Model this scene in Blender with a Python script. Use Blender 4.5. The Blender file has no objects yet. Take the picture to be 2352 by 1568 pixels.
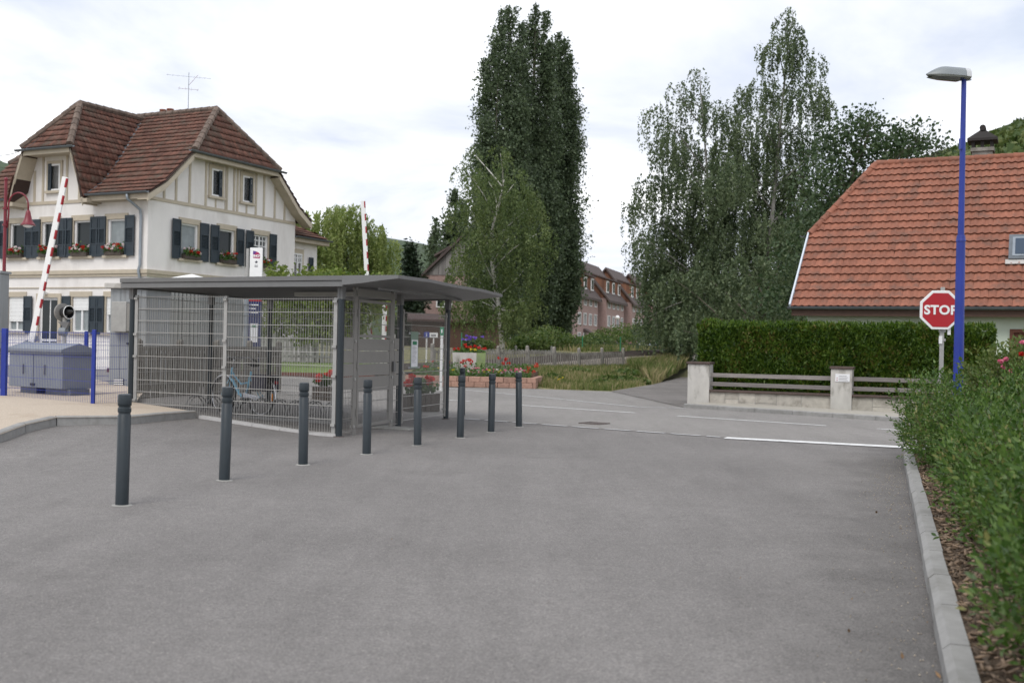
import bpy, bmesh, math, random
import numpy as np
from mathutils import Vector, Matrix, Euler
random.seed(7); rng = np.random.default_rng(7)
S = bpy.context.scene; COL = S.collection
PI = math.pi; R = math.radians
# ---------------------------------------------------------------- camera
W, H, F = 2352.0, 1568.0, 2450.0
CAMZ = 1.5
cam_d = bpy.data.cameras.new('camera'); cam = bpy.data.objects.new('camera', cam_d); COL.objects.link(cam)
cam_d.sensor_width = 36.0; cam_d.lens = 36.0 * F / W; cam_d.clip_end = 6000; cam_d.clip_start = 0.05
cam_d.dof.use_dof = True; cam_d.dof.focus_distance = 15.0; cam_d.dof.aperture_fstop = 2.4
CR = Euler((R(90.14), 0, 0)).to_matrix() @ Matrix.Rotation(R(1.15), 3, 'Z')
cam.location = (0, 0, CAMZ); cam.rotation_euler = CR.to_euler(); S.camera = cam
# ---------------------------------------------------------------- world, sun, exposure
world = bpy.data.worlds.new('World'); S.world = world; world.use_nodes = True
SUN_EL, SUN_AZ = R(52), R(205)          # azimuth from +Y, clockwise
def build_world():
    nt = world.node_tree; N = nt.nodes; L = nt.links; N.clear()
    out = N.new('ShaderNodeOutputWorld'); mix = N.new('ShaderNodeMixShader')
    sky = N.new('ShaderNodeTexSky'); sky.sky_type = 'NISHITA'; sky.sun_disc = False
    sky.sun_elevation = SUN_EL; sky.sun_rotation = SUN_AZ
    bs = N.new('ShaderNodeBackground'); bs.inputs['Strength'].default_value = 0.12; L.new(sky.outputs[0], bs.inputs[0])
    bc = N.new('ShaderNodeBackground'); bc.inputs['Strength'].default_value = 1.0
    tc = N.new('ShaderNodeTexCoord'); sep = N.new('ShaderNodeSeparateXYZ'); L.new(tc.outputs['Generated'], sep.inputs[0])
    ab = N.new('ShaderNodeMath'); ab.operation = 'ABSOLUTE'; L.new(sep.outputs[2], ab.inputs[0])
    ad = N.new('ShaderNodeMath'); ad.operation = 'ADD'; ad.inputs[1].default_value = 0.16; L.new(ab.outputs[0], ad.inputs[0])
    cmb = N.new('ShaderNodeCombineXYZ')
    for k in (0, 1):
        dv = N.new('ShaderNodeMath'); dv.operation = 'DIVIDE'; L.new(sep.outputs[k], dv.inputs[0]); L.new(ad.outputs[0], dv.inputs[1]); L.new(dv.outputs[0], cmb.inputs[k])
    n1 = N.new('ShaderNodeTexNoise'); n1.inputs['Scale'].default_value = 0.85; n1.inputs['Detail'].default_value = 7; n1.inputs['Roughness'].default_value = 0.55; n1.inputs['Distortion'].default_value = 0.35
    L.new(cmb.outputs[0], n1.inputs['Vector'])
    cr = N.new('ShaderNodeValToRGB'); e = cr.color_ramp.elements
    e[0].position = 0.38; e[0].color = (0.60, 0.65, 0.755, 1); e[1].position = 0.66; e[1].color = (1.62, 1.62, 1.63, 1)
    m = e.new(0.50); m.color = (0.80, 0.825, 0.885, 1)
    L.new(n1.outputs['Fac'], cr.inputs[0]); L.new(cr.outputs[0], bc.inputs[0])
    n2 = N.new('ShaderNodeTexNoise'); n2.inputs['Scale'].default_value = 0.7; n2.inputs['Detail'].default_value = 4
    mp = N.new('ShaderNodeMapping'); mp.inputs['Location'].default_value = (5.3, 2.2, 1); L.new(cmb.outputs[0], mp.inputs[0]); L.new(mp.outputs[0], n2.inputs['Vector'])
    r2 = N.new('ShaderNodeMapRange'); r2.inputs[1].default_value = 0.30; r2.inputs[2].default_value = 0.45; r2.inputs[3].default_value = 0.72; r2.inputs[4].default_value = 1.0
    L.new(n2.outputs['Fac'], r2.inputs[0]); L.new(r2.outputs[0], mix.inputs[0])
    L.new(bs.outputs[0], mix.inputs[1]); L.new(bc.outputs[0], mix.inputs[2]); L.new(mix.outputs[0], out.inputs[0])
build_world()
sun_d = bpy.data.lights.new('sun', 'SUN'); sun = bpy.data.objects.new('sun', sun_d); COL.objects.link(sun)
sun_d.energy = 1.25; sun_d.angle = R(28); sun_d.color = (1.0, 0.965, 0.91)
sd = Vector((math.sin(SUN_AZ) * math.cos(SUN_EL), math.cos(SUN_AZ) * math.cos(SUN_EL), math.sin(SUN_EL)))
sun.rotation_euler = sd.to_track_quat('Z', 'Y').to_euler(); sun.location = (0, -10, 40)
S.view_settings.view_transform = 'Standard'; S.view_settings.look = 'None'; S.view_settings.gamma = 1.0
S.view_settings.use_curve_mapping = False; S.view_settings.exposure = 0.38
S.render.engine = 'CYCLES'
S.cycles.max_bounces = 6; S.cycles.diffuse_bounces = 3; S.cycles.glossy_bounces = 3; S.cycles.transmission_bounces = 4; S.cycles.transparent_max_bounces = 6
S.cycles.use_denoising = True
# ---------------------------------------------------------------- picture -> place
def ray(px, py):
    return CR @ Vector(((px - W / 2) / F, -(py - H / 2) / F, -1.0))
def P(px, py, d):                 # point seen at a pixel, d metres ahead
    r = ray(px, py); return Vector((0, 0, CAMZ)) + r * (d / r.y)
def G(px, py, z=0.0):             # point seen at a pixel on the level z
    r = ray(px, py); k = (z - CAMZ) / r.z; return Vector((r.x * k, r.y * k, z))
def ss(a, b, x):
    t = min(1, max(0, (x - a) / (b - a))); return t * t * (3 - 2 * t)
def hgt(x, y):                    # the car park rises gently to the left
    return min(0.28, 0.075 * max(0, -3.2 - x)) * ss(12, 17, y)
def Gh(px, py, dz=0.0):
    p = G(px, py, dz)
    for _ in range(12): p = G(px, py, hgt(p.x, p.y) + dz)
    return p
# ---------------------------------------------------------------- objects
def tag(o, label=None, cat=None, group=None, kind=None):
    if label: o['label'] = label
    if cat: o['category'] = cat
    if group: o['group'] = group
    if kind: o['kind'] = kind
    return o
def thing(name, label, cat, loc=(0, 0, 0), rz=0.0, group=None, rot=None):
    o = bpy.data.objects.new(name, None); COL.objects.link(o); o.location = loc
    o.rotation_euler = rot if rot else (0, 0, rz); o.empty_display_size = 0.3
    return tag(o, label, cat, group)
class B:
    def __init__(s): s.v = []; s.f = []
    def add(s, vs, fs):
        o = len(s.v); s.v += [tuple(x) for x in vs]; s.f += [tuple(i + o for i in f) for f in fs]; return s
    def box(s, c, sz, M=None):
        c = Vector(c); h = [x / 2 for x in sz]; vs = []
        for x in (-1, 1):
            for y in (-1, 1):
                for z in (-1, 1):
                    p = Vector((x * h[0], y * h[1], z * h[2])); vs.append(c + (M @ p if M else p))
        return s.add(vs, [(0, 1, 3, 2), (4, 6, 7, 5), (0, 4, 5, 1), (2, 3, 7, 6), (0, 2, 6, 4), (1, 5, 7, 3)])
    def bb(s, a, b):              # box from corner to corner
        a = Vector(a); b = Vector(b); return s.box((a + b) / 2, [abs(x) for x in (b - a)])
    def beam(s, p0, p1, w, h, up=(0, 0, 1)):   # w across, h along up
        p0 = Vector(p0); p1 = Vector(p1); d = p1 - p0; L = d.length; d.normalize(); up = Vector(up)
        sd = d.cross(up)
        if sd.length < 1e-4: sd = d.cross(Vector((1, 0, 0)))
        sd.normalize(); u = sd.cross(d); M = Matrix((d, sd, u)).transposed()
        return s.box((p0 + p1) / 2, (L, w, h), M)
    def cyl(s, p0, p1, r0, r1=None, n=12, caps=True):
        p0 = Vector(p0); p1 = Vector(p1); r1 = r0 if r1 is None else r1; d = (p1 - p0).normalized()
        a = d.cross(Vector((0, 0, 1)) if abs(d.z) < .95 else Vector((1, 0, 0))).normalized(); b = d.cross(a)
        vs = []
        for k in range(n):
            t = 2 * PI * k / n; e = a * math.cos(t) + b * math.sin(t); vs += [p0 + e * r0, p1 + e * r1]
        fs = [(2 * k, 2 * ((k + 1) % n), 2 * ((k + 1) % n) + 1, 2 * k + 1) for k in range(n)]
        if caps: fs += [tuple(2 * k for k in range(n))[::-1], tuple(2 * k + 1 for k in range(n))]
        return s.add(vs, fs)
    def tube(s, pts, r, n=6, closed=False):
        pts = [Vector(p) for p in pts]; m = len(pts); vs = []; fs = []
        rr = r if isinstance(r, (list, tuple)) else [r] * m
        for i, p in enumerate(pts):
            if closed: d = pts[(i + 1) % m] - pts[i - 1]
            else: d = pts[min(i + 1, m - 1)] - pts[max(i - 1, 0)]
            d.normalize(); a = d.cross(Vector((0, 0, 1)) if abs(d.z) < .9 else Vector((1, 0, 0)))
            if i and a.dot(pa) < 0: a = -a
            if i and abs(d.z) >= .5: a = (pa - d * pa.dot(d))
            a.normalize(); pa = a; b = d.cross(a)
            for k in range(n):
                t = 2 * PI * k / n; vs.append(p + (a * math.cos(t) + b * math.sin(t)) * rr[i])
        for i in range(m if closed else m - 1):
            j = (i + 1) % m
            for k in range(n): fs.append((i * n + k, i * n + (k + 1) % n, j * n + (k + 1) % n, j * n + k))
        if not closed: fs += [tuple(range(n))[::-1], tuple((m - 1) * n + k for k in range(n))]
        return s.add(vs, fs)
    def lathe(s, prof, c=(0, 0, 0), n=24):
        c = Vector(c); vs = []; fs = []; m = len(prof)
        for r, z in prof:
            for k in range(n):
                t = 2 * PI * k / n; vs.append(c + Vector((r * math.cos(t), r * math.sin(t), z)))
        for i in range(m - 1):
            for k in range(n): fs.append((i * n + k, i * n + (k + 1) % n, (i + 1) * n + (k + 1) % n, (i + 1) * n + k))
        fs += [tuple(range(n))[::-1], tuple((m - 1) * n + k for k in range(n))]
        return s.add(vs, fs)
    def poly(s, pts): return s.add(pts, [tuple(range(len(pts)))])
    def prism(s, pts, vec):       # closed extrusion of an outline
        pts = [Vector(p) for p in pts]; vec = Vector(vec); n = len(pts)
        nrm = Vector((0, 0, 0))
        for i in range(n): nrm += pts[i].cross(pts[(i + 1) % n])
        if nrm.dot(vec) > 0: pts = pts[::-1]
        return s.add(pts + [p + vec for p in pts], [tuple(range(n)), tuple(range(n, 2 * n))[::-1]] + [(i, n + i, n + (i + 1) % n, (i + 1) % n) for i in range(n)])
    def sph(s, c, r, n=10, m=7, sc=(1, 1, 1)):
        c = Vector(c); vs = []; fs = []
        for i in range(m + 1):
            a = PI * i / m
            for k in range(n):
                t = 2 * PI * k / n; vs.append(c + Vector((r * sc[0] * math.sin(a) * math.cos(t), r * sc[1] * math.sin(a) * math.sin(t), -r * sc[2] * math.cos(a))))
        for i in range(m):
            for k in range(n): fs.append((i * n + k, i * n + (k + 1) % n, (i + 1) * n + (k + 1) % n, (i + 1) * n + k))
        return s.add(vs, fs)
def obj(name, b, m, parent=None, smooth=False, bevel=0.0):
    me = bpy.data.meshes.new(name)
    if isinstance(b, B): me.from_pydata(b.v, [], b.f)
    else: me = b
    if m is not None and not len(me.materials): me.materials.append(m)
    if smooth: me.shade_smooth()
    o = bpy.data.objects.new(name, me); COL.objects.link(o); o.parent = parent
    if smooth == 'auto':
        me.set_sharp_from_angle(angle=R(38))
    if bevel:
        md = o.modifiers.new('bevel', 'BEVEL'); md.width = bevel; md.segments = 2; md.limit_method = 'ANGLE'; md.angle_limit = R(35)
    return o
def npmesh(name, verts, k):      # verts (N*k,3): N separate k-gons
    verts = np.ascontiguousarray(verts, dtype=np.float32); n = len(verts) // k
    me = bpy.data.meshes.new(name); me.vertices.add(n * k); me.loops.add(n * k); me.polygons.add(n)
    me.vertices.foreach_set('co', verts.ravel()); me.loops.foreach_set('vertex_index', np.arange(n * k, dtype=np.int32))
    me.polygons.foreach_set('loop_start', np.arange(0, n * k, k, dtype=np.int32))
    try: me.polygons.foreach_set('loop_total', np.full(n, k, dtype=np.int32))
    except Exception: pass
    me.update(calc_edges=True); me.validate(); return me
def nptile(name, base_v, base_f, mats):   # many copies of one small mesh; mats (N,3,4)
    bv = np.array(base_v, dtype=np.float32); nv = len(bv); N = len(mats); M = np.array(mats, dtype=np.float32)
    V_ = np.einsum('nij,vj->nvi', M[:, :, :3], bv) + M[:, None, :, 3]
    fl = [i for f in base_f for i in f]; tot = [len(f) for f in base_f]
    li = (np.array(fl, dtype=np.int32)[None, :] + (np.arange(N, dtype=np.int32) * nv)[:, None]).ravel()
    lt = np.tile(np.array(tot, dtype=np.int32), N); ls = np.concatenate([[0], np.cumsum(lt)[:-1]]).astype(np.int32)
    me = bpy.data.meshes.new(name); me.vertices.add(N * nv); me.loops.add(len(li)); me.polygons.add(len(lt))
    me.vertices.foreach_set('co', V_.astype(np.float32).ravel()); me.loops.foreach_set('vertex_index', li); me.polygons.foreach_set('loop_start', ls)
    me.update(calc_edges=True); me.validate(); return me
def copy_tree(o, parent=None):
    c = o.copy(); COL.objects.link(c); c.parent = parent
    for ch in list(o.children): copy_tree(ch, c)
    return c
def textmesh(body, size, bold=0.0, align='CENTER', depth=0.002, spacing=1.0):
    cu = bpy.data.curves.new('lettering', 'FONT'); cu.body = body; cu.size = size; cu.align_x = align; cu.align_y = 'CENTER'
    cu.offset = bold; cu.extrude = depth; cu.space_character = spacing; cu.resolution_u = 4
    o = bpy.data.objects.new('lettering_source', cu); COL.objects.link(o)
    dg = bpy.context.evaluated_depsgraph_get(); me = bpy.data.meshes.new_from_object(o.evaluated_get(dg)); me.name = 'lettering'
    bpy.data.objects.remove(o); return me
# ---------------------------------------------------------------- materials
def _nt(name):
    m = bpy.data.materials.new(name); m.use_nodes = True; nt = m.node_tree; return m, nt, nt.nodes, nt.links, nt.nodes['Principled BSDF']
def hsvar(c, k): return tuple(min(1, max(0, x * k)) for x in c[:3]) + (1,)
def mat(name, c, rough=0.6, var=0.12, scale=4.0, bump=0.0, bscale=None, metal=0.0, stain=None, sscale=0.6, spos=(0.55, 0.72), rnd=0.0, spec=0.5, stretch=None, bdist=0.01):
    m, nt, N, L, bs = _nt(name)
    geo = N.new('ShaderNodeNewGeometry'); vec = geo.outputs['Position']
    if stretch:
        mp = N.new('ShaderNodeMapping'); mp.inputs['Scale'].default_value = stretch; L.new(vec, mp.inputs[0]); vec = mp.outputs[0]
    n1 = N.new('ShaderNodeTexNoise'); n1.inputs['Scale'].default_value = scale; n1.inputs['Detail'].default_value = 6; n1.inputs['Roughness'].default_value = 0.6; L.new(vec, n1.inputs['Vector'])
    cr = N.new('ShaderNodeValToRGB'); cr.color_ramp.elements[0].position = 0.3; cr.color_ramp.elements[1].position = 0.7
    cr.color_ramp.elements[0].color = hsvar(c, 1 - var); cr.color_ramp.elements[1].color = hsvar(c, 1 + var); L.new(n1.outputs['Fac'], cr.inputs[0])
    col = cr.outputs[0]
    if rnd:
        oi = N.new('ShaderNodeObjectInfo'); ad = N.new('ShaderNodeMath'); ad.operation = 'ADD'; L.new(oi.outputs['Random'], ad.inputs[0]); L.new(geo.outputs['Random Per Island'], ad.inputs[1])
        fr = N.new('ShaderNodeMath'); fr.operation = 'FRACT'; L.new(ad.outputs[0], fr.inputs[0])
        mr = N.new('ShaderNodeMapRange'); mr.inputs[3].default_value = 1 - rnd; mr.inputs[4].default_value = 1 + rnd; L.new(fr.outputs[0], mr.inputs[0])
        mx = N.new('ShaderNodeMix'); mx.data_type = 'RGBA'; mx.blend_type = 'MULTIPLY'; mx.inputs[0].default_value = 1; L.new(col, mx.inputs[6]); L.new(mr.outputs[0], mx.inputs[7]); col = mx.outputs[2]
    if stain:
        n2 = N.new('ShaderNodeTexNoise'); n2.inputs['Scale'].default_value = sscale; n2.inputs['Detail'].default_value = 8; n2.inputs['Roughness'].default_value = 0.65; L.new(vec, n2.inputs['Vector'])
        mr2 = N.new('ShaderNodeMapRange'); mr2.inputs[1].default_value = spos[0]; mr2.inputs[2].default_value = spos[1]; L.new(n2.outputs['Fac'], mr2.inputs[0])
        mx = N.new('ShaderNodeMix'); mx.data_type = 'RGBA'; L.new(mr2.outputs[0], mx.inputs[0]); L.new(col, mx.inputs[6]); mx.inputs[7].default_value = tuple(stain[:3]) + (1,); col = mx.outputs[2]
    L.new(col, bs.inputs['Base Color']); bs.inputs['Roughness'].default_value = rough; bs.inputs['Metallic'].default_value = metal; bs.inputs['Specular IOR Level'].default_value = spec
    if bump:
        nb = N.new('ShaderNodeTexNoise'); nb.inputs['Scale'].default_value = bscale or scale * 6; nb.inputs['Detail'].default_value = 5; L.new(vec, nb.inputs['Vector'])
        bp = N.new('ShaderNodeBump'); bp.inputs['Strength'].default_value = bump; bp.inputs['Distance'].default_value = bdist; L.new(nb.outputs['Fac'], bp.inputs['Height']); L.new(bp.outputs[0], bs.inputs['Normal'])
    return m
def leafmat(name, cols, trans=0.35, clump=0.5, cscale=0.5, rough=0.5, ramp=None):
    m, nt, N, L, bs = _nt(name)
    geo = N.new('ShaderNodeNewGeometry'); cr = N.new('ShaderNodeValToRGB'); cr.color_ramp.interpolation = 'LINEAR'; e = cr.color_ramp.elements
    for i, c in enumerate(cols):
        p = ramp[i] if ramp else i / max(1, len(cols) - 1)
        el = e[i] if i < 2 and len(cols) > 1 else (e[0] if len(cols) == 1 else e.new(p))
        el.position = p; el.color = tuple(c) + (1,)
    n1 = N.new('ShaderNodeTexNoise'); n1.inputs['Scale'].default_value = cscale; n1.inputs['Detail'].default_value = 3; L.new(geo.outputs['Position'], n1.inputs['Vector'])
    ma = N.new('ShaderNodeMapRange'); ma.inputs[1].default_value = 0.3; ma.inputs[2].default_value = 0.7; ma.inputs[3].default_value = -clump / 2; ma.inputs[4].default_value = clump / 2; L.new(n1.outputs['Fac'], ma.inputs[0])
    ad = N.new('ShaderNodeMath'); ad.operation = 'ADD'; ad.use_clamp = True; L.new(geo.outputs['Random Per Island'], ad.inputs[0]); L.new(ma.outputs[0], ad.inputs[1]); L.new(ad.outputs[0], cr.inputs[0])
    L.new(cr.outputs[0], bs.inputs['Base Color']); bs.inputs['Roughness'].default_value = rough; bs.inputs['Specular IOR Level'].default_value = 0.3
    tr = N.new('ShaderNodeBsdfTranslucent'); hs = N.new('ShaderNodeHueSaturation'); hs.inputs['Value'].default_value = 1.5; hs.inputs['Saturation'].default_value = 1.1; L.new(cr.outputs[0], hs.inputs['Color']); L.new(hs.outputs[0], tr.inputs[0])
    mx = N.new('ShaderNodeMixShader'); mx.inputs[0].default_value = trans; L.new(bs.outputs[0], mx.inputs[1]); L.new(tr.outputs[0], mx.inputs[2]); L.new(mx.outputs[0], N['Material Output'].inputs[0])
    return m
def asphalt(name, c, speck=0.35, patch=0.14, tint=(0.09, 0.085, 0.08), fine=140.0, edge=None):
    m, nt, N, L, bs = _nt(name); geo = N.new('ShaderNodeNewGeometry'); pos = geo.outputs['Position']
    def noise(sc, det, ro=0.6):
        n = N.new('ShaderNodeTexNoise'); n.inputs['Scale'].default_value = sc; n.inputs['Detail'].default_value = det; n.inputs['Roughness'].default_value = ro; L.new(pos, n.inputs['Vector']); return n.outputs['Fac']
    def mul(col, fac, a, b, lo, hi):
        mr = N.new('ShaderNodeMapRange'); mr.inputs[1].default_value = lo; mr.inputs[2].default_value = hi; mr.inputs[3].default_value = a; mr.inputs[4].default_value = b; L.new(fac, mr.inputs[0])
        mx = N.new('ShaderNodeMix'); mx.data_type = 'RGBA'; mx.blend_type = 'MULTIPLY'; mx.inputs[0].default_value = 1
        if col is None: mx.inputs[6].default_value = tuple(c) + (1,)
        else: L.new(col, mx.inputs[6])
        L.new(mr.outputs[0], mx.inputs[7]); return mx.outputs[2]
    col = mul(None, noise(0.28, 5, .55), 1 - patch, 1 + patch, 0.32, 0.68)
    col = mul(col, noise(2.3, 6, .7), 0.94, 1.06, 0.3, 0.7)
    mpv = N.new('ShaderNodeMapping'); mpv.inputs['Rotation'].default_value = (0, 0, .9); mpv.inputs['Scale'].default_value = (1.6, .22, 1); L.new(pos, mpv.inputs[0])
    ns = N.new('ShaderNodeTexNoise'); ns.inputs['Scale'].default_value = 1.1; ns.inputs['Detail'].default_value = 7; ns.inputs['Roughness'].default_value = .65; L.new(mpv.outputs[0], ns.inputs['Vector'])
    col = mul(col, ns.outputs['Fac'], 1.05, 0.88, 0.45, 0.75)
    col = mul(col, noise(8.5, 5, .7), 0.91, 1.09, 0.3, 0.7)
    col = mul(col, noise(38, 3, .8), 1 - speck * .55, 1 + speck * .55, 0.3, 0.7)
    vo = N.new('ShaderNodeTexVoronoi'); vo.inputs['Scale'].default_value = fine; L.new(pos, vo.inputs['Vector'])
    sp = N.new('ShaderNodeSeparateColor'); L.new(vo.outputs['Color'], sp.inputs[0])
    col = mul(col, sp.outputs[0], 1 - speck, 1 + speck, 0.0, 1.0)
    gt = N.new('ShaderNodeMapRange'); gt.inputs[1].default_value = 0.955; gt.inputs[2].default_value = 0.99; L.new(sp.outputs[1], gt.inputs[0])
    mx = N.new('ShaderNodeMix'); mx.data_type = 'RGBA'; L.new(gt.outputs[0], mx.inputs[0]); L.new(col, mx.inputs[6]); mx.inputs[7].default_value = (min(1, c[0] * 1.7), min(1, c[1] * 1.68), min(1, c[2] * 1.62), 1)
    col = mx.outputs[2]
    n3 = noise(0.55, 9, .62); mr = N.new('ShaderNodeMapRange'); mr.inputs[1].default_value = 0.60; mr.inputs[2].default_value = 0.75; mr.inputs[4].default_value = .45; L.new(n3, mr.inputs[0])
    mx = N.new('ShaderNodeMix'); mx.data_type = 'RGBA'; L.new(mr.outputs[0], mx.inputs[0]); L.new(col, mx.inputs[6]); mx.inputs[7].default_value = tuple(tint) + (1,); col = mx.outputs[2]
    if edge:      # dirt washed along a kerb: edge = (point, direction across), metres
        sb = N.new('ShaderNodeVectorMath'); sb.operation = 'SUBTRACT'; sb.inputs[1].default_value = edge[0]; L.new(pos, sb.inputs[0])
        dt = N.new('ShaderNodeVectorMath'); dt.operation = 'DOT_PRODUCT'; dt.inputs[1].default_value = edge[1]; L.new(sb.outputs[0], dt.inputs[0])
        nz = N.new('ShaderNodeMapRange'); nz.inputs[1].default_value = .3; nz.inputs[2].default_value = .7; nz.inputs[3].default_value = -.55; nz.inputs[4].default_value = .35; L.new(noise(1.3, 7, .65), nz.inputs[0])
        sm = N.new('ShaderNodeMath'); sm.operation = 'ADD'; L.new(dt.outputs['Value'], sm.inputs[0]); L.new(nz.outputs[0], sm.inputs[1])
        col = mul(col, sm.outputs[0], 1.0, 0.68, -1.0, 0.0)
    L.new(col, bs.inputs['Base Color']); bs.inputs['Roughness'].default_value = 0.88; bs.inputs['Specular IOR Level'].default_value = 0.25
    bp = N.new('ShaderNodeBump'); bp.inputs['Strength'].default_value = 0.55; bp.inputs['Distance'].default_value = 0.006; L.new(vo.outputs['Distance'], bp.inputs['Height']); L.new(bp.outputs[0], bs.inputs['Normal'])
    return m
def glass(name, c=(0.03, 0.04, 0.05), rough=0.05):
    m, nt, N, L, bs = _nt(name); bs.inputs['Base Color'].default_value = tuple(c) + (1,); bs.inputs['Roughness'].default_value = rough; bs.inputs['Specular IOR Level'].default_value = 0.28
    return m
def wavemat(name, c, axis_scale, var=0.25, rough=0.7, vec_rot=0.0, stain=None):   # boarded / ribbed cladding for far facades
    m = mat(name, c, rough, var, axis_scale, stretch=(8, 8, 0.25), stain=stain, sscale=.4); return m
M = {}
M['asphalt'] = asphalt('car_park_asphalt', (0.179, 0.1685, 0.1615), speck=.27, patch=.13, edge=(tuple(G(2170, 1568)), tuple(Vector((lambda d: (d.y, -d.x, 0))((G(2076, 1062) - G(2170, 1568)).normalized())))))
M['road'] = asphalt('road_asphalt', (0.222, 0.210, 0.199), speck=.2, patch=.08, tint=(0.15, 0.145, 0.14))
M['path'] = asphalt('path_asphalt', (0.16, 0.148, 0.14), patch=.2)
M['gravel'] = mat('peach_gravel', (0.46, 0.385, 0.305), .9, .22, 60, .8, 90, stain=(0.38, 0.30, 0.23), sscale=1.2)
M['kerb'] = mat('kerb_concrete', (0.27, 0.265, 0.255), .85, .12, 9, .3, 120, stain=(0.19, 0.185, 0.17), sscale=2.2, spos=(.5, .7), rnd=.07)
M['concrete'] = mat('concrete', (0.30, 0.295, 0.275), .85, .16, 7, .35, 60, stain=(0.15, 0.145, 0.13), sscale=1.7, spos=(.5, .72))
M['old_concrete'] = mat('weathered_concrete', (0.28, 0.26, 0.235), .9, .22, 6, .4, 50, stain=(0.10, 0.095, 0.08), sscale=1.4, spos=(.45, .7))
M['paint'] = mat('road_paint', (0.66, 0.66, 0.65), .7, .1, 14, stain=(0.30, 0.295, 0.29), sscale=6, spos=(.55, .75))
M['thin_paint'] = mat('worn_road_paint', (0.50, 0.50, 0.50), .7, .15, 14, stain=(0.26, 0.25, 0.245), sscale=5, spos=(.5, .75))
M['soil'] = mat('bark_soil', (0.13, 0.09, 0.06), .95, .5, 30, 1, 60, stain=(0.26, 0.19, 0.13), sscale=9, spos=(.55, .7), bdist=.03)
M['ground'] = mat('rough_grass_ground', (0.13, 0.13, 0.055), .95, .35, 3, .5, 20, stain=(0.22, 0.18, 0.1), sscale=.5)
M['lawn'] = mat('lawn', (0.13, 0.19, 0.045), .95, .25, 8, .6, 60)
M['bank'] = mat('grassy_bank', (0.16, 0.15, 0.065), .95, .35, 4, .8, 20, stain=(0.26, 0.22, 0.12), sscale=.7)
M['ballast'] = mat('ballast_stone', (0.27, 0.235, 0.2), .95, .4, 14, 1, 18, bdist=.05)
M['wall_white'] = mat('pale_render', (0.765, 0.735, 0.71), .85, .05, 2, .35, 130, stain=(0.55, 0.51, 0.475), sscale=.9, spos=(.5, .85), stretch=(1, 1, .4))
M['beige'] = mat('beige_paint', (0.47, 0.41, 0.32), .7, .07, 5)
M['beige_dark'] = mat('beige_soffit', (0.42, 0.365, 0.285), .75, .08, 4)
M['shutter'] = mat('slate_blue_paint', (0.022, 0.034, 0.046), .5, .15, 5)
M['white_frame'] = mat('white_window_paint', (0.76, 0.76, 0.76), .4, .03, 3)
M['pane'] = glass('window_glass', (0.018, 0.024, 0.026), 0.12); M['pane_pale'] = mat('net_curtain', (0.24, 0.27, 0.28), .35, .15, 4, spec=.6)
M['zinc'] = mat('zinc_gutter', (0.13, 0.145, 0.16), .45, .15, 5, metal=.3)
M['zinc_light'] = mat('zinc_downpipe', (0.25, 0.28, 0.31), .45, .12, 5, metal=.3)
M['tile_dark'] = mat('old_brown_tile', (0.128, 0.057, 0.040), .85, .35, 5, .3, 60, stain=(0.10, 0.085, 0.065), sscale=2.0, spos=(.48, .72), rnd=.30)
M['tile_ridge'] = mat('lichen_ridge_tile', (0.135, 0.10, 0.08), .9, .4, 9, .4, 60, rnd=.25)
M['tile_red'] = mat('red_clay_tile', (0.238, 0.090, 0.054), .8, .2, 6, .25, 90, stain=(0.12, 0.07, 0.052), sscale=2.2, spos=(.50, .76), rnd=.17)
M['underlay'] = mat('roof_underlay', (0.05, 0.03, 0.025), .95)
M['green_wall'] = mat('pale_green_render', (0.60, 0.67, 0.56), .85, .04, 3, .3, 120)
M['brown_wood'] = mat('brown_wood', (0.085, 0.045, 0.03), .7, .3, 10, stretch=(.6, .6, 6))
M['red_wood'] = mat('red_brown_wood', (0.16, 0.055, 0.03), .6, .3, 12)
M['slate_steel'] = mat('slate_painted_steel', (0.018, 0.026, 0.032), .42, .10, 8, .05, 200)
M['grey_steel'] = mat('grey_painted_steel', (0.155, 0.155, 0.155), .5, .06, 6)
M['light_steel'] = mat('galvanised_steel', (0.36, 0.355, 0.34), .5, .1, 9, metal=.15)
M['wire'] = mat('galvanised_wire', (0.36, 0.35, 0.33), .5, .05, 9, metal=.1)
M['taupe_steel'] = mat('taupe_painted_steel', (0.235, 0.225, 0.21), .55, .05, 6)
M['dark_soffit'] = mat('dark_soffit', (0.09, 0.09, 0.092), .6, .08, 4)
M['blue_paint'] = mat('blue_paint', (0.014, 0.034, 0.27), .45, .14, 3)
M['cabinet'] = mat('grey_cabinet_paint', (0.195, 0.212, 0.23), .5, .06, 4)
M['red_paint'] = mat('red_paint', (0.33, 0.014, 0.024), .4, .05, 4)
M['dark_red_paint'] = mat('wine_red_paint', (0.17, 0.013, 0.024), .4, .08, 4)
M['white_paint'] = mat('white_paint', (0.80, 0.80, 0.79), .4, .03, 4)
M['black'] = mat('black_plastic', (0.02, 0.02, 0.021), .5, .1, 6)
M['rubber'] = mat('tyre_rubber', (0.022, 0.022, 0.024), .75, .1, 20)
M['navy'] = mat('navy_panel', (0.012, 0.022, 0.10), .4, .05, 3)
M['purple_red'] = mat('magenta_print', (0.36, 0.02, 0.10), .4, .02, 3)
M['violet'] = mat('violet_print', (0.10, 0.03, 0.22), .4, .02, 3)
M['print_grey'] = mat('grey_print', (0.30, 0.30, 0.31), .6, .02, 3); M['print_dark'] = mat('dark_print', (0.04, 0.04, 0.06), .6, .02, 3)
M['green_sign'] = mat('green_print', (0.02, 0.20, 0.10), .45, .05, 3); M['pale_green_film'] = mat('pale_green_film', (0.22, 0.30, 0.25), .3, .05, 3)
M['paper'] = mat('paper', (0.74, 0.74, 0.76), .7, .03, 3)
M['block'] = mat('terracotta_block', (0.35, 0.21, 0.16), .9, .18, 12, .4, 70, rnd=.14)
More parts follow.
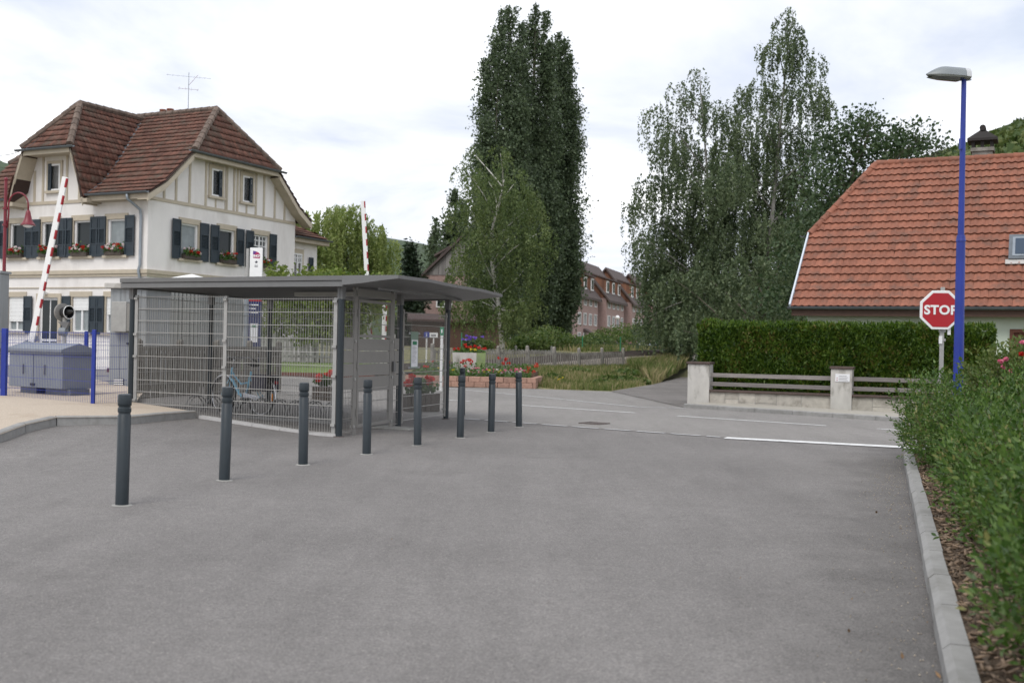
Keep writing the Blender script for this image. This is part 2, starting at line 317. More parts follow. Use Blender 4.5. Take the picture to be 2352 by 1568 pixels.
M['brick_far'] = mat('brick_facade', (0.34, 0.235, 0.215), .9, .14, 6, stain=(0.27, 0.185, 0.17), sscale=.5)
M['clad_red'] = mat('red_timber_cladding', (0.165, 0.074, 0.043), .8, .5, 1.6, stretch=(1, 1, .12))
M['clad_grey'] = mat('grey_timber_cladding', (0.22, 0.205, 0.198), .85, .3, 1.6, stretch=(2, 2, .1))
M['roof_far'] = mat('brown_far_roof', (0.085, 0.063, 0.058), .85, .2, 2)
M['bark'] = mat('brown_bark', (0.10, 0.085, 0.065), .95, .35, 6, .8, 14, bdist=.03)
M['birch_bark'] = mat('birch_bark', (0.50, 0.48, 0.44), .8, .12, 5, .2, 20, stain=(0.07, 0.06, 0.055), sscale=4, spos=(.56, .62), stretch=(1, 1, 2.2))
M['aluminium'] = mat('dull_aluminium', (0.30, 0.315, 0.325), .5, .12, 2, stretch=(6, 6, .3), metal=.2, stain=(.2, .2, .2), sscale=1)
M['terracotta'] = mat('terracotta_pot', (0.26, 0.10, 0.06), .8, .12, 8); M['brown_trough'] = mat('brown_trough', (0.07, 0.055, 0.045), .8, .25, 8)
M['wood_grey'] = mat('weathered_plank', (0.21, 0.19, 0.18), .85, .28, 5, .3, 40, stretch=(.5, .5, 8), rnd=.14)
M['cap_brown'] = mat('brown_coping', (0.085, 0.058, 0.05), .8, .2, 10, .2, 60)
M['pillar'] = mat('stained_render', (0.50, 0.48, 0.45), .9, .10, 5, .3, 70, stain=(0.17, 0.155, 0.125), sscale=2.2, spos=(.5, .68), stretch=(1, 1, .45))
M['slab_stone'] = mat('pale_wall_stone', (0.42, 0.39, 0.345), .9, .14, 7, .5, 40, stain=(0.22, 0.20, 0.17), sscale=3, spos=(.5, .72), rnd=.13)
M['kiosk'] = mat('kiosk_cladding', (0.20, 0.21, 0.205), .6, .12, 2, stretch=(6, 6, .3), stain=(.15, .15, .14), sscale=1)
M['sky_pane'] = glass('roof_window_glass', (.04, .06, .09), .25)
M['palisade'] = mat('dark_weathered_concrete', (0.13, 0.118, 0.10), .9, .25, 6, .4, 50, stain=(0.06, 0.055, 0.045), sscale=1.6, spos=(.45, .7))
M['hood'] = mat('sooty_metal', (0.022, 0.018, 0.017), .8, .2, 5)
# ================================================================ GROUND
def sheet(name, pts, dz, m, zf=hgt, step=1.0, kind='structure', parent=None):
    bm = bmesh.new(); vs = [bm.verts.new((p[0], p[1], 0)) for p in pts]; f = bm.faces.new(vs)
    if f.normal.z < 0: f.normal_flip()
    for ax in (0, 1):
        lo = min(p[ax] for p in pts); hi = max(p[ax] for p in pts); k = math.floor(lo / step) * step + step
        while k < hi:
            co = [0, 0, 0]; co[ax] = k; no = [0, 0, 0]; no[ax] = 1
            bmesh.ops.bisect_plane(bm, geom=bm.verts[:] + bm.edges[:] + bm.faces[:], plane_co=co, plane_no=no); k += step
    for v in bm.verts: v.co.z = zf(v.co.x, v.co.y) + dz
    bm.normal_update()
    for f in bm.faces:
        if f.normal.z < 0: f.normal_flip()
    me = bpy.data.meshes.new(name); bm.to_mesh(me); bm.free(); o = obj(name, me, m, parent, smooth=True)
    return tag(o, kind=kind)
def far_z(x, y): return -0.08 + 0.95 * ss(48, 80, y)
def big_ground():
    xs = [-3000, -800, -300, -150] + list(range(-90, 91, 6)) + [150, 300, 800, 3000]; ys = [-400, -120, -40] + list(range(-10, 131, 5)) + [170, 250, 500, 1200, 4000]
    b = B(); b.v = [(x, y, far_z(x, y)) for y in ys for x in xs]; n = len(xs)
    b.f = [(j * n + i, j * n + i + 1, (j + 1) * n + i + 1, (j + 1) * n + i) for j in range(len(ys) - 1) for i in range(n - 1)]
    tag(obj('ground', b, M['ground'], smooth=True), kind='structure')
big_ground()
KA = G(2170, 1568); KB = G(2076, 1062)              # foot of the kerb on the right
kd = (KB - KA).normalized(); kn = Vector((kd.y, -kd.x, 0))
NE = [G(2352, 1039), G(2066, 1025), G(1664, 1005), G(1050, 960)]   # near edge of the road
nd = (NE[3] - NE[2]).normalized(); NE.append(NE[3] + nd * 26)
FE = [G(2352, 985), G(2035, 967), G(1570, 936)]     # kerb beyond the road
JN = [G(1404, 899), G(1236, 893), G(1030, 889)]     # mouth of the path, foot of the flower bed
KS = KA - kd * 12
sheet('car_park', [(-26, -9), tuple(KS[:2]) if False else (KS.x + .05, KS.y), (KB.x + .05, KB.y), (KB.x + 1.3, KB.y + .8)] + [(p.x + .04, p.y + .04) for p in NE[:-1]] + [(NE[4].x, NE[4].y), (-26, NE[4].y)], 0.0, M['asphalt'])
road_pts = [(14, FE[0].y - 1.0)] + [tuple(p[:2]) for p in FE + JN] + [(-12, 42), (-40, 52), (NE[4].x - 14, NE[4].y + 6)] + [tuple(p[:2]) for p in NE[::-1]] + [(14, NE[0].y - .6)]
sheet('road', road_pts[::-1], 0.004, M['road'])
sheet('path', [tuple(G(x, y)[:2]) for x, y in ((1404, 898.5), (1500, 883), (1558, 868), (1590, 853), (1625, 853), (1640, 880), (1600, 905), (1571, 935.6))], 0.008, M['path'])
def strip(name, a, b, w0, w1, m, dz=0.010, dash=None):
    d = (b - a); L = d.length; d.normalize(); n = Vector((-d.y, d.x, 0)); bb_ = B()
    segs = [(0, L)] if not dash else [(k, min(L, k + dash[0])) for k in np.arange(0, L, dash[0] + dash[1])]
    for s0, s1 in segs:
        q = [a + d * s0 + n * (w0 + (w1 - w0) * s0 / L) / 2, a + d * s0 - n * (w0 + (w1 - w0) * s0 / L) / 2, a + d * s1 - n * (w0 + (w1 - w0) * s1 / L) / 2, a + d * s1 + n * (w0 + (w1 - w0) * s1 / L) / 2]
        bb_.add([(p.x, p.y, hgt(p.x, p.y) + dz) for p in q], [(0, 1, 2, 3)])
    return tag(obj(name, bb_, m), kind='structure')
strip('stop_line', G(1666, 1006), G(2066, 1027), .32, .34, M['paint'])
strip('stop_line', G(2066, 1027), G(2352, 1042), .34, .34, M['paint'])
strip('edge_line', G(1052, 961), G(1655, 1004.5), .10, .10, M['thin_paint'], dash=(.55, .12))
strip('centre_line', G(1190, 930.5), G(1459, 948.5), .11, .11, M['paint']); strip('centre_line', G(1556, 955.5), G(1898, 978), .11, .11, M['paint'])
strip('centre_line', G(900, 911), G(1080, 922), .11, .11, M['paint']); strip('centre_line', G(2014, 985), G(2200, 997), .11, .11, M['paint'])
strip('far_edge_line', G(1029, 891.8), G(1230, 911), .10, .10, M['thin_paint']); strip('far_edge_line', G(1230, 911), G(1470, 935.5), .10, .10, M['thin_paint']); strip('far_edge_line', G(1470, 935.5), G(1575, 937.5), .10, .10, M['thin_paint'])
# patches on the car park: a drain grating set in the road edge
gr = thing('drain_grating', 'rusty iron drain grating set in the near edge of the road', 'drain', G(1365, 973) + Vector((0, 0, .012)), math.atan2(nd.y, nd.x)); gr.scale = (.72, .8, 1)
M['rust'] = mat('rusty_iron', (0.12, 0.098, 0.09), .8, .3, 20); b = B()
b.box((0, .24, 0), (.62, .05, .02)).box((0, -.24, 0), (.62, .05, .02)).box((-.3, 0, 0), (.05, .5, .02)).box((.3, 0, 0), (.05, .5, .02)); obj('rim', b, M['rust'], gr)
for k in range(9): obj('bar', B().box((-.24 + k * .06, 0, -.001), (.03, .44, .016)), M['rust'], gr)
# right kerb with stones, planting bed behind it
kerb = tag(thing('kerb', 'pale concrete kerb along the shrub border', None), kind='structure')
n_k = 17; L0 = -4.0; tot = (KB - KA).length - L0 + .1
def kerb_stone(p, d, length, hgt_=.13, wid=.122, parent=kerb, z0=0.0):
    b = B(); n = Vector((d.y, -d.x, 0)); c = .025
    prof = [(0, -.12), (0, hgt_ - .03), (.035, hgt_), (wid, hgt_), (wid, -.12)]
    g = .008; pts = [p + d * g + n * x + Vector((0, 0, z0 + z)) for x, z in prof]
    b.prism(pts, d * (length - 2 * g)); return obj('kerb_stone', b, M['kerb'], parent)
for k in range(n_k):
    o = kerb_stone(KA + kd * (L0 + k * tot / n_k) + kn * random.uniform(-.004, .004), (kd + kn * random.uniform(-.004, .004)).normalized(), tot / n_k)
# turning end of that kerb towards the road
p = KB + kd * .1; d = kd.copy()
for k in range(3):
    d = (Matrix.Rotation(R(-16), 3, 'Z') @ d); kerb_stone(p, d, .62); p = p + d * .62
bed_pts = [KS + kn * .112, KB + kn * .112 + kd * .1, KB + kd * 1.3 + kn * .9, KB + kd * 1.5 + kn * 8, KS + kn * 8]
sheet('planting_bed', [tuple(q[:2]) for q in bed_pts], .085, M['soil'], zf=lambda x, y: 0.02 * math.sin(x * 5.1) * math.sin(y * 4.3), step=.35)
b = B(); mats = []
for k in range(2600):                                  # bark chips lying in the bed next to the kerb
    t = random.uniform(-1.5, 10.4); w = .14 + abs(random.gauss(0, .35)); q = KA + kd * t + kn * w
    Mx = Matrix.Translation((q.x, q.y, .10 + random.uniform(0, .02))) @ Euler((random.gauss(0, .35), random.gauss(0, .35), random.uniform(0, 6.3))).to_matrix().to_4x4() @ Matrix.Diagonal((random.uniform(.5, 1.6), random.uniform(.5, 1.3), 1, 1))
    mats.append([list(r) for r in Mx[:3]])
M['chips'] = mat('bark_chips', (0.20, 0.14, 0.095), .9, .2, 20, rnd=.6)
chip = B().box((0, 0, 0), (.045, .02, .008)); tag(obj('bark_chips', nptile('bark_chips', chip.v, chip.f, mats), M['chips']), 'brown bark chips strewn over the soil behind the kerb', 'bark chips', kind='stuff')
# gravel strip on the left with its kerb
GK = [Gh(-260, 1062), Gh(0, 1018), Gh(60, 1004), Gh(130, 992.5), Gh(300, 975), Vector((-5.25, 17.86, 0))]
gz = .11
sheet('gravel_strip', [(p.x, p.y) for p in GK] + [(-6.5, 18.5), (-7.6, 22.2), (-10.5, 27), (-32, 34), (-30, GK[0].y)], gz, M['gravel'])
gk = tag(thing('kerb', 'pale concrete kerb holding the gravel strip', None), kind='structure')
for i in range(len(GK) - 1):
    a, c = GK[i], GK[i + 1]; L = (c - a).length; nst = max(1, round(L / 1.0)); d = (c - a); d.z = 0; d.normalize()
    for k in range(nst):
        p0 = a + (c - a) * (k / nst); p1 = a + (c - a) * ((k + 1) / nst); z0 = hgt(p0.x, p0.y); z1 = hgt(p1.x, p1.y)
        n = Vector((-d.y, d.x, 0)) * .11; bq = B()
        ring = lambda p, z: [Vector((p.x, p.y, z - .1)), Vector((p.x, p.y, z + gz + .008)) + n * .12, Vector((p.x, p.y, z + gz + .022)) + n * .35, Vector((p.x, p.y, z + gz + .022)) + n, Vector((p.x, p.y, z - .1)) + n]
        A_ = ring(p0 + d * .004, z0); C_ = ring(p1 - d * .004, z1)
        bq.add(A_ + C_, [(0, 1, 2, 3, 4), (9, 8, 7, 6, 5)] + [(j, 5 + j, 5 + (j + 1) % 5, (j + 1) % 5) for j in range(5)]); obj('kerb_stone', bq, M['kerb'], gk)
# lawn and dark soil far behind the shelter
sheet('lawn', [(-13.5, 36), (-4.6, 35.2), (-4.3, 41), (-14.5, 44)], 0, M['lawn'], zf=lambda x, y: .36 + .28 * ss(35.2, 40, y), step=1.5)
lk = B().beam((-13.6, 35.95, .30), (-4.5, 35.1, .30), .16, .24); tag(obj('kerb', lk, mat('red_brown_edging', (0.13, 0.05, 0.035), .9)), kind='structure')
# grassy bank between path and railway
F0 = Vector((-.55, 43.5, 0)); fd = Vector((.55, .835, 0))
def bank_z(x, y):
    r = (x - F0.x) * fd.y - (y - F0.y) * fd.x
    fr = .40 * ss(5.6, 1.2, r); back = .75 * ss(.5, -6, r) * ss(46, 60, y)
    return -.01 + fr + back + .05 * math.sin(x * 1.7) * math.sin(y * 1.3) * ss(5.6, 4, r)
bank_edge = [G(1236, 892.5), G(1404, 898), G(1500, 882.5), G(1556, 868), G(1590, 853)]
bank_pts = [(-3.0, 39.3), (-.4, 37.8)] + [tuple(p[:2]) for p in bank_edge] + [(16, 85), (30, 130), (-10, 130), (-10, 46)]
sheet('grass_bank', bank_pts, 0, M['bank'], zf=bank_z, step=1.5)
def rail_strip(off, w, name, m, h):
    pts = [Vector((-6, 40, .3)), Vector((-1, 46.5, .5)), Vector((4, 55, .85)), Vector((9, 64, 1.08)), Vector((16, 82, 1.3)), Vector((26, 120, 1.4))]; b = B(); ring = []
    for i, p in enumerate(pts):
        d = (pts[min(i + 1, 5)] - pts[max(i - 1, 0)]); d.z = 0; d.normalize(); n = Vector((d.y, -d.x, 0)); c = p + n * off
        ring.append([c - n * w / 2 - Vector((0, 0, .4)), c - n * w / 2 * .8 + Vector((0, 0, h)), c + n * w / 2 * .8 + Vector((0, 0, h)), c + n * w / 2 - Vector((0, 0, .4))])
    for i in range(5): b.add(ring[i] + ring[i + 1], [(0, 1, 5, 4), (1, 2, 6, 5), (2, 3, 7, 6)])
    return obj(name, b, m)
rt = thing('railway_track', 'rusty railway track on pale ballast curving behind the picket fence', 'railway track')
for nm, a in (('ballast', (0, 3.4, 'ballast', M['ballast'], .02)), ('rail', (-.72, .09, 'rail', M['rust'], .24)), ('rail', (.72, .09, 'rail', M['rust'], .24))):
    rail_strip(*a).parent = rt
# pavement and kerb below the garden wall
sw = thing('pavement', 'narrow pale pavement below the garden wall', None); tag(sw, kind='structure')
a0, a1 = FE[2], FE[1]; d = (a1 - a0).normalized(); n = Vector((-d.y, d.x, 0)); L = (a1 - a0).length + 7
for k in range(int(L / 1.0)):
    obj('kerb_stone', B().prism([a0 + d * (k + .005) + n * x + Vector((0, 0, z)) for x, z in ((0, -.1), (0, .09), (.02, .105), (.16, .105), (.16, -.1))], d * .99), M['kerb'], sw)
obj('paving', B().prism([a0 + n * .163 + Vector((0, 0, -.1)), a0 + n * .163 + Vector((0, 0, .1)), a0 + n * 1.6 + Vector((0, 0, .1)), a0 + n * 1.6 + Vector((0, 0, -.1))], d * L), mat('pale_pavement', (0.34, 0.315, 0.27), .9, .12, 6, .3, 80), sw)
# ================================================================ ROOF AND WALL HELPERS
def in_poly(x, y, poly):
    c = False; j = len(poly) - 1
    for i in range(len(poly)):
        if (poly[i][1] > y) != (poly[j][1] > y) and x < (poly[j][0] - poly[i][0]) * (y - poly[i][1]) / (poly[j][1] - poly[i][1]) + poly[i][0]: c = not c
        j = i
    return c
def tile_shape(tw, ln, lift, amp, lip, npt=5, prof=None):
    xs = np.linspace(0, tw * 1.0, npt); zs = prof if prof else [amp * (0.5 - 0.5 * math.cos(2 * PI * i / (npt - 1))) for i in range(npt)]
    v = []; f = []
    for i in range(npt):
        v += [(xs[i], 0, lift + zs[i]), (xs[i], ln, lift * .15 + zs[i]), (xs[i], 0.004, lift + zs[i] - lip)]
    for i in range(npt - 1):
        a, c = 3 * i, 3 * i + 3; f += [(a, c, c + 1, a + 1), (a + 2, c + 2, c, a)]
    f += [(0, 1, 2), (3 * (npt - 1), 3 * (npt - 1) + 2, 3 * (npt - 1) + 1)]
    return v, f
def tile_grid(poly, e, tw, gauge, jit=.006):        # matrices for the tiles whose centre lies inside the outline
    poly = [Vector(p) for p in poly]; e = Vector(e).normalized(); o = poly[0]; nrm = Vector((0, 0, 0))
    for i in range(1, len(poly) - 1): nrm += (poly[i] - o).cross(poly[i + 1] - o)
    nrm.normalize()
    if nrm.z < 0: nrm = -nrm
    up = nrm.cross(e)
    if up.z < 0: e = -e; up = nrm.cross(e)
    q = [((p - o).dot(e), (p - o).dot(up)) for p in poly]
    s0 = min(a for a, _ in q); s1 = max(a for a, _ in q); t0 = min(b_ for _, b_ in q); t1 = max(b_ for _, b_ in q); out = []
    rot = Matrix((e, up, nrm)).transposed(); nr = max(1, round((t1 - t0) / gauge)); gg = (t1 - t0) / nr
    for r in range(nr):
        t = t0 + r * gg; s = s0
        while s < s1:
            if in_poly(s + tw / 2, t + gg * .5, q):
                c = o + e * s + up * t + nrm * random.uniform(0, jit) ; m = (Matrix.Translation(c) @ (rot @ Matrix.Rotation(random.gauss(0, .014), 3, 'Z')).to_4x4())
                out.append((m, r))
            s += tw
    return out
def ridge_run(bd, a, c, r, step):                  # half-round ridge tiles, each a little cone
    a = Vector(a); c = Vector(c); d = c - a; L = d.length; d.normalize(); n = max(1, int(L / step))
    for k in range(n):
        bd.cyl(a + d * (L * k / n), a + d * (L * (k + 1.06) / n), r * 1.06, r * .9, 8)
def wall_cells(bd, f, a0, a1, z0, z1, holes, rev=.16):
    xs = sorted({a0, a1} | {h[0] for h in holes} | {h[1] for h in holes}); zs = sorted({z0, z1} | {h[2] for h in holes} | {h[3] for h in holes})
    for i in range(len(xs) - 1):
        for j in range(len(zs) - 1):
            x = (xs[i] + xs[i + 1]) / 2; z = (zs[j] + zs[j + 1]) / 2
            if not any(h[0] < x < h[1] and h[2] < z < h[3] for h in holes): bd.poly([f(xs[i], zs[j], 0), f(xs[i + 1], zs[j], 0), f(xs[i + 1], zs[j + 1], 0), f(xs[i], zs[j + 1], 0)])
    for h in holes:
        l, r_, bt, tp = h
        for q in (((l, bt), (r_, bt)), ((r_, bt), (r_, tp)), ((r_, tp), (l, tp)), ((l, tp), (l, bt))):
            bd.poly([f(q[0][0], q[0][1], 0), f(q[1][0], q[1][1], 0), f(q[1][0], q[1][1], rev), f(q[0][0], q[0][1], rev)])
def fbox(bd, f, a0, a1, z0, z1, d0, d1):           # box in facade coordinates
    vs = [f(a, z, d) for a in (a0, a1) for z in (z0, z1) for d in (d0, d1)]
    bd.add(vs, [(0, 1, 3, 2), (4, 6, 7, 5), (0, 4, 5, 1), (2, 3, 7, 6), (0, 2, 6, 4), (1, 5, 7, 3)])
def window(parent, f, a, z0, z1, w, side=.13, top=.2, bars=1, cross=False, blind=0.0, pane=None, sill=.09, trim=None, frame=None, proud=.035, deep=.10):
    l, r_ = a - w / 2, a + w / 2; b = B()
    fbox(b, f, l - side, l, z0, z1, -proud, .02); fbox(b, f, r_, r_ + side, z0, z1, -proud, .02); fbox(b, f, l - side, r_ + side, z1, z1 + top, -proud - .005, .02)
    o = obj('window', b, trim or M['beige'], parent)
    s = B(); fbox(s, f, l - side - .03, r_ + side + .03, z0 - sill, z0, -.11, .1); obj('sill', s, trim or M['beige'], o)
    fr = B(); t = .065
    fbox(fr, f, l, l + t, z0, z1, deep - .05, deep + .02); fbox(fr, f, r_ - t, r_, z0, z1, deep - .05, deep + .02); fbox(fr, f, l + t, r_ - t, z1 - t, z1, deep - .05, deep + .02); fbox(fr, f, l + t, r_ - t, z0, z0 + t, deep - .05, deep + .02)
    for k in range(bars):
        c = l + w * (k + 1) / (bars + 1); fbox(fr, f, c - .04, c + .04, z0 + t, z1 - t, deep - .045, deep + .02)
    if cross:
        for k in (1, 2):
            zz = z1 - (z1 - z0) * .17 * k; fbox(fr, f, l + t, r_ - t, zz - .02, zz + .02, deep - .035, deep + .01)
        for k in (1, 3):
            c = l + w * k / 4; fbox(fr, f, c - .02, c + .02, z1 - (z1 - z0) * .34, z1 - t, deep - .035, deep + .01)
    obj('frame', fr, frame or M['white_frame'], o)
    p = B(); p.poly([f(l, z0, deep + .012), f(r_, z0, deep + .012), f(r_, z1, deep + .012), f(l, z1, deep + .012)]); obj('pane', p, pane or M['pane'], o)
    if blind:
        q = B(); zz = z1 - (z1 - z0) * blind; n = max(3, int((z1 - zz) / .07))
        for k in range(n): fbox(q, f, l + .02, r_ - .02, zz + (z1 - zz) * k / n + .004, zz + (z1 - zz) * (k + 1) / n, deep - .075 - .008 * (k % 2), deep - .052)
        obj('roller_blind', q, M['white_paint'], o)
    return o
# ================================================================ STATION HOUSE
HC = P(337, 640, 38.0); HC.z = 0
hr = math.atan2(.900, .435)
house = thing('station_house', 'pale rendered two storey house with brown tiled half-hipped roof and slate shutters', 'house', HC, hr)
fL = lambda a, z, d: (d, a, z)            # facade on the left, seen along its length
fR = lambda a, z, d: (a, d, z)            # gable facade on the right
LW = [1.5, 3.2, 4.87, 6.62]; VE = 8.8; RW = [2.1, 4.15, 6.2]
ZU0, ZU1 = 4.42, 5.74
w = B(); holes = [(a - .43, a + .43, ZU0, ZU1) for a in LW] + [(a - .43, a + .43, 1.62, 2.92) for a in LW if abs(a - 4.87) > .1] + [(4.87 - .5, 4.87 + .5, .45, 2.9)]
wall_cells(w, fL, 0, VE, -.2, 6.5, holes)
wall_cells(w, fR, 0, 8.46, -.2, 6.5, [(a - .45, a + .45, ZU0, ZU1) for a in RW] + [(a - .45, a + .45, 1.62, 2.92) for a in RW])
w.poly([(0, 0, 6.5), (8.46, 0, 6.5), (8.46, 0, 6.75), (8.1, 0, 7.02), (6.7, 0, 8.25), (1.76, 0, 8.25), (.36, 0, 7.02), (0, 0, 6.75)])
w.poly([(0, 2.55, 6.5), (0, 6.25, 6.5), (0, 5.98, 7.3), (0, 5.6, 8.3), (0, 3.2, 8.3), (0, 2.82, 7.3)])
w.poly([(8.46, 0, -.2), (8.46, VE, -.2), (8.46, VE, 6.75), (8.46, 0, 6.75)]); w.poly([(0, VE, -.2), (8.46, VE, -.2), (8.46, VE, 6.75), (8.1, VE, 7.02), (6.7, VE, 8.25), (1.76, VE, 8.25), (.36, VE, 7.02), (0, VE, 6.75)])
wall = obj('wall', w, M['wall_white'], house)
# cornice bands and half timber battens
b = B(); fbox(b, fL, -.10, VE, 3.76, 3.90, -.10, 0); fbox(b, fL, -.06, VE, 3.66, 3.757, -.06, 0); obj('cornice', b, M['beige'], house)
b = B(); fbox(b, fR, .003, 8.46, 3.76, 3.90, -.10, 0); fbox(b, fR, .003, 8.46, 3.66, 3.757, -.06, 0); obj('cornice', b, M['beige'], house)
b = B(); fbox(b, fL, 0, VE, 3.24, 3.28, -.03, 0); fbox(b, fR, .003, 8.46, 3.24, 3.28, -.03, 0); obj('string_course', b, M['beige_dark'], house)
b = B(); fbox(b, fR, .02, 8.44, 6.40, 6.52, -.035, 0); obj('batten', b, M['beige'], house)
b = B(); fbox(b, fL, 2.5, 6.3, 6.40, 6.52, -.035, 0); obj('batten', b, M['beige'], house)
def batten(f, a, z0, z1, wd=.10):
    q = B(); fbox(q, f, a - wd / 2, a + wd / 2, z0, z1, -.03, 0); obj('batten', q, M['beige'], house)
def gtop(a): a = min(a, 8.46 - a); return min(8.25, 6.75 + max(0, a) * .75 if a < .36 else 7.02 + (a - .36) * .88)
for a in (.75, 1.35, 2.05, 4.1, 4.52, 6.35, 7.05, 7.7): batten(fR, a, 6.522, gtop(a) - .03)
for a in (2.92, 4.05, 4.72, 5.85): batten(fR, a, 6.522, 8.22)
for c in (3.48, 5.28): batten(fR, c, 6.522, 6.84, .07); batten(fR, c - .2, 8.18, 8.24, .06)
for a, t in ((3.0, 7.6), (3.4, 8.25), (4.05, 8.25), (5.3, 8.25), (5.75, 7.7)): batten(fL, a, 6.522, t)
for a in LW: window(house, fL, a, ZU0, ZU1, .86, bars=0, pane=M['pane_pale'] if a in (1.5,) else None)
for a in RW: window(house, fR, a, ZU0, ZU1, .90, cross=(a == 6.2), pane=M['pane_pale'] if a == 2.1 else None, bars=1 if a == 6.2 else 0)
for a in RW: window(house, fR, a, 1.62, 2.92, .90, blind=.8)
for a, bl in zip((1.5, 3.2, 6.62), (.5, .38, .72)): window(house, fL, a, 1.62, 2.92, .86, blind=bl, pane=M['pane_pale'])
for a in (3.48, 5.28): window(house, fR, a, 6.95, 8.0, .56, side=.14, top=.16, bars=0, deep=-.012, proud=.05)
window(house, fL, 4.68, 6.9, 7.9, .62, side=.10, top=.12, bars=0, deep=-.012, proud=.05)
# entrance door
dr = B(); fbox(dr, fL, 4.37, 5.37, .45, 2.9, .08, .12); door = obj('door', dr, M['white_frame'], house)
for a0, a1, z0, z1 in ((4.47, 4.83, .6, 1.25), (4.47, 4.83, 1.35, 2.8), (4.91, 5.27, .6, 1.25), (4.91, 5.27, 1.35, 2.8)):
    q = B(); fbox(q, fL, a0, a1, z0, z1, .06, .085); obj('pane', q, M['pane'], door)
q = B(); fbox(q, fL, 4.22, 4.37, .45, 3.05, -.04, .02); fbox(q, fL, 5.37, 5.52, .45, 3.05, -.04, .02); fbox(q, fL, 4.37, 5.37, 2.9, 3.05, -.04, .02); obj('surround', q, M['beige'], door)
q = B(); fbox(q, fL, 4.92, 5.04, 3.02, 3.10, -.16, -.001); q.sph((-.17, 4.98, 3.10), .09, 10, 7); obj('wall_lamp', q, M['white_paint'], house)
# shutters share one mesh per size
def shutter_mesh(wd, h):
    q = B(); t = .055
    q.bb((-wd / 2, -.02, 0), (-wd / 2 + t, .02, h)); q.bb((wd / 2 - t, -.02, 0), (wd / 2, .02, h))
    for z0, z1 in ((0, .09), (h * .30, h * .30 + .05), (h * .68, h * .68 + .05), (h - .08, h)): q.bb((-wd / 2 + t, -.018, z0), (wd / 2 - t, .018, z1))
    q.bb((-wd / 2 + t, -.004, .09), (wd / 2 - t, .014, h * .30)); q.bb((-wd / 2 + t, -.004, h * .68 + .05), (wd / 2 - t, .014, h - .08)); q.bb((-wd / 2 + t, .012, h * .3 + .05), (wd / 2 - t, .016, h * .68))
    n = 9
    for k in range(n):
        z = h * .3 + .05 + (h * .38 - .05) * (k + .5) / n; q.box((0, 0, z), (wd - 2 * t, .035, .012), Matrix.Rotation(R(35), 3, 'X'))
    me = bpy.data.meshes.new('shutter'); me.from_pydata(q.v, [], q.f); me.materials.append(M['shutter']); return me
shU = shutter_mesh(.46, 1.46); shD = shutter_mesh(.44, 1.40); shN = shutter_mesh(.30, 1.0); shG = shutter_mesh(.17, 1.0)
def shutter(me, f, a, z, rz=0, d=-.075):
    o = bpy.data.objects.new('shutter', me); COL.objects.link(o); o.parent = house; o.location = f(a, z, d)
    o.rotation_euler = (0, 0, (0 if f is fR else -PI / 2) + rz)
for a in LW:
    for s in (-1, 1): shutter(shU, fL, a + s * .70, ZU0 - .03, random.gauss(0, .03))
for a in RW:
    for s in (-1, 1): shutter(shU, fR, a + s * .735, ZU0 - .03, random.gauss(0, .03))
for a in LW:
    if abs(a - 4.87) > .1:
        for s in (-1, 1): shutter(shD, fL, a + s * .70, 1.55)
for a in RW:
    for s in (-1, 1): shutter(shD, fR, a + s * .735, 1.55)
for a in (3.48 + .20, 5.28 + .20): shutter(shG, fR, a, 6.97, 0, -.058)
shutter(shG, fL, 4.68 + .22, 6.92, 0, -.058)
# roof patches
zA, zB, zC, zR = 6.6, 7.12, 8.4, 10.5; uA, uB, uC, uR = -.52, .33, 1.73, 4.23
cw = [(1.92, 6.5), (1.65, 7.4), (1.25, 8.4), (0, 10.3)]; cv = 4.4
def mu(z):
    for (u0, z0), (u1, z1) in (((uA, zA), (uB, zB)), ((uB, zB), (uC, zC)), ((uC, zC), (uR, zR))):
        if z <= z1 or z1 == zR: return u0 + (u1 - u0) * (z - z0) / (z1 - z0)
def cwz(z):
    for (w0, z0), (w1, z1) in zip(cw[:-1], cw[1:]):
        if z <= z1 or z1 == 10.3: return w0 + (w1 - w0) * (z - z0) / (z1 - z0)
patches = []
for sgn, vend in ((1, -.5), (-1, 9.3)):            # main front slope, right and left of the cross gable
    for (u0, z0), (u1, z1) in (((uA, zA), (uB, zB)), ((uB, zB), (uC, zC)), ((uC, zC), (uR, 10.3))):
        va = cv - sgn * cwz(z0) if z0 > 6.5 else cv - sgn * 1.9; vb = cv - sgn * cwz(z1); ve1 = vend
        if z1 == 10.3:
            u1 = mu(10.3); top = [(u1, vb, 10.3), (uR, cv, zR), (uR, .69 if sgn > 0 else 8.11, zR)]
        else: top = [(u1, vb, z1), (u1, ve1, z1)]
        patches.append(([(u0, vend, z0), (u0, va, z0)] + top, (0, 1, 0)))
for (u0, z0), (u1, z1) in (((uA, zA), (uB, zB)), ((uB, zB), (uC, zC)), ((uC, zC), (uR, zR))):   # back slope
    m_ = lambda u: 8.46 - u
    patches.append(([(m_(u0), -.5, z0), (m_(u0), 9.3, z0), (m_(u1), 8.11 if z1 == zR else 9.3, z1), (m_(u1), .69 if z1 == zR else -.5, z1)], (0, 1, 0)))
patches.append(([(uC, -.5, zC), (8.46 - uC, -.5, zC), (uR, .69, zR)], (1, 0, 0))); patches.append(([(uC, 9.3, zC), (8.46 - uC, 9.3, zC), (uR, 8.11, zR)], (1, 0, 0)))     # half hip over the right gable
for sgn in (1, -1):                                 # cross gable slopes
    for (w0, z0), (w1, z1) in zip(cw[:-1], cw[1:]):
        ub0 = mu(max(z0, zA)); ub1 = mu(z1); f0 = -.7; f1 = .83 if z1 == 10.3 else -.7
        patches.append(([(f0, cv - sgn * w0, z0), (ub0, cv - sgn * w0, z0), (ub1, cv - sgn * w1, z1), (f1, cv - sgn * w1, z1)], (1, 0, 0)))
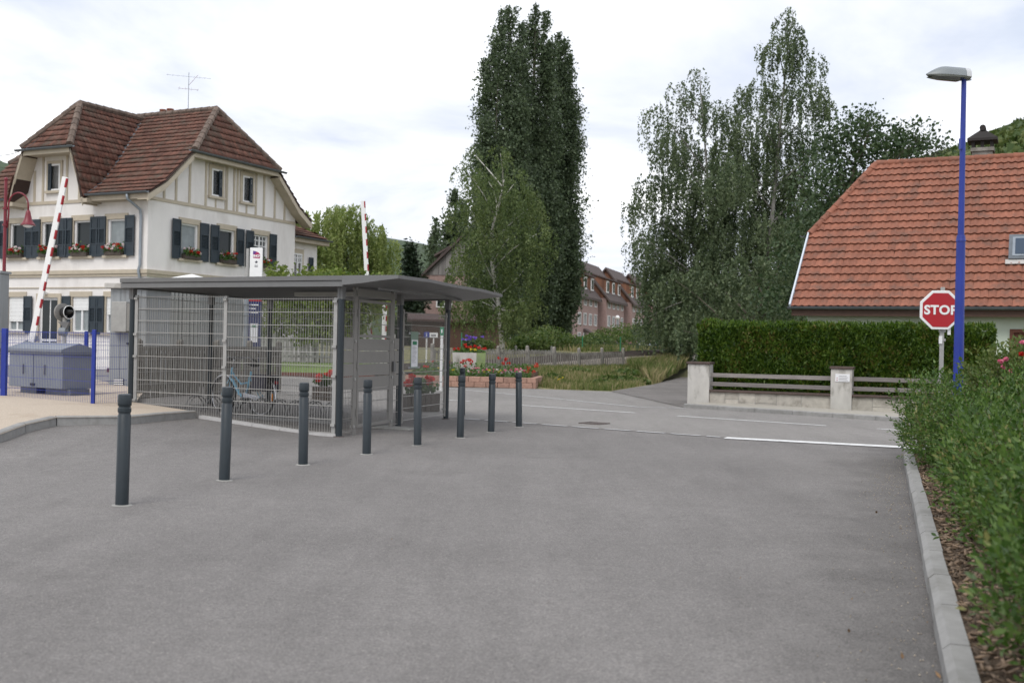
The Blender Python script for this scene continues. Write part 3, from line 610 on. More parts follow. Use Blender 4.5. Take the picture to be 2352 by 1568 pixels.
patches.append(([(-.7, cv - 1.25, 8.4), (-.7, cv + 1.25, 8.4), (.83, cv, 10.3)], (0, 1, 0)))
ub = B(); allm = []
tv, tf = tile_shape(.20, .34, .055, .018, .022, 4)
for poly, e in patches:
    pv = [Vector(p) for p in poly]; nrm = Vector((0, 0, 0))
    for i in range(1, len(pv) - 1): nrm += (pv[i] - pv[0]).cross(pv[i + 1] - pv[0])
    nrm.normalize(); nrm = nrm if nrm.z > 0 else -nrm
    ub.prism([p - nrm * .005 for p in pv], -nrm * .09)
    allm += [[list(r) for r in m[:3]] for m, _ in tile_grid(poly, e, .20, .30)]
roof = obj('roof', ub, M['underlay'], house)
tag(obj('tiles', nptile('tiles', tv, tf, allm), M['tile_dark'], roof), kind='stuff')
rb = B(); n_ = .02
for a, c in (((uR, .69, zR), (uR, 8.11, zR)), ((uC, 9.32, zC), (uR, 8.11, zR)), ((8.46 - uC, 9.32, zC), (uR, 8.11, zR)), ((uC, -.52, zC), (uR, .69, zR)), ((8.46 - uC, -.52, zC), (uR, .69, zR)), ((.83, cv, 10.3), (uR, cv, 10.35)), ((-.72, cv - 1.25, 8.4), (.83, cv, 10.3)), ((-.72, cv + 1.25, 8.4), (.83, cv, 10.3))):
    ridge_run(rb, Vector(a) + Vector((0, 0, .04)), Vector(c) + Vector((0, 0, .04)), .13, .36)
obj('ridge_tiles', rb, M['tile_ridge'], roof)
vb_ = B()
for sgn in (1, -1):
    pts = [(uA, cv - sgn * 1.9, zA + .05), (uB, cv - sgn * cwz(zB), zB + .06), (uC, cv - sgn * 1.25, zC + .06), (mu(10.3), cv, 10.36)]
    for a, c in zip(pts[:-1], pts[1:]): vb_.beam(a, c, .16, .02)
obj('valley_flashing', vb_, M['zinc'], roof)
# barge boards and soffits
def barge(pts, inset, depth=.28, th=.05, dn=.06):
    q = B(); pts = [Vector(p) for p in pts]; inset = Vector(inset)
    for a, c in zip(pts[:-1], pts[1:]):
        d = (c - a).normalized(); nn = inset.normalized(); up = nn.cross(d); up = up if up.z > 0 or (abs(up.z) < .2) else -up
        if (up.z < 0): up = -up
        a2, c2 = a - Vector((0, 0, dn)), c - Vector((0, 0, dn))
        q.prism([a2, c2, c2 - Vector((0, 0, depth)), a2 - Vector((0, 0, depth))], inset.normalized() * th)
        q.prism([a2 + nn * th - Vector((0, 0, depth * .8)), c2 + nn * th - Vector((0, 0, depth * .8)), c2 + inset - Vector((0, 0, depth * .8)), a2 + inset - Vector((0, 0, depth * .8))], (0, 0, .03))
    return q
pr = [(uA, -.5, zA), (uB, -.5, zB), (uC, -.5, zC)]
obj('barge_board', barge([(u, 9.3, z) for u, v, z in pr], (0, -.5, 0)), M['beige'], roof)
obj('barge_board', barge(pr, (0, .5, 0)), M['beige'], roof); obj('barge_board', barge([(8.46 - u, v, z) for u, v, z in pr], (0, .5, 0)), M['beige'], roof)
obj('barge_board', barge([(uC, -.48, zC), (8.46 - uC, -.48, zC)], (0, .5, 0), .16), M['beige'], roof)
for sgn in (1, -1): obj('barge_board', barge([(-.7, cv - sgn * w_, z) for w_, z in cw[:3]], (.7, 0, 0), .26), M['beige'], roof)
obj('barge_board', barge([(-.68, cv - 1.25, 8.4), (-.68, cv + 1.25, 8.4)], (.7, 0, 0), .18), M['beige'], roof)
for sgn in (1, -1):      # feet of the cross gable's barge boards
    q = B(); y0 = cv - sgn * 1.92; q.bb((-.7, y0 - .22, 6.30), (-.02, y0 + .22, 6.44)); obj('barge_foot', q, M['beige_dark'], roof)
q = B(); q.bb((-.5, -.45, 6.36), (-.01, 2.48, 6.42)); q.bb((-.50, -.45, 6.421), (-.44, 2.48, 6.56)); q.bb((-.5, 6.3, 6.36), (-.01, 9.2, 6.42)); q.bb((-.50, 6.3, 6.421), (-.44, 9.2, 6.56)); obj('eave_board', q, M['beige_dark'], roof)
def gutter(parent, a, c, r=.075, m=None):
    a = Vector(a); c = Vector(c); d = (c - a).normalized(); sd = d.cross(Vector((0, 0, 1))).normalized(); q = B(); n = 8; vs = []
    for p in (a, c):
        for k in range(n + 1):
            t = PI + PI * k / n; vs.append(p + sd * r * math.cos(t) + Vector((0, 0, r * math.sin(t))))
        for k in range(n, -1, -1):
            t = PI + PI * k / n; vs.append(p + sd * r * .86 * math.cos(t) + Vector((0, 0, r * .86 * math.sin(t) + .0)))
    mm = 2 * (n + 1); q.add(vs, [(k, (k + 1) % mm, mm + (k + 1) % mm, mm + k) for k in range(mm)] + [tuple(range(mm))[::-1], tuple(range(mm, 2 * mm))]); return obj('gutter', q, m or M['zinc'], parent)
gutter(house, (-.60, -.55, 6.60), (-.60, 2.46, 6.60)); gutter(house, (-.60, 6.34, 6.60), (-.60, 9.3, 6.60)); gutter(house, (uC - .3, -.58, 8.40), (8.46 - uC + .3, -.58, 8.40)); gutter(house, (-.78, cv - 1.5, 8.38), (-.78, cv + 1.5, 8.38))
q = B(); q.tube([(-.60, .42, 6.52), (-.58, .42, 6.36), (-.40, .34, 6.22), (-.12, .26, 6.02), (-.09, .25, 5.8), (-.09, .25, 4.05), (-.16, .25, 3.85), (-.09, .25, 3.6), (-.09, .25, .2)], .05, 8); obj('downpipe', q, M['zinc_light'], house, smooth=True)
# chimney pots and the right wing
ch = B().bb((4.7, 3.75, 9.4), (5.5, 4.5, 10.62)); chim = obj('chimney', ch, M['old_concrete'], house)
for dy in (-.2, .2): obj('chimney_pot', B().lathe([(.13, 0), (.14, .12), (.12, .26), (.15, .30), (.15, .34), (.11, .34)], (5.05, 4.1 + dy, 10.62), 12), M['terracotta'], chim)
an = B().bb((8.47, .4, -.2), (10.6, 5, 5.9)); wing = obj('side_wing', an, M['wall_white'], house)
fW = lambda a, z, d: (a, .4 + d, z)
def hold(o): return o
wn = window(house, fW, 9.15, 4.1, 5.25, .62, cross=True, deep=-.012, proud=.04); shutter(shN, fR, 10.1, 4.15, 0, .33)
wr = B(); wr.add([(8.47, 0, 5.95), (11.05, 0, 5.95), (11.05, 5.4, 5.95), (8.47, 5.4, 5.95), (8.47, 2.0, 7.2), (8.9, 2.6, 7.2)], [(0, 1, 5, 4), (1, 2, 5), (2, 3, 4, 5), (0, 3, 2, 1), (0, 4, 3)]); wro = obj('wing_roof', wr, M['underlay'], house)
wt = []
for poly, e in (([(8.47, 0, 5.97), (11.05, 0, 5.97), (8.9, 2.6, 7.22), (8.47, 2.0, 7.22)], (1, 0, 0)), ([(11.05, 0, 5.97), (11.05, 5.4, 5.97), (8.9, 2.6, 7.22)], (0, 1, 0))): wt += [[list(r) for r in m[:3]] for m, _ in tile_grid(poly, e, .20, .30)]
tag(obj('tiles', nptile('tiles', tv, tf, wt), M['tile_dark'], wro), kind='stuff'); gutter(wro, (8.5, -.06, 5.95), (11.1, -.06, 5.95)); q = B().bb((8.5, .02, 5.72), (11.0, .38, 5.9)); obj('eave_board', q, M['beige_dark'], wro)
# television aerial on the ridge
Rh = Matrix.Translation(HC) @ Matrix.Rotation(hr, 4, 'Z')
ar = thing('television_aerial', 'thin television aerial on a mast above the brown roof ridge', 'aerial', Rh @ Vector((uR, 2.17, 10.5)), hr)
obj('mast', B().cyl((0, 0, -.2), (0, 0, 1.62), .014, .011, 8), M['zinc_light'], ar)
q = B().cyl((-.6, .6, 1.45), (.6, -.6, 1.45), .005, n=6)
for k in range(9):
    t = -.58 + k * .145; q.cyl((t - .12, -t - .12, 1.45), (t + .12, -t + .12, 1.45), .0028, n=4)
obj('aerial_array', q, M['zinc_light'], ar)
q = B().cyl((-.28, .28, .95), (.28, -.28, .95), .006, n=6)
for k in range(4):
    t = -.26 + k * .17; q.cyl((t - .2, -t - .2, .95), (t + .2, -t + .2, .95), .003, n=4)
q.cyl((0, 0, 1.1), (.25, -.25, 1.55), .007, n=5); obj('aerial_array', q, M['dark_red_paint'], ar)
# ---- flower boxes on the upper sills
M['ger_leaf'] = leafmat('geranium_leaf', [(0.05, 0.10, 0.025), (0.09, 0.17, 0.04)], .3)
M['red_bloom'] = leafmat('red_blossom', [(0.40, 0.018, 0.015), (0.56, 0.04, 0.028)], .3); M['white_bloom'] = leafmat('white_blossom', [(0.75, 0.73, 0.72), (0.8, 0.6, 0.62)], .3)
M['pink_bloom'] = leafmat('pink_blossom', [(0.62, 0.12, 0.22), (0.72, 0.36, 0.44)], .3); M['purple_bloom'] = leafmat('purple_blossom', [(0.16, 0.08, 0.42), (0.28, 0.18, 0.6)], .3); M['yellow_bloom'] = leafmat('yellow_blossom', [(0.62, 0.48, 0.04), (0.7, 0.6, 0.1)], .3)
def leaf_quads(pts, size, nb=None, aspect=.5, tang=None, jit=.55, flat=0.0):
    """one pointed leaf per point; nb biases the leaf plane, tang the leaf's axis"""
    pts = np.asarray(pts, dtype=np.float64); n = len(pts); sz = np.asarray(size) * (1 + jit * (rng.random(n) - .5) * 2)
    t = rng.normal(size=(n, 3))
    if tang is not None: t = t * .45 + np.asarray(tang)
    t /= np.linalg.norm(t, axis=1)[:, None] + 1e-9
    a = rng.normal(size=(n, 3))
    if nb is not None: a = a * (1 - flat) + np.asarray(nb) * 1.6 * (flat if flat else 1)
    s = np.cross(t, a); s /= np.linalg.norm(s, axis=1)[:, None] + 1e-9
    L = (sz / 2)[:, None]; Wd = (sz * aspect / 2)[:, None]
    q = np.stack([pts - t * L, pts + s * Wd - t * L * .1, pts + t * L, pts - s * Wd - t * L * .1], 1)
    return q.reshape(-1, 3)
def ball(n, c, r, sc=(1, 1, 1), shell=.0):
    d = rng.normal(size=(n, 3)); d /= np.linalg.norm(d, axis=1)[:, None]; rr = (shell + (1 - shell) * rng.random(n)) ** (1 / 2.2)
    return np.asarray(c) + d * rr[:, None] * r * np.asarray(sc)
def blooms(centres, r, n=26, size=.05):
    return leaf_quads(np.concatenate([ball(n, c, r, (1, 1, .75), .5) for c in centres]), size, aspect=.9)
def plant_mesh(name, L_, r, h, seed_n, blm, parent, heads, hr_=.05, leaf=.06, nl=220, hsize=.045, base=(0, 0, 0)):
    p = np.stack([(rng.random(nl) - .5) * L_, (rng.random(nl) - .5) * r * 2, np.abs(rng.normal(0, .5, nl)) * h], 1) + np.asarray(base)
    obj('leaves', npmesh('leaves', leaf_quads(p, leaf, aspect=.85), 4), M['ger_leaf'], parent)
    for m, n in blm:
        c = np.stack([(rng.random(n) - .5) * L_, (rng.random(n) - .55) * r * 2.2, h * (.35 + .8 * rng.random(n))], 1) + np.asarray(base)
        obj('blossoms', npmesh('blossoms', blooms(c, hr_, 22, hsize), 4), m, parent)
where = [('sill left of the downpipe, nearest it', LW[0], fL), ('second sill left of the downpipe', LW[1], fL), ('sill behind the raised barrier arm', LW[2], fL), ('sill behind the red street lamp', LW[3], fL), ('gable sill nearest the downpipe', RW[0], fR), ('sill of the middle gable window', RW[1], fR), ('gable sill half behind the station sign', RW[2], fR)]
for txt, a, f in where:
    loc = Rh @ Vector(f(a, ZU0, -.10)); fb = thing('flower_box', 'red and white geranium box, ' + txt, 'flower box', loc, hr + (0 if f is fR else -PI / 2), 'flower boxes on the upper window sills')
    obj('box', B().bb((-.40, -.10, .003), (.40, .09, .16)), M['brown_trough'], fb)
    plant_mesh('p', .85, .13, .26, 0, [(M['red_bloom'], 10), (M['white_bloom'], 7)], fb, 0, .055, .075, 300, .05, (0, -.02, .12))
# ================================================================ RED ROOFED HOUSE
h2 = thing('tiled_house', 'low pale green house under a big red clay tiled roof behind the hedge', 'house', (8.35, 32, 0), R(-26))
E0, RUN, ZR2 = 2.76, 5.72, 7.87; XR = 10.5
w = B(); f2 = lambda a, z, d: (a, .5 + d, z)
wall_cells(w, f2, .4, XR - .3, -.1, 2.72, [(6.05, 7.0, .0, 2.1), (7.9, 9.2, .9, 2.1)])
w.poly([(.4, .5, -.1), (.4, 10.9, -.1), (.4, 10.9, 2.8), (.4, 8.6, 5.1), (.4, 2.84, 5.1), (.4, .5, 2.8)]); w.poly([(.4, 10.9, -.1), (XR - .3, 10.9, -.1), (XR - .3, 10.9, 2.8), (.4, 10.9, 2.8)]); w.poly([(XR - .3, .5, -.1), (XR - .3, 10.9, -.1), (XR - .3, 10.9, 2.8), (XR - .3, 5.72, 7.5), (XR - .3, .5, 2.8)])
obj('wall', w, M['green_wall'], h2)
dq = B(); fbox(dq, f2, 6.05, 7.0, 0, 2.1, .08, .14); dd = obj('door', dq, M['red_wood'], h2)
q = B(); fbox(q, f2, 6.22, 6.84, .3, 1.95, .07, .085); obj('pane', q, M['pane'], dd)
q = B(); fbox(q, f2, 5.95, 6.05, 0, 2.2, -.03, .1); fbox(q, f2, 7.0, 7.1, 0, 2.2, -.03, .1); fbox(q, f2, 6.05, 7.0, 2.1, 2.2, -.03, .1); obj('door_frame', q, M['red_wood'], dd)
window(h2, f2, 8.55, .9, 2.1, 1.3, trim=M['red_wood'], frame=M['red_wood'], side=.08, top=.08)
front = [(0, 0, E0), (XR, 0, E0), (XR, RUN, ZR2), (1.63, RUN, ZR2), (0, 2.74, 5.21)]
hip = [(0, 2.74, 5.21), (1.63, RUN, ZR2), (0, 8.70, 5.21)]; back = [(0, 11.44, E0), (XR, 11.44, E0), (XR, RUN, ZR2), (1.63, RUN, ZR2), (0, 8.70, 5.21)]
ub = B()
for pl in (front, hip, back):
    pv = [Vector(p) for p in pl]; nn = (pv[1] - pv[0]).cross(pv[2] - pv[0]).normalized(); nn = nn if nn.z > 0 else -nn; ub.prism([p - nn * .004 for p in pv], -nn * .10)
rf = obj('roof', ub, M['underlay'], h2)
prof = [0, .004, .008, .02, .034, .030, .012, .002]
tv2, tf2 = tile_shape(.2075, .45, .072, .03, .034, 8, prof)
tm = bpy.data.meshes.new('tile'); tm.from_pydata(tv2, [], tf2); tm.materials.append(M['tile_red']); tm.shade_smooth(); tm.set_sharp_from_angle(angle=R(50))
grid = tile_grid(front, (1, 0, 0), .2075, .384, .004); vis = [g for g in grid if g[0].translation.x < 6.9]
vis.sort(key=lambda g: (g[1], -g[0].translation.x)); keep = vis[:300]; kid = {id(g) for g in keep}
for m, _ in keep:
    o = bpy.data.objects.new('tile', tm); COL.objects.link(o); o.parent = rf; o.matrix_local = m
rest = [[list(r) for r in g[0][:3]] for g in grid if id(g) not in kid]
for pl, e in ((hip, (0, 1, 0)), (back, (1, 0, 0))): rest += [[list(r) for r in m[:3]] for m, _ in tile_grid(pl, e, .2075, .384, .004)]
rm = nptile('tiles', tv2, tf2, rest); rm.shade_smooth(); rm.set_sharp_from_angle(angle=R(50)); tag(obj('tiles', rm, M['tile_red'], rf), kind='stuff')
for a, c in (((0, 2.70, 5.19), (1.63, RUN, ZR2)), ((1.63, RUN, ZR2), (XR, RUN, ZR2)), ((0, 8.74, 5.19), (1.63, RUN, ZR2))):
    a = Vector(a) + Vector((0, 0, .03)); c = Vector(c) + Vector((0, 0, .03)); L = (c - a).length; n = int(L / .38); d = (c - a).normalized()
    for k in range(n): obj('ridge_tile', B().cyl(a + d * (L * k / n), a + d * (L * (k + 1.07) / n), .125, .105, 10), M['tile_red'], rf, smooth='auto')
q = B(); q.beam((-.03, -.02, E0 + .03), (-.03, 2.76, 5.26), .05, .20); obj('verge_board', q, mat('pale_blue_verge', (.55, .60, .66), .5, .05, 4), rf)
gutter(h2, (-.08, -.11, E0 + .03), (XR, -.11, E0 + .03), .085); gutter(h2, (-.22, 2.60, 5.20), (-.22, 8.8, 5.20), .07)
q = B(); q.bb((.02, -.02, E0 - .24), (XR, .03, E0 - .02)); obj('fascia', q, M['brown_wood'], h2); q = B(); q.bb((.05, .033, E0 - .20), (XR, .495, E0 - .16)); obj('soffit', q, M['brown_wood'], h2)
# roof window
c0 = Vector((5.86, 1.55, E0 + 1.55 * .8934)); up = Vector((0, .7458, .6662)); nn = Vector((0, -.6662, .7458)); ex = Vector((1, 0, 0)); Mr = Matrix((ex, up, nn)).transposed()
rw = obj('roof_window', B().box(c0 + ex * .5 + up * .58 + nn * .08, (1.0, 1.16, .14), Mr), M['zinc'], h2)
obj('sash', B().box(c0 + ex * .5 + up * .56 + nn * .156, (.80, .92, .02), Mr), M['zinc_light'], rw); obj('pane', B().box(c0 + ex * .5 + up * .56 + nn * .170, (.66, .76, .01), Mr), M['sky_pane'], rw)
obj('flashing', B().box(c0 + ex * .5 - up * .09 + nn * .09, (1.16, .20, .02), Mr), mat('pale_flashing', (.42, .40, .38), .6, .1, 6), rw)
cq = B(); cq.bb((4.62, 6.0, 7.0), (5.24, 6.6, 8.18)); cq.bb((4.57, 5.95, 8.183), (5.29, 6.65, 8.30)); chm = obj('chimney', cq, M['old_concrete'], h2)
q = B()
for x, y in ((4.65, 6.03), (5.21, 6.03), (4.65, 6.57), (5.21, 6.57), (4.93, 6.03)): q.bb((x - .05, y - .05, 8.302), (x + .05, y + .05, 8.60))
obj('chimney_leg', q, M['hood'], chm)
q = B(); q.add([(4.47, 5.85, 8.60), (5.39, 5.85, 8.60), (5.39, 6.75, 8.60), (4.47, 6.75, 8.60), (4.47, 5.85, 8.52), (5.39, 5.85, 8.52), (5.39, 6.75, 8.52), (4.47, 6.75, 8.52), (4.93, 6.1, 8.95), (4.93, 6.5, 8.95)], [(0, 1, 8), (1, 2, 9, 8), (2, 3, 9), (3, 0, 8, 9), (4, 7, 6, 5), (0, 4, 5, 1), (1, 5, 6, 2), (2, 6, 7, 3), (3, 7, 4, 0)]); q.cyl((4.93, 6.0, 8.96), (4.93, 6.6, 8.96), .10, n=10); obj('chimney_hood', q, M['hood'], chm)
# ================================================================ APARTMENT BLOCKS FAR OFF
BR = math.atan2(-.29, .957)
def wn_mesh(w_, h):
    q = B(); q.bb((-w_ / 2 - .12, -.10, -.12), (-w_ / 2, .02, h + .12)); q.bb((w_ / 2, -.10, -.12), (w_ / 2 + .12, .02, h + .12)); q.bb((-w_ / 2, -.10, -.12), (w_ / 2, .02, 0)); q.bb((-w_ / 2, -.10, h), (w_ / 2, .02, h + .12)); q.bb((-.05, -.08, 0), (.05, .02, h))
    me = bpy.data.meshes.new('window'); me.from_pydata(q.v, [], q.f); me.materials.append(M['white_frame']); p = B().bb((-w_ / 2, -.02, 0), (w_ / 2, .01, h)); mp = bpy.data.meshes.new('pane'); mp.from_pydata(p.v, [], p.f); mp.materials.append(M['pane']); return me, mp
WM = wn_mesh(1.3, 1.35)
def far_window(parent, loc, rz):
    o = bpy.data.objects.new('window', WM[0]); COL.objects.link(o); o.parent = parent; o.location = loc; o.rotation_euler = (0, 0, rz); p = bpy.data.objects.new('pane', WM[1]); COL.objects.link(p); p.parent = o
def block(px, d, lab, Wd=8.2, Ln=13.0, eave=7.4, ridge=12.4):
    pt = P(px, 790, d); ap = thing('apartment_block', lab, 'apartment block', (pt.x, pt.y, .85), BR, 'brick apartment blocks beyond the railway')
    q = B(); q.bb((-Wd, 0, -1), (0, Ln, eave)); obj('wall', q, M['brick_far'], ap)
    q = B(); q.prism([(-Wd, .05, eave + .002), (0, .05, eave + .002), (-Wd / 2, .05, ridge - .1)], (0, Ln - .1, 0)); obj('gable_cladding', q, M['clad_red'], ap)
    for k in range(11):           # upright cladding boards on the gable
        x0 = -Wd + .1 + k * (Wd - .2) / 11; x1 = x0 + (Wd - .2) / 11 - .05; hh = lambda x: eave + (ridge - .25 - eave) * (1 - abs(x + Wd / 2) / (Wd / 2))
        if min(hh(x0), hh(x1)) > eave + .1: obj('board', B().prism([(x0, .045, eave + .05), (x1, .045, eave + .05), (x1, .045, hh(x1)), (x0, .045, hh(x0))], (0, -.04 - .02 * (k % 2), 0)), M['clad_red'], ap)
    q = B(); t = .22; s = (ridge - eave) / (Wd / 2)
    for sx in (-1, 1): q.prism([(-Wd / 2, -.35, ridge), (-Wd / 2 + sx * (Wd / 2 + .55), -.35, eave - .55 * s), (-Wd / 2 + sx * (Wd / 2 + .55), -.35, eave - .55 * s + t * 1.6), (-Wd / 2, -.35, ridge + t * 1.6)], (0, Ln + .7, 0))
    rf_ = obj('roof', q, M['roof_far'], ap)
    for k in range(3):            # dormers on the slope that faces right
        y = 2.0 + k * 4.2; x0 = -1.2; zt = eave + 3.0
        dm = obj('dormer', B().prism([(x0 - 1.7, y - 1.0, eave + 1.2), (-.35, y - 1.0, eave + .6), (-.35, y - 1.0, zt - .3), (x0 - 1.7, y - 1.0, zt + .55)], (0, 2.0, 0)), M['clad_red'], ap)
        obj('dormer_roof', B().prism([(x0 - 1.9, y - 1.2, zt + .6), (.0, y - 1.2, zt - .36), (.0, y - 1.2, zt - .18), (x0 - 1.9, y - 1.2, zt + .8)], (0, 2.4, 0)), M['roof_far'], dm)
        obj('dormer_window', B().bb((-.34, y - .75, eave + .8), (-.24, y + .75, zt - .5)), M['white_frame'], dm); obj('pane', B().bb((-.239, y - .55, eave + 1.0), (-.225, y + .55, zt - .7)), M['pane'], dm)
    for fl in range(3):
        for k in range(4): far_window(ap, (.0, 1.7 + k * 3.2, .9 + fl * 2.6), PI / 2)
        obj('panel', B().bb((-Wd + 1.2, -.08, .3 + fl * 2.6), (-Wd + 2.5, 0, 2.4 + fl * 2.6)), M['white_paint'], ap)
        for k in range(2): far_window(ap, (-Wd + 4.2 + 2.4 * k, .0, .9 + fl * 2.6), 0) if False else None
    obj('porch_roof', B().prism([(0, 4.2, 2.6), (1.5, 4.2, 1.9), (1.5, 4.2, 2.1), (0, 4.2, 2.9)], (0, 2.2, 0)), M['roof_far'], ap)
    return ap
block(1322, 137, 'brick apartment block nearest the poplars, half hidden by foliage'); block(1391, 150, 'brick apartment block with full red timber gable in clear view')
block(1449, 163, 'brick apartment block just left of the large birch crown'); block(1497, 176, 'brick apartment block almost hidden behind the large birch crown')
# brick house behind the birch, grey boarded gable
pb = P(970, 790, 100); bh = thing('brick_house', 'brick house with grey boarded gable behind the weeping birch', 'house', (pb.x, pb.y, .6), R(-4))
q = B().bb((0, 0, -1), (14.0, 22, 7.2)); obj('wall', q, M['brick_far'], bh)
q = B().prism([(0, 0, 7.2), (14, 0, 7.2), (7.0, 0, 14.0)], (0, 22, 0)); obj('gable_cladding', q, M['clad_grey'], bh)
for k in range(22):
    x0 = .2 + k * .62; x1 = x0 + .56; hh = lambda x: 7.2 + 6.7 * (1 - abs(x - 7) / 7) - .1
    obj('board', B().prism([(x0, -.002, 7.22), (x1, -.002, 7.22), (x1, -.002, hh(x1)), (x0, -.002, hh(x0))], (0, -.05 - .02 * (k % 2), 0)), M['clad_grey'], bh)
q = B(); q.prism([(7.0, -.4, 14.0), (-.7, -.4, 6.5), (-.7, -.4, 6.75), (7.0, -.4, 14.35)], (0, 23, 0)); q.prism([(7.0, -.4, 14.0), (14.7, -.4, 6.5), (14.7, -.4, 6.75), (7.0, -.4, 14.35)], (0, 23, 0)); obj('roof', q, M['roof_far'], bh)
q = B().prism([(.7, 6, 7.9), (5.2, 6, 12.2), (5.2, 6, 12.4), (.7, 6, 9.75)], (0, 6, 0)); obj('dormer', q, M['clad_grey'], bh)
q = B(); q.prism([(.1, 5.8, 9.42), (5.4, 5.8, 12.52), (5.4, 5.8, 12.72), (.1, 5.8, 9.62)], (0, 6.4, 0)); obj('dormer_roof', q, M['roof_far'], bh)
for x in (2.0, 5.2, 9.0): far_window(bh, (x, 0, 1.2), 0); far_window(bh, (x, 0, 4.3), 0)
# dark timber shed in front of it
ps = P(1000, 790, 72); sh = thing('timber_shed', 'long dark brown timber shed beside the railway behind the birch trunk', 'shed', (ps.x - 1.6, ps.y, .3), R(6))
q = B().bb((0, 0, -.5), (6.0, 4, 2.6)); obj('wall', q, M['brown_wood'], sh)
for k in range(17): obj('board', B().bb((.05 + k * .35, -.02 - .02 * (k % 2), -.3), (.05 + k * .35 + .33, -.001, 2.55)), M['brown_wood'], sh)
q = B().prism([(-.3, -.4, 2.6), (-.3, 4.4, 2.6), (-.3, 4.4, 2.75), (-.3, 2, 3.2), (-.3, -.4, 2.75)], (6.6, 0, 0)); obj('roof', q, mat('red_brown_roof', (.075, .04, .035), .85, .2, 4), sh)
# ================================================================ VEGETATION
M['poplar_leaf'] = leafmat('poplar_leaf', [(0.045, 0.066, 0.034), (0.074, 0.106, 0.055), (0.125, 0.162, 0.090)], .25, .55, .45)
M['birch_leaf'] = leafmat('birch_leaf', [(0.055, 0.085, 0.028), (0.10, 0.14, 0.048), (0.155, 0.19, 0.072)], .35, .6, .6)
M['birch_dark'] = leafmat('dark_birch_leaf', [(0.056, 0.084, 0.042), (0.098, 0.132, 0.065), (0.155, 0.192, 0.102)], .3, .55, .5)
M['willow_leaf'] = leafmat('willow_leaf', [(0.14, 0.19, 0.058), (0.21, 0.26, 0.082), (0.28, 0.32, 0.12)], .4, .6, .5)
M['catalpa_leaf'] = leafmat('shrub_leaf', [(0.085, 0.135, 0.028), (0.15, 0.20, 0.042), (0.21, 0.25, 0.07)], .35, .6, .8)
M['broad_leaf'] = leafmat('broad_leaf', [(0.030, 0.056, 0.024), (0.052, 0.086, 0.036), (0.085, 0.122, 0.056)], .25, .5, .6)
M['pine_leaf'] = leafmat('pine_needle', [(0.014, 0.026, 0.014), (0.024, 0.042, 0.022), (0.04, 0.06, 0.03)], .1, .5, .6)
M['thuja'] = leafmat('thuja_spray', [(0.021, 0.052, 0.006), (0.050, 0.098, 0.010), (0.11, 0.17, 0.022), (0.12, 0.10, 0.025)], .3, .45, 1.6, ramp=[0, .45, .9, 1])
M['privet'] = leafmat('glossy_shrub_leaf', [(0.034, 0.074, 0.015), (0.070, 0.128, 0.027), (0.128, 0.200, 0.052), (0.20, 0.20, 0.07)], .3, .4, 1.5, rough=.38, ramp=[0, .5, .93, 1])
M['grey_bark'] = mat('grey_birch_bark', (0.20, 0.19, 0.175), .9, .35, 6, .3, 20)
M['twig'] = mat('twig', (0.11, 0.08, 0.05), .9, .3, 20)
M['grass'] = leafmat('wild_grass', [(0.080, 0.118, 0.028), (0.135, 0.165, 0.05), (0.23, 0.215, 0.10), (0.34, 0.285, 0.16)], .3, .9, .45)
M['weed'] = leafmat('weed_leaf', [(0.045, 0.085, 0.02), (0.085, 0.13, 0.032), (0.15, 0.18, 0.06)], .3, .6, .7)
M['forest'] = leafmat('forest_canopy', [(0.05, 0.085, 0.026), (0.085, 0.125, 0.038), (0.14, 0.165, 0.055)], .2, .7, .03)
def limb_tube(b, p0, p1, r0, r1, sag=.12, n=5):
    p0 = Vector(p0); p1 = Vector(p1); L = (p1 - p0).length; off = Vector((random.gauss(0, 1), random.gauss(0, 1), abs(random.gauss(0, 1)) * .6)) * L * sag
    pts = []; rr = []
    for k in range(n):
        t = k / (n - 1); pts.append(p0.lerp(p1, t) + off * (4 * t * (1 - t)) * .5); rr.append(r0 + (r1 - r0) * t)
    b.tube(pts, rr, 5)
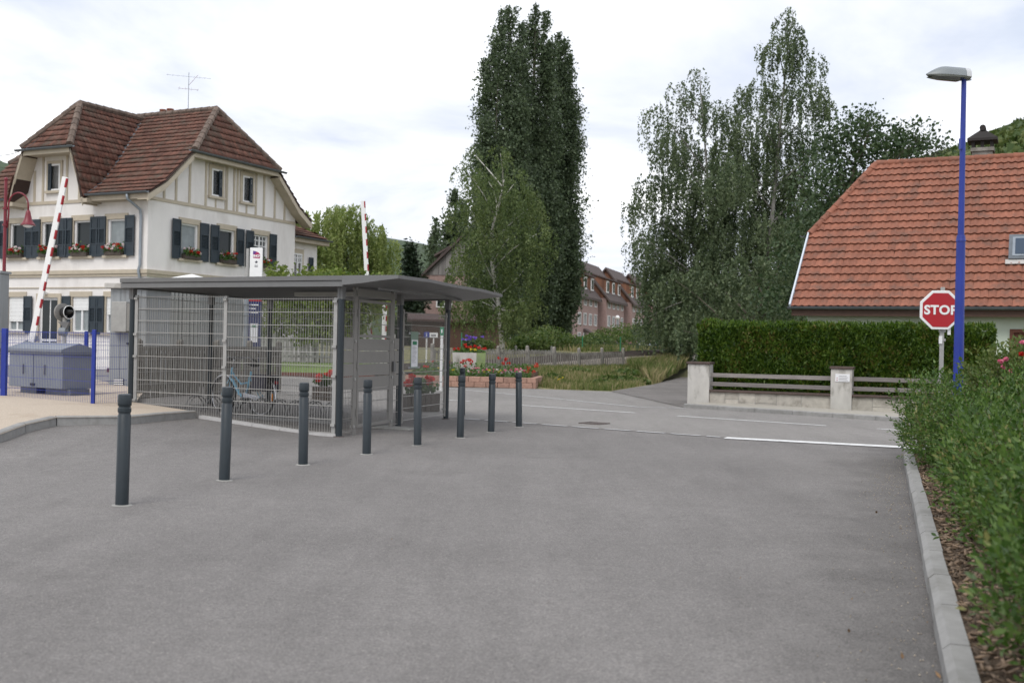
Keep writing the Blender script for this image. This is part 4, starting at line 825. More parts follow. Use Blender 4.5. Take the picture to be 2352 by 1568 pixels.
def tree(name, label, cat, d, base, blobs, lm, bark, leaf=.12, per=900, style='ball', strand=1.3, trunk_pts=None, r0=.22, group=None, zbase=0.0, sc=(1, 1, 1), depth=1.0, aspect=.55):
    bp = P(base[0], base[1], d); bp.z = zbase
    t = thing(name, label, cat, bp, 0, group); C_ = []
    px_m = F / d; cz = [P(x, y, d) for x, y, _ in blobs]; cx = sum(c.x for c in cz) / len(cz)
    for (x, y, r), c in zip(blobs, cz):
        half = max(.5, (2.2 + .8 * r) * depth); c = Vector((c.x, c.y + random.uniform(-half, half), c.z)); C_.append((c - bp, r))
    tops = sorted(C_, key=lambda q: q[0].z); H_ = tops[-1][0].z
    tp = [Vector(q) for q in trunk_pts] if trunk_pts else [Vector((0, 0, -.2)), Vector((random.gauss(0, .1), 0, H_ * .3)), Vector((tops[-1][0].x * .5, 0, H_ * .65)), Vector((tops[-1][0].x, tops[-1][0].y * .6, H_ * .97))]
    tb = B(); tb.tube(tp, [r0 * (1 - .88 * i / (len(tp) - 1)) for i in range(len(tp))], 9); tr = obj('trunk', tb, bark, t, smooth=True)
    lb = B()
    def on_trunk(z):
        for a, c in zip(tp[:-1], tp[1:]):
            if a.z <= z <= c.z: return a.lerp(c, (z - a.z) / (c.z - a.z + 1e-6))
        return tp[-1] if z > tp[-1].z else tp[0]
    pts = []; tg = []
    for c, r in C_:
        a = on_trunk(max(H_ * .26, c.z - math.hypot(c.x, c.y) * .8 - r * .5)); limb_tube(lb, a, c, max(.02, r0 * .25), .012)
        n = int(per * r * r)
        if style == 'loose':
            q = ball(n, c, r * 1.15, (1, 1, .85), .0); q = q + rng.normal(0, .12, q.shape); pts.append(q); tg.append(rng.normal(size=q.shape))
            for _ in range(3): limb_tube(lb, a.lerp(Vector(c), .75), Vector(ball(1, c, r)[0]), .02, .006)
        elif style == 'ball':
            for s in range(max(3, int(5 * r))):       # sub clumps
                e = ball(1, c, r * .75, (1, 1, .8))[0]; q = ball(max(8, n // max(3, int(5 * r))), e, r * .42, (1, 1, .75), .1); pts.append(q); tg.append(rng.normal(size=q.shape) + np.array([0, 0, -.3]))
        else:
            ns = max(4, int(n / 26))
            st = ball(ns, c, r, (1, 1, .7), .15)
            for s in st:
                dx = s - np.array(c); L = strand * (.35 + .9 * rng.random()); k = int(14 + 14 * L); tt = np.sort(rng.random(k)) * L
                out = np.array([dx[0], dx[1], 0]); out /= np.linalg.norm(out) + 1e-6; arch = np.minimum(tt, .5)
                q = s + out[None, :] * (arch * .45)[:, None] + np.stack([np.zeros(k), np.zeros(k), .25 * np.minimum(tt, .35) - tt * .92], 1) + rng.normal(0, .055, (k, 3)); pts.append(q)
                tg.append(rng.normal(size=q.shape) * .5 + np.array([0, 0, -1.0]))
    obj('limbs', lb, bark, t, smooth=True)
    pts = np.concatenate(pts); tg = np.concatenate(tg)
    ok = pts[:, 2] > .15
    obj('crown', npmesh('crown', leaf_quads(pts[ok], leaf, tang=tg[ok], aspect=aspect), 4), lm, t)
    return t
def poplar(px, d, leaders, label, per=270, leaf=.18, zb=.4, dens=1.0, group='tall columnar poplars'):
    """leaders: (sideways picture offset, picture height of the tip, radius in metres)"""
    bp = P(px, 790, d); bp.z = zb; t = thing('poplar_tree', label, 'tree', bp, 0, group); pm = d / F
    Ls = [(dx * pm, random.gauss(0, .8) if k else 0, P(px, yt, d).z - zb, r) for k, (dx, yt, r) in enumerate([(a, b + 6, c * 1.28) for a, b, c in leaders])]; H_ = max(l[2] for l in Ls)
    tb = B().tube([(0, 0, -.3), (.1, 0, H_ * .3), (-.1, .1, H_ * .65), (0, 0, H_ * .96)], [.45, .36, .2, .03], 9); obj('trunk', tb, M['bark'], t, smooth=True)
    pts = []; tg = []; lb = B()
    for dx, dy, h, rad in Ls:
        z0 = .05 * H_ + .10 * h * random.random(); limb_tube(lb, (dx * .2, dy * .2, max(.5, z0 - .2 * h * random.random())), (dx, dy, h * .97), .10, .012, .02, 7)
        n_pl = int(dens * 46 * h / 26 * (rad / .9))
        for k in range(n_pl):
            u = (k + rng.random()) / n_pl; zc = z0 + (h - z0) * u; rr = rad * (.30 + 1.15 * math.sin(PI * min(1, (.12 + u * .86))) ** .8) * (1 if u < .62 else max(.30, 1 - ((u - .62) / .43) ** 2.4)); th = rng.random() * 2 * PI; L = .9 + 1.5 * rng.random()
            so = .75 + .25 * ss(0, .35, u); base = np.array([dx * so, dy * so, zc]); ro = rr * math.sqrt(rng.random()); q0 = base + np.array([math.cos(th) * ro * .5, math.sin(th) * ro * .5, -L * .5]); q1 = base + np.array([math.cos(th) * ro * 1.1, math.sin(th) * ro * 1.1, L * .5])
            if u > .93: q1[2] = min(q1[2], h)
            n = int(per * (.5 + .6 * rng.random()) * (.45 + .55 * min(1, rr / .9))); sx = rng.random(n); w_ = (.16 + .22 * np.sin(PI * np.clip(sx, .05, .95))) * min(1.2, .35 + rr * .75)
            pts.append(q0 + (q1 - q0) * sx[:, None] + rng.normal(0, .14, 3) + rng.normal(0, 1, (n, 3)) * w_[:, None] * np.array([1, 1, 1.15])); tg.append(rng.normal(size=(n, 3)) + np.array([0, 0, .6]))
    obj('limbs', lb, M['bark'], t, smooth=True)
    pts = np.concatenate(pts); obj('crown', npmesh('crown', leaf_quads(pts, leaf, tang=np.concatenate(tg), aspect=.8), 4), M['poplar_leaf'], t); return t
poplar(1157, 84, [(0, 8, .95), (-20, 34, .9), (-36, 70, .85), (-50, 125, .75), (26, 40, .8), (-50, 300, .8), (-46, 400, .9), (14, 190, .9), (36, 260, .8), (-20, 330, .9), (20, 440, 1.0), (-40, 520, .8)], 'tall poplar, leftmost of the three, above the weeping birch')
poplar(1216, 88, [(0, 6, .95), (-22, 46, .85), (18, 28, .85), (32, 100, .85), (-30, 250, .8), (8, 300, 1.0), (36, 380, .9), (-14, 430, 1.0)], 'tallest poplar, in the middle of the three')
poplar(1270, 92, [(0, 70, .95), (-20, 96, .8), (16, 86, .85), (26, 125, .8), (32, 215, .75), (36, 340, .7), (38, 470, .6), (-30, 280, .9), (10, 330, 1.0), (24, 560, .8), (-14, 470, 1.0), (14, 500, .9)], 'tall poplar, rightmost of the three, beside the apartment blocks')
poplar(997, 135, [(0, 494, .9), (-10, 540, .8), (9, 560, .8)], 'small distant poplar standing alone behind the grey boarded gable', 170, .28, .8)
poplar(1040, 120, [(0, 430, 1.0), (-16, 500, .9), (14, 470, .9), (-6, 540, 1.0)], 'distant poplar between the boarded gable and the weeping birch', 180, .28, .8)
bt = [(0, 0, -.3), (-.12, 0, 1.6), (-.32, .1, 3.2), (-.6, .1, 4.8), (-.75, .05, 5.8), (-.68, 0, 6.8), (-.45, 0, 7.8), (-.25, 0, 8.6), (-.15, 0, 9.2)]
tree('weeping_birch', 'pale green weeping birch with white trunk in front of the poplars', 'tree', 52, (1157, 810), [(1150, 365, .6), (1118, 405, 1.0), (1078, 335, .45), (1072, 400, .6), (1180, 420, 1.1), (1150, 470, 1.2), (1080, 480, 1.1), (1222, 465, .9), (1232, 540, 1.0), (1170, 550, 1.3), (1098, 560, 1.2), (1058, 600, .8), (1203, 620, 1.2), (1130, 630, 1.2), (1058, 680, .9), (1205, 690, .95), (1140, 700, 1.2), (1085, 700, 1.0), (1180, 715, .9), (1045, 640, .6)], M['birch_leaf'], M['birch_bark'], .11, 1500, 'weep', 1.5, bt, .145, zbase=.3, depth=.55)
RB = [(1808, 38, .4), (1788, 66, .55), (1802, 98, .8), (1772, 125, 1.0), (1838, 150, 1.0), (1760, 195, 1.3), (1838, 230, 1.3), (1738, 280, 1.5), (1828, 310, 1.5), (1874, 250, .7), (1702, 350, 1.6), (1790, 390, 1.7), (1862, 400, 1.2), (1718, 460, 1.7), (1800, 480, 1.6), (1692, 560, 1.8), (1782, 570, 1.7), (1702, 660, 1.9), (1800, 660, 1.6), (1722, 740, 1.8), (1880, 330, .7), (1660, 420, 1.4), (1680, 380, 1.2), (1662, 500, 1.5), (1745, 530, 1.5), (1650, 600, 1.4), (1840, 450, 1.2), (1850, 540, 1.3), (1680, 320, .8)]
LB = [(1608, 165, .5), (1600, 215, .9), (1644, 265, 1.1), (1550, 200, .5), (1560, 285, 1.0), (1500, 262, .7), (1530, 340, 1.1), (1600, 350, 1.5), (1502, 425, 1.1), (1565, 430, 1.5), (1640, 440, 1.5), (1472, 470, .7), (1525, 530, 1.3), (1600, 540, 1.6), (1480, 560, .8), (1535, 625, 1.4), (1612, 640, 1.7), (1545, 715, 1.6), (1625, 730, 1.7), (1500, 665, 1.0), (1480, 730, .8), (1570, 775, 1.2), (1560, 500, 1.3), (1580, 590, 1.4), (1450, 470, .5), (1500, 600, 1.2), (1455, 560, .6)]
tree('birch_tree', 'tallest birch, dark green, rising behind the thuja hedge', 'tree', 58, (1765, 810), RB, M['birch_dark'], M['grey_bark'], .135, 1350, 'weep', 2.0, None, .2, 'birches behind the hedge', depth=.6)
tree('birch_tree', 'left birch, lower and broader, beyond the end of the hedge', 'tree', 61, (1640, 810), LB, M['birch_dark'], M['grey_bark'], .135, 1350, 'weep', 2.0, None, .17, 'birches behind the hedge', depth=.6)
tree('locust_tree', 'dark round leaved tree leaning out behind the red roof', 'tree', 47, (1880, 800), [(1905, 330, 1.1), (1945, 300, 1.1), (1988, 272, .7), (1978, 335, 1.3), (2035, 315, 1.1), (2070, 330, 1.0), (2098, 318, .9), (2128, 335, .8), (2150, 345, .5), (1920, 385, 1.4), (1985, 390, 1.3), (2040, 365, 1.1), (2090, 360, .9), (1880, 440, 1.4), (1935, 450, 1.2), (1960, 430, 1.0), (1870, 520, 1.3), (1900, 500, 1.0), (1845, 590, 1.4), (1862, 650, 1.3), (1800, 690, 1.2)], M['broad_leaf'], M['bark'], .15, 430, 'loose', depth=.35, aspect=.75)
tree('understorey_tree', 'dark leafy low tree filling the gap under the birches', 'tree', 52, (1700, 800), [(1560, 640, 1.0), (1640, 640, 1.2), (1720, 620, 1.3), (1790, 610, 1.2), (1600, 720, 1.2), (1690, 710, 1.4), (1780, 700, 1.4), (1560, 760, .9)], M['birch_dark'], M['bark'], .16, 900, 'weep', 1.2, depth=.5)
tree('weeping_willow', 'light green weeping willow behind the station house', 'tree', 68, (800, 800), [(760, 488, 1.0), (718, 515, 1.1), (802, 498, 1.2), (850, 520, 1.0), (880, 555, .8), (740, 565, 1.5), (812, 575, 1.6), (866, 605, 1.1), (884, 650, .8), (698, 540, .9), (780, 640, 1.5), (850, 655, 1.2), (720, 630, 1.2)], M['willow_leaf'], M['bark'], .22, 1500, 'weep', 2.4, None, .4, aspect=.35, depth=.8)
tree('leafy_shrub', 'bright yellow green shrub beside the station house corner', 'shrub', 41.5, (735, 790), [(652, 640, .5), (700, 640, .5), (742, 646, .5), (792, 652, .55), (845, 656, .5), (880, 662, .45), (702, 660, .7), (640, 645, .5), (760, 668, .7), (820, 670, .7), (868, 672, .55), (702, 695, .9), (762, 700, 1.0), (830, 690, .9), (662, 700, .8), (640, 745, .7), (722, 750, .8), (792, 745, .9)], M['catalpa_leaf'], M['bark'], .13, 1500, 'loose', r0=.12, zbase=.5, aspect=.8, depth=.5)
def conifer(px, d, ytop, w_, label, zb=.5):
    bp = P(px, 790, d); bp.z = zb; H_ = P(px, ytop, d).z - zb; t = thing('pine_tree', label, 'tree', bp); obj('trunk', B().cyl((0, 0, -.3), (0, 0, H_ * .95), .3, .04, 8), M['bark'], t); pts = []; tg = []
    for k in range(80):
        u = .05 + .93 * k / 80; z = u * H_; th = rng.random() * 2 * PI; L = w_ * (1 - u) ** .62 * (.6 + .5 * rng.random()); n = int(30 + 130 * L / w_); s = rng.random(n)
        dirv = np.array([math.cos(th), math.sin(th), .12]); q = np.array([0, 0, z]) + dirv * (s * L)[:, None] + rng.normal(0, .28, (n, 3)); pts.append(q); tg.append(np.tile(dirv, (n, 1)) + rng.normal(0, .4, (n, 3)))
    obj('crown', npmesh('crown', leaf_quads(np.concatenate(pts), .36, tang=np.concatenate(tg), aspect=.4), 4), M['pine_leaf'], t)
conifer(940, 95, 556, 2.3, 'dark pine between the willow and the boarded gable')
# thuja hedge behind the garden wall
W0 = G(1603, 932); W1 = G(1931, 945.5); wd_ = (W1 - W0).normalized(); wn_ = Vector((-wd_.y, wd_.x, 0))
HA = W0 + wn_ * .75 - wd_ * .1; HL = 7.1; HT = 1.15; HH = 2.07
hedge = thing('thuja_hedge', 'clipped bright green thuja hedge behind the garden wall', 'hedge', HA, math.atan2(wd_.y, wd_.x))
def hedge_pts(n):
    a = []; nrm = []
    for _ in range(n):
        f = random.random()
        if f < .62: p = (random.random() * HL, 0, random.random() * HH); q = (0, -1, .35)
        elif f < .86: p = (random.random() * HL, random.random() * HT, HH); q = (0, 0, 1)
        elif f < .93: p = (0, random.random() * HT, random.random() * HH); q = (-1, 0, .35)
        else: p = (HL, random.random() * HT, random.random() * HH); q = (1, 0, .35)
        a.append(p); nrm.append(q)
    a = np.array(a); nrm = np.array(nrm, dtype=float)
    wob = .07 * np.sin(a[:, 0] * 2.3 + 1) + .05 * np.sin(a[:, 0] * 5.1 + a[:, 2] * 3.7) + .04 * np.sin(a[:, 2] * 6 + a[:, 0] * 9)
    dep = rng.exponential(.055, n) - .05
    a = a + nrm * (wob - dep)[:, None]; r_ = .12
    return a, nrm
a, nr_ = hedge_pts(85000); tg = rng.normal(0, .45, a.shape) + nr_ * .5 + np.array([0, 0, .75])
spray = leaf_quads(a, .115, tang=tg, aspect=.32)
k = 900; xs = rng.random(k) * HL; a2 = np.repeat(np.stack([xs, rng.random(k) * HT, np.full(k, HH + .02)], 1), 9, 0); a2[:, 2] += np.tile(np.linspace(0, 1, 9), k) * np.repeat(.04 + .13 * rng.random(k), 9); a2[:, :2] += rng.normal(0, .025, (k * 9, 2))
obj('foliage', npmesh('foliage', np.concatenate([spray, leaf_quads(a2, .10, tang=np.tile([0, 0, 1.2], (k * 9, 1)) + rng.normal(0, .4, (k * 9, 3)), aspect=.32)]), 4), M['thuja'], hedge)
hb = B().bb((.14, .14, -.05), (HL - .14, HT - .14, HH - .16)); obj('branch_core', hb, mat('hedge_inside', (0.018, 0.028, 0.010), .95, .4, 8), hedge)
# shrub border in the foreground: leafy twigs on rounded clumps
def leaf6(pts, size, tang, aspect=.42, fold=.25):
    n = len(pts); sz = size * (.5 + .75 * rng.random(n)); t = tang / (np.linalg.norm(tang, axis=1)[:, None] + 1e-9); a = rng.normal(size=(n, 3)) + np.array([0, 0, 1.1]); s = np.cross(t, a); s /= np.linalg.norm(s, axis=1)[:, None] + 1e-9; u = np.cross(s, t)
    L = sz[:, None]; w2 = (sz * aspect / 2)[:, None]
    q = np.stack([pts, pts + t * L * .35 + s * w2 + u * w2 * fold, pts + t * L * .7 + s * w2 * .8 + u * w2 * fold, pts + t * L - u * L * .08, pts + t * L * .7 - s * w2 * .8 + u * w2 * fold, pts + t * L * .35 - s * w2 + u * w2 * fold], 1)
    return q.reshape(-1, 3)
def twig_plant(lumps, n_tw, leaf, tl=.30, per=13, seedlow=.05):
    pts = []; tg = []; stems = B(); c = np.array([l[0] for l in lumps]); r = np.array([l[1] for l in lumps]); wgt = r ** 2; idx = rng.choice(len(lumps), n_tw, p=wgt / wgt.sum())
    for i in idx:
        d = rng.normal(size=3); d[2] = d[2] * .9 + .25; d /= np.linalg.norm(d); p = c[i] + d * r[i] * np.array([1, 1, .95]) * (.74 + .2 * rng.random())
        if p[2] < seedlow: continue
        q = ((p - c) / r[:, None]); dist = np.sqrt((q ** 2).sum(1)); 
        if (dist < .62).any() and rng.random() < .8: continue
        dirv = d * .75 + np.array([0, 0, .75]) + rng.normal(0, .28, 3); dirv /= np.linalg.norm(dirv); L = tl * (.55 + .8 * rng.random()); m = per; s = np.linspace(.12, 1, m)
        ax = p + dirv * (s * L)[:, None]; sd = np.cross(dirv, [0.3, .2, 1]); sd /= np.linalg.norm(sd) + 1e-9; up_ = np.cross(sd, dirv); th = np.arange(m) * 2.4 + rng.random() * 6
        rad = sd * np.cos(th)[:, None] + up_ * np.sin(th)[:, None]; pts.append(ax); tg.append(rad * (.95 - .5 * s)[:, None] + dirv * (.35 + .6 * s)[:, None])
        if rng.random() < .25: stems.tube([p - dirv * .12, p + dirv * L * .9], [.004, .0015], 3)
    return np.concatenate(pts), np.concatenate(tg), stems
lumps = []
o0 = KA; 
def kz(t, w, z): q = KA + kd * t + kn * w; return np.array([q.x, q.y, z])
for t in np.arange(-3.2, 10.9, .42):
    far = ss(6.0, 10.0, t)
    for w in (0.755 - .32 * far, 1.35, 1.95, 2.6, 3.3, 4.1):
        ww = w + random.uniform(-.14, .14); hh = (.92 if w < 1.1 else 1.10) + .12 * far + random.uniform(-.10, .12); r = .40 + random.uniform(-.05, .08)
        lumps.append((kz(t + random.uniform(-.15, .15), ww, hh - r * .95), r))
        if w < 1.5: lumps.append((kz(t + random.uniform(-.15, .15), ww - .03, .38), .36 + .06 * random.random()))
pts, tg, stems = twig_plant(lumps, 23000, .05, .24, 12)
shb = thing('shrub_border', 'dense glossy green shrub border behind the kerb, its leaves close to the camera', 'shrub', KA + kd * 4 + kn * 1.5)
off = np.array(shb.location); 
near = np.hypot(pts[:, 0], pts[:, 1]) < 30
obj('foliage', npmesh('foliage', leaf6(pts - off, .050, tg), 6), M['privet'], shb)
stems.v = [(x - off[0], y - off[1], z - off[2]) for x, y, z in stems.v]; obj('stems', stems, M['twig'], shb)
inner = np.concatenate([ball(170, l[0], l[1] * .85) for l in lumps]); inner = inner[inner[:, 2] > .12]
obj('inner_leaves', npmesh('inner_leaves', leaf_quads(inner - off, .07, aspect=.5), 4), M['privet'], shb)
# rose bush with pink blossoms behind the border
rbp = P(2338, 860, 13.2); rl = [((rbp.x + dx, rbp.y + dy, z), r) for dx, dy, z, r in ((0, 0, .75, .5), (.35, .1, 1.0, .4), (-.15, .2, 1.05, .32), (.5, .3, 1.25, .35), (.1, .1, 1.15, .3), (.75, .3, 1.1, .45))]
p_, t_, st_ = twig_plant([(np.array(c), r) for c, r in rl], 1300, .06, .28, 9); rb_ = thing('rose_bush', 'rose bush with pink and magenta blossoms behind the shrub border', 'rose bush', (rbp.x, rbp.y, 0)); off = np.array(rb_.location)
obj('foliage', npmesh('foliage', leaf6(p_ - off, .055, t_, .6), 6), M['weed'], rb_); st_.v = [(x - off[0], y - off[1], z - off[2]) for x, y, z in st_.v]; obj('stems', st_, M['twig'], rb_)
for px, py, m, r in ((2299, 830, 'pink_bloom', .038), (2310, 824, 'pink_bloom', .032), (2303, 842, 'pink_bloom', .03), (2345, 812, 'red_bloom', .035), (2350, 786, 'pink_bloom', .035), (2322, 851, 'pink_bloom', .028)):
    c = np.array(P(px, py, 13.0)) - off; obj('blossom', npmesh('blossom', leaf_quads(ball(60, c, r * .8, (1, 1, .8), .3), .03, aspect=.9), 4), M[m], rb_)
# tall grass and weeds on the bank
def blades(n, region, h0, h1, wd=.014):
    out = []
    for _ in range(n):
        x, y = region(); z = bank_z(x, y); h = h0 + (h1 - h0) * random.random() ** 1.4; th = random.random() * 6.28; ln = random.gauss(0, .22) * h; le = random.gauss(0, .22) * h
        w_ = wd * (.7 + .6 * random.random()) * (.6 + y / 60)
        out += [(x - w_ * math.cos(th), y - w_ * math.sin(th), z - .02), (x + w_ * math.cos(th), y + w_ * math.sin(th), z - .02), (x + ln * .45 + w_ * .7 * math.cos(th), y + le * .45, z + h * .62), (x + ln, y + le, z + h)]
    return np.array(out)
def reg(poly):
    xs = [p[0] for p in poly]; ys = [p[1] for p in poly]
    def f():
        while True:
            x = random.uniform(min(xs), max(xs)); y = random.uniform(min(ys), max(ys))
            if in_poly(x, y, poly): return x, y
    return f
be = [tuple(p[:2]) for p in bank_edge]
fr_poly = [(be[0][0] - .1, be[0][1] + .3), (be[1][0], be[1][1] + .25), (be[2][0] - .1, be[2][1] + .2), (be[3][0] - .15, be[3][1] + .1), (be[4][0] - .2, be[4][1]), (13.8, 72), (9, 62), (5.0, 53), (F0.x + fd.x * 9.6, F0.y + fd.y * 9.6), (F0.x + .3, F0.y - .1)]
tag(obj('tall_grass', npmesh('tall_grass', np.concatenate([blades(30000, reg(fr_poly), .06, .30), blades(9000, reg([be[2], be[3], be[4], (13.8, 72), (9, 62), (5.6, 52)]), .25, .7)]), 4), M['grass']), 'tall straw and green wild grass on the bank beside the path', 'grass', kind='stuff')
bk_poly = [(3.5, 60), (8, 70), (14, 84), (20, 100), (22, 112), (6, 88), (-1, 68)]
tag(obj('meadow_grass', npmesh('meadow_grass', blades(9000, reg(bk_poly), .2, .6, .02), 4), M['grass']), 'pale meadow grass growing beyond the railway track', 'grass', kind='stuff')
wp = []
for px, py, d, r in ((1470, 872, 42.5, .24), (1440, 850, 45, .36), (1400, 868, 42, .3), (1500, 848, 48, .38), (1330, 862, 44, .28), (1430, 868, 42, .34), (1265, 870, 40, .22), (1380, 880, 39.5, .25)):
    c = P(px, py, d); c.z = bank_z(c.x, c.y) + r * .3; wp.append(ball(600, c, r, (1.9, 1.6, .8)))
for px, py, d, r in ((1400, 775, 78, 1.1), (1440, 770, 80, 1.3), (1480, 768, 84, 1.2), (1520, 772, 86, 1.1), (1370, 785, 74, .9), (1550, 778, 84, .9), (1340, 790, 70, .7), (1300, 790, 66, .9), (1260, 775, 64, 1.0), (1230, 785, 62, .9), (1200, 790, 60, .6), (1100, 795, 58, .6)):
    c = P(px, py, d); wp.append(ball(1500, c, r, (1.5, 1.2, .75)))
tag(obj('weeds', npmesh('weeds', leaf_quads(np.concatenate(wp), .15, aspect=.6), 4), M['weed']), 'green bushy weeds on the bank and beyond the track', 'weeds', kind='stuff')
yf = [P(1284 + random.gauss(0, 5), 870 + random.gauss(0, 3), 39.5) for _ in range(14)]
tag(obj('yellow_flowers', npmesh('yellow_flowers', blooms(yf, .03, 12, .04), 4), M['yellow_bloom']), 'few small yellow wild flowers in the grass by the flower bed', 'flowers', kind='stuff')
# hills
def hill(name, pts, d, depth, label, n_tree=0):
    hp = [P(x, y, d) for x, y in pts]; b = B(); n = len(hp); rows = 7
    for r in range(rows):
        u = r / (rows - 1)
        for p in hp: b.v.append((p.x * (1 - .35 * (1 - u)), d - depth * (1 - u), -3 + (p.z + 3) * (math.sin(u * PI / 2))))
    b.f = [(r * n + i, r * n + i + 1, (r + 1) * n + i + 1, (r + 1) * n + i) for r in range(rows - 1) for i in range(n - 1)]
    o = tag(obj(name, b, M['hill'], smooth=True), kind='structure'); return hp
M['hill'] = mat('wooded_hill', (0.035, 0.06, 0.022), .95, .45, .03, 0, stain=(0.02, 0.04, 0.018), sscale=.05)
hp = hill('hill', [(1700, 560), (1900, 470), (2050, 425), (2160, 392), (2250, 358), (2300, 335), (2352, 316), (2450, 270), (2650, 200), (3000, 140)], 520, 300, '')
crowns = []
for k in range(1500):
    i = random.choice(range(2, 8)); t = random.random(); a, c = hp[i], hp[i + 1]; u = 1 - random.random() ** 1.5 * .55; p = a.lerp(c, t); z = -3 + (p.z + 3) * math.sin(u * PI / 2); q = (p.x * (1 - .35 * (1 - u)), 520 - 300 * (1 - u), z + 1.0); crowns.append(ball(34, q, random.uniform(3.0, 5.5), (1, 1, .9), .5))
tag(obj('forest', npmesh('forest', leaf_quads(np.concatenate(crowns), 2.9, aspect=.8), 4), M['forest']), 'green forest covering the steep hill behind the red roof', 'forest', kind='stuff')
hill('hill', [(-400, 330), (-100, 350), (0, 374), (20, 380), (60, 400), (200, 440), (400, 520), (600, 590), (780, 570), (850, 555), (900, 562), (980, 575), (1060, 600), (1200, 690)], 1500, 900, '')
hill('hill', [(1250, 600), (1330, 615), (1400, 632), (1450, 641), (1500, 652), (1560, 660), (1700, 640), (1900, 600), (2200, 560)], 3400, 1200, '')
# ================================================================ BOLLARDS
bprof = [(.057, -.05), (.057, .80), (.052, .806), (.052, .824), (.0585, .830), (.0585, .862), (.0525, .868), (.0525, .882), (.0592, .889), (.0602, .902), (.0595, .974), (.056, .984), (.03, .990), (.001, .992)]
bm_ = None
spots = [((280, 1160), 'leftmost and largest dark steel bollard, before the blue mesh fence'), ((515, 1103), 'dark steel bollard before the parked bicycle'), ((696, 1067), 'dark steel bollard before the geranium tub inside the mesh'), ((842, 1043), 'dark steel bollard before the shelter door'), ((959, 1023), 'dark steel bollard just right of the shelter door, before the long geranium trough'), ((1057, 1005), 'dark steel bollard at the right edge of the shelter, with another behind it'), ((1128, 992), 'second bollard from the right end of the row'), ((1192, 980), 'bollard at the right end of the row, standing alone')]
for (px, py), lab in spots + [((1062, 954), 'far bollard hidden except for its head behind another bollard')]:
    p = Gh(px, py); t = thing('bollard', lab, 'bollard', p, random.random() * 6, 'dark steel bollards across the car park', rot=(random.gauss(0, .011), random.gauss(0, .011), random.random()))
    if bm_ is None:
        bm_ = bpy.data.meshes.new('post'); q = B().lathe(bprof, n=28); bm_.from_pydata(q.v, [], q.f); bm_.materials.append(M['slate_steel']); bm_.shade_smooth(); bm_.set_sharp_from_angle(angle=R(40))
        bf = bpy.data.meshes.new('footing'); q = B().lathe([(.09, .001), (.082, .006), (.058, .009)], n=20); bf.from_pydata(q.v, [], q.f); bf.materials.append(M['concrete'])
    for nm, me in (('post', bm_), ('footing', bf)):
        o = bpy.data.objects.new(nm, me); COL.objects.link(o); o.parent = t
# ================================================================ BICYCLE SHELTER
FR = Gh(778, 1003); FRp = Vector((FR.x, FR.y, 0)); FL = Vector((P(303, 800, 18.6).x, 18.6, 0)); RB_ = G(1024, 962); RM = G(914, 980)
av = (FL - FRp).normalized(); bv = (RB_ - FRp).normalized(); LF = (FL - FRp).length; LS = (RB_ - FRp).length; BL = FL + bv * LS; LM = FL + bv * LS * .52
sh_ = thing('bicycle_shelter', 'grey mesh walled bicycle shelter with flat metal roof and door', 'shelter', FRp, math.atan2(-av.y, -av.x))
Ms = (Matrix.Translation(FRp) @ Matrix.Rotation(math.atan2(-av.y, -av.x), 4, 'Z')).inverted()
def L_(p): return Ms @ Vector(p)
def at(base, d, s, z=0.0): q = base + d * s; return L_((q.x, q.y, z))
ZT, ZF = 2.50, 2.335
def z_here(p): return hgt(p.x, p.y)
for p in (FRp, FL, LM, BL, RB_, RM):
    zb = z_here(p); q = B().cyl(L_((p.x, p.y, zb - .1)), L_((p.x, p.y, 2.15)), .052, n=18); o = obj('post', q, M['slate_steel'], sh_, smooth='auto')
    q = B(); c = L_((p.x, p.y, 2.245)); q.box(c - Vector((.026, 0, 0)), (.045, .09, .20)); q.box(c + Vector((.026, 0, 0)), (.045, .09, .20)); obj('bracket', q, M['grey_steel'], o)
    q = B().cyl(L_((p.x, p.y, zb - .02)), L_((p.x, p.y, zb + .012)), .085, n=14); obj('base_plate', q, M['rust'], o)
# roof: slab with two-part fascia, then a cantilever towards the car park
A0 = FL + av * .12 - bv * .16; A1 = FRp - av * .12 - bv * .16; A2 = FRp - av * .12 + bv * (LS + .22); A3 = FL + av * .12 + bv * (LS + .22)
def quadz(ps, z): return [L_((p.x, p.y, z)) for p in ps]
q = B(); q.prism(quadz((A0, A1, A2, A3), ZF + .03), (0, 0, ZT - ZF - .05)); rfs = obj('roof', q, M['dark_soffit'], sh_)
def fascia(a, c, out):
    q = B(); n = out.normalized()
    f = lambda p, o_, z: L_((p.x + n.x * o_, p.y + n.y * o_, z))
    q.prism([f(a, .0, ZF), f(a, .035, ZF), f(a, .035, ZF + .085), f(a, .0, ZF + .085)], L_((c.x, c.y, 0)) - L_((a.x, a.y, 0))); obj('fascia', q, M['grey_steel'], rfs)
    q = B(); q.prism([f(a, .0, ZF + .088), f(a, .055, ZF + .095), f(a, .06, ZT), f(a, .0, ZT)], L_((c.x, c.y, 0)) - L_((a.x, a.y, 0))); obj('roof_edge', q, M['grey_steel'], rfs)
fascia(A0, A1, -bv); fascia(A0, A3, av); fascia(A3, A2, bv)
q = B(); q.prism(quadz((A0, A1, A2, A3), ZT - .02), (0, 0, .024)); obj('roof_sheet', q, M['grey_steel'], rfs)
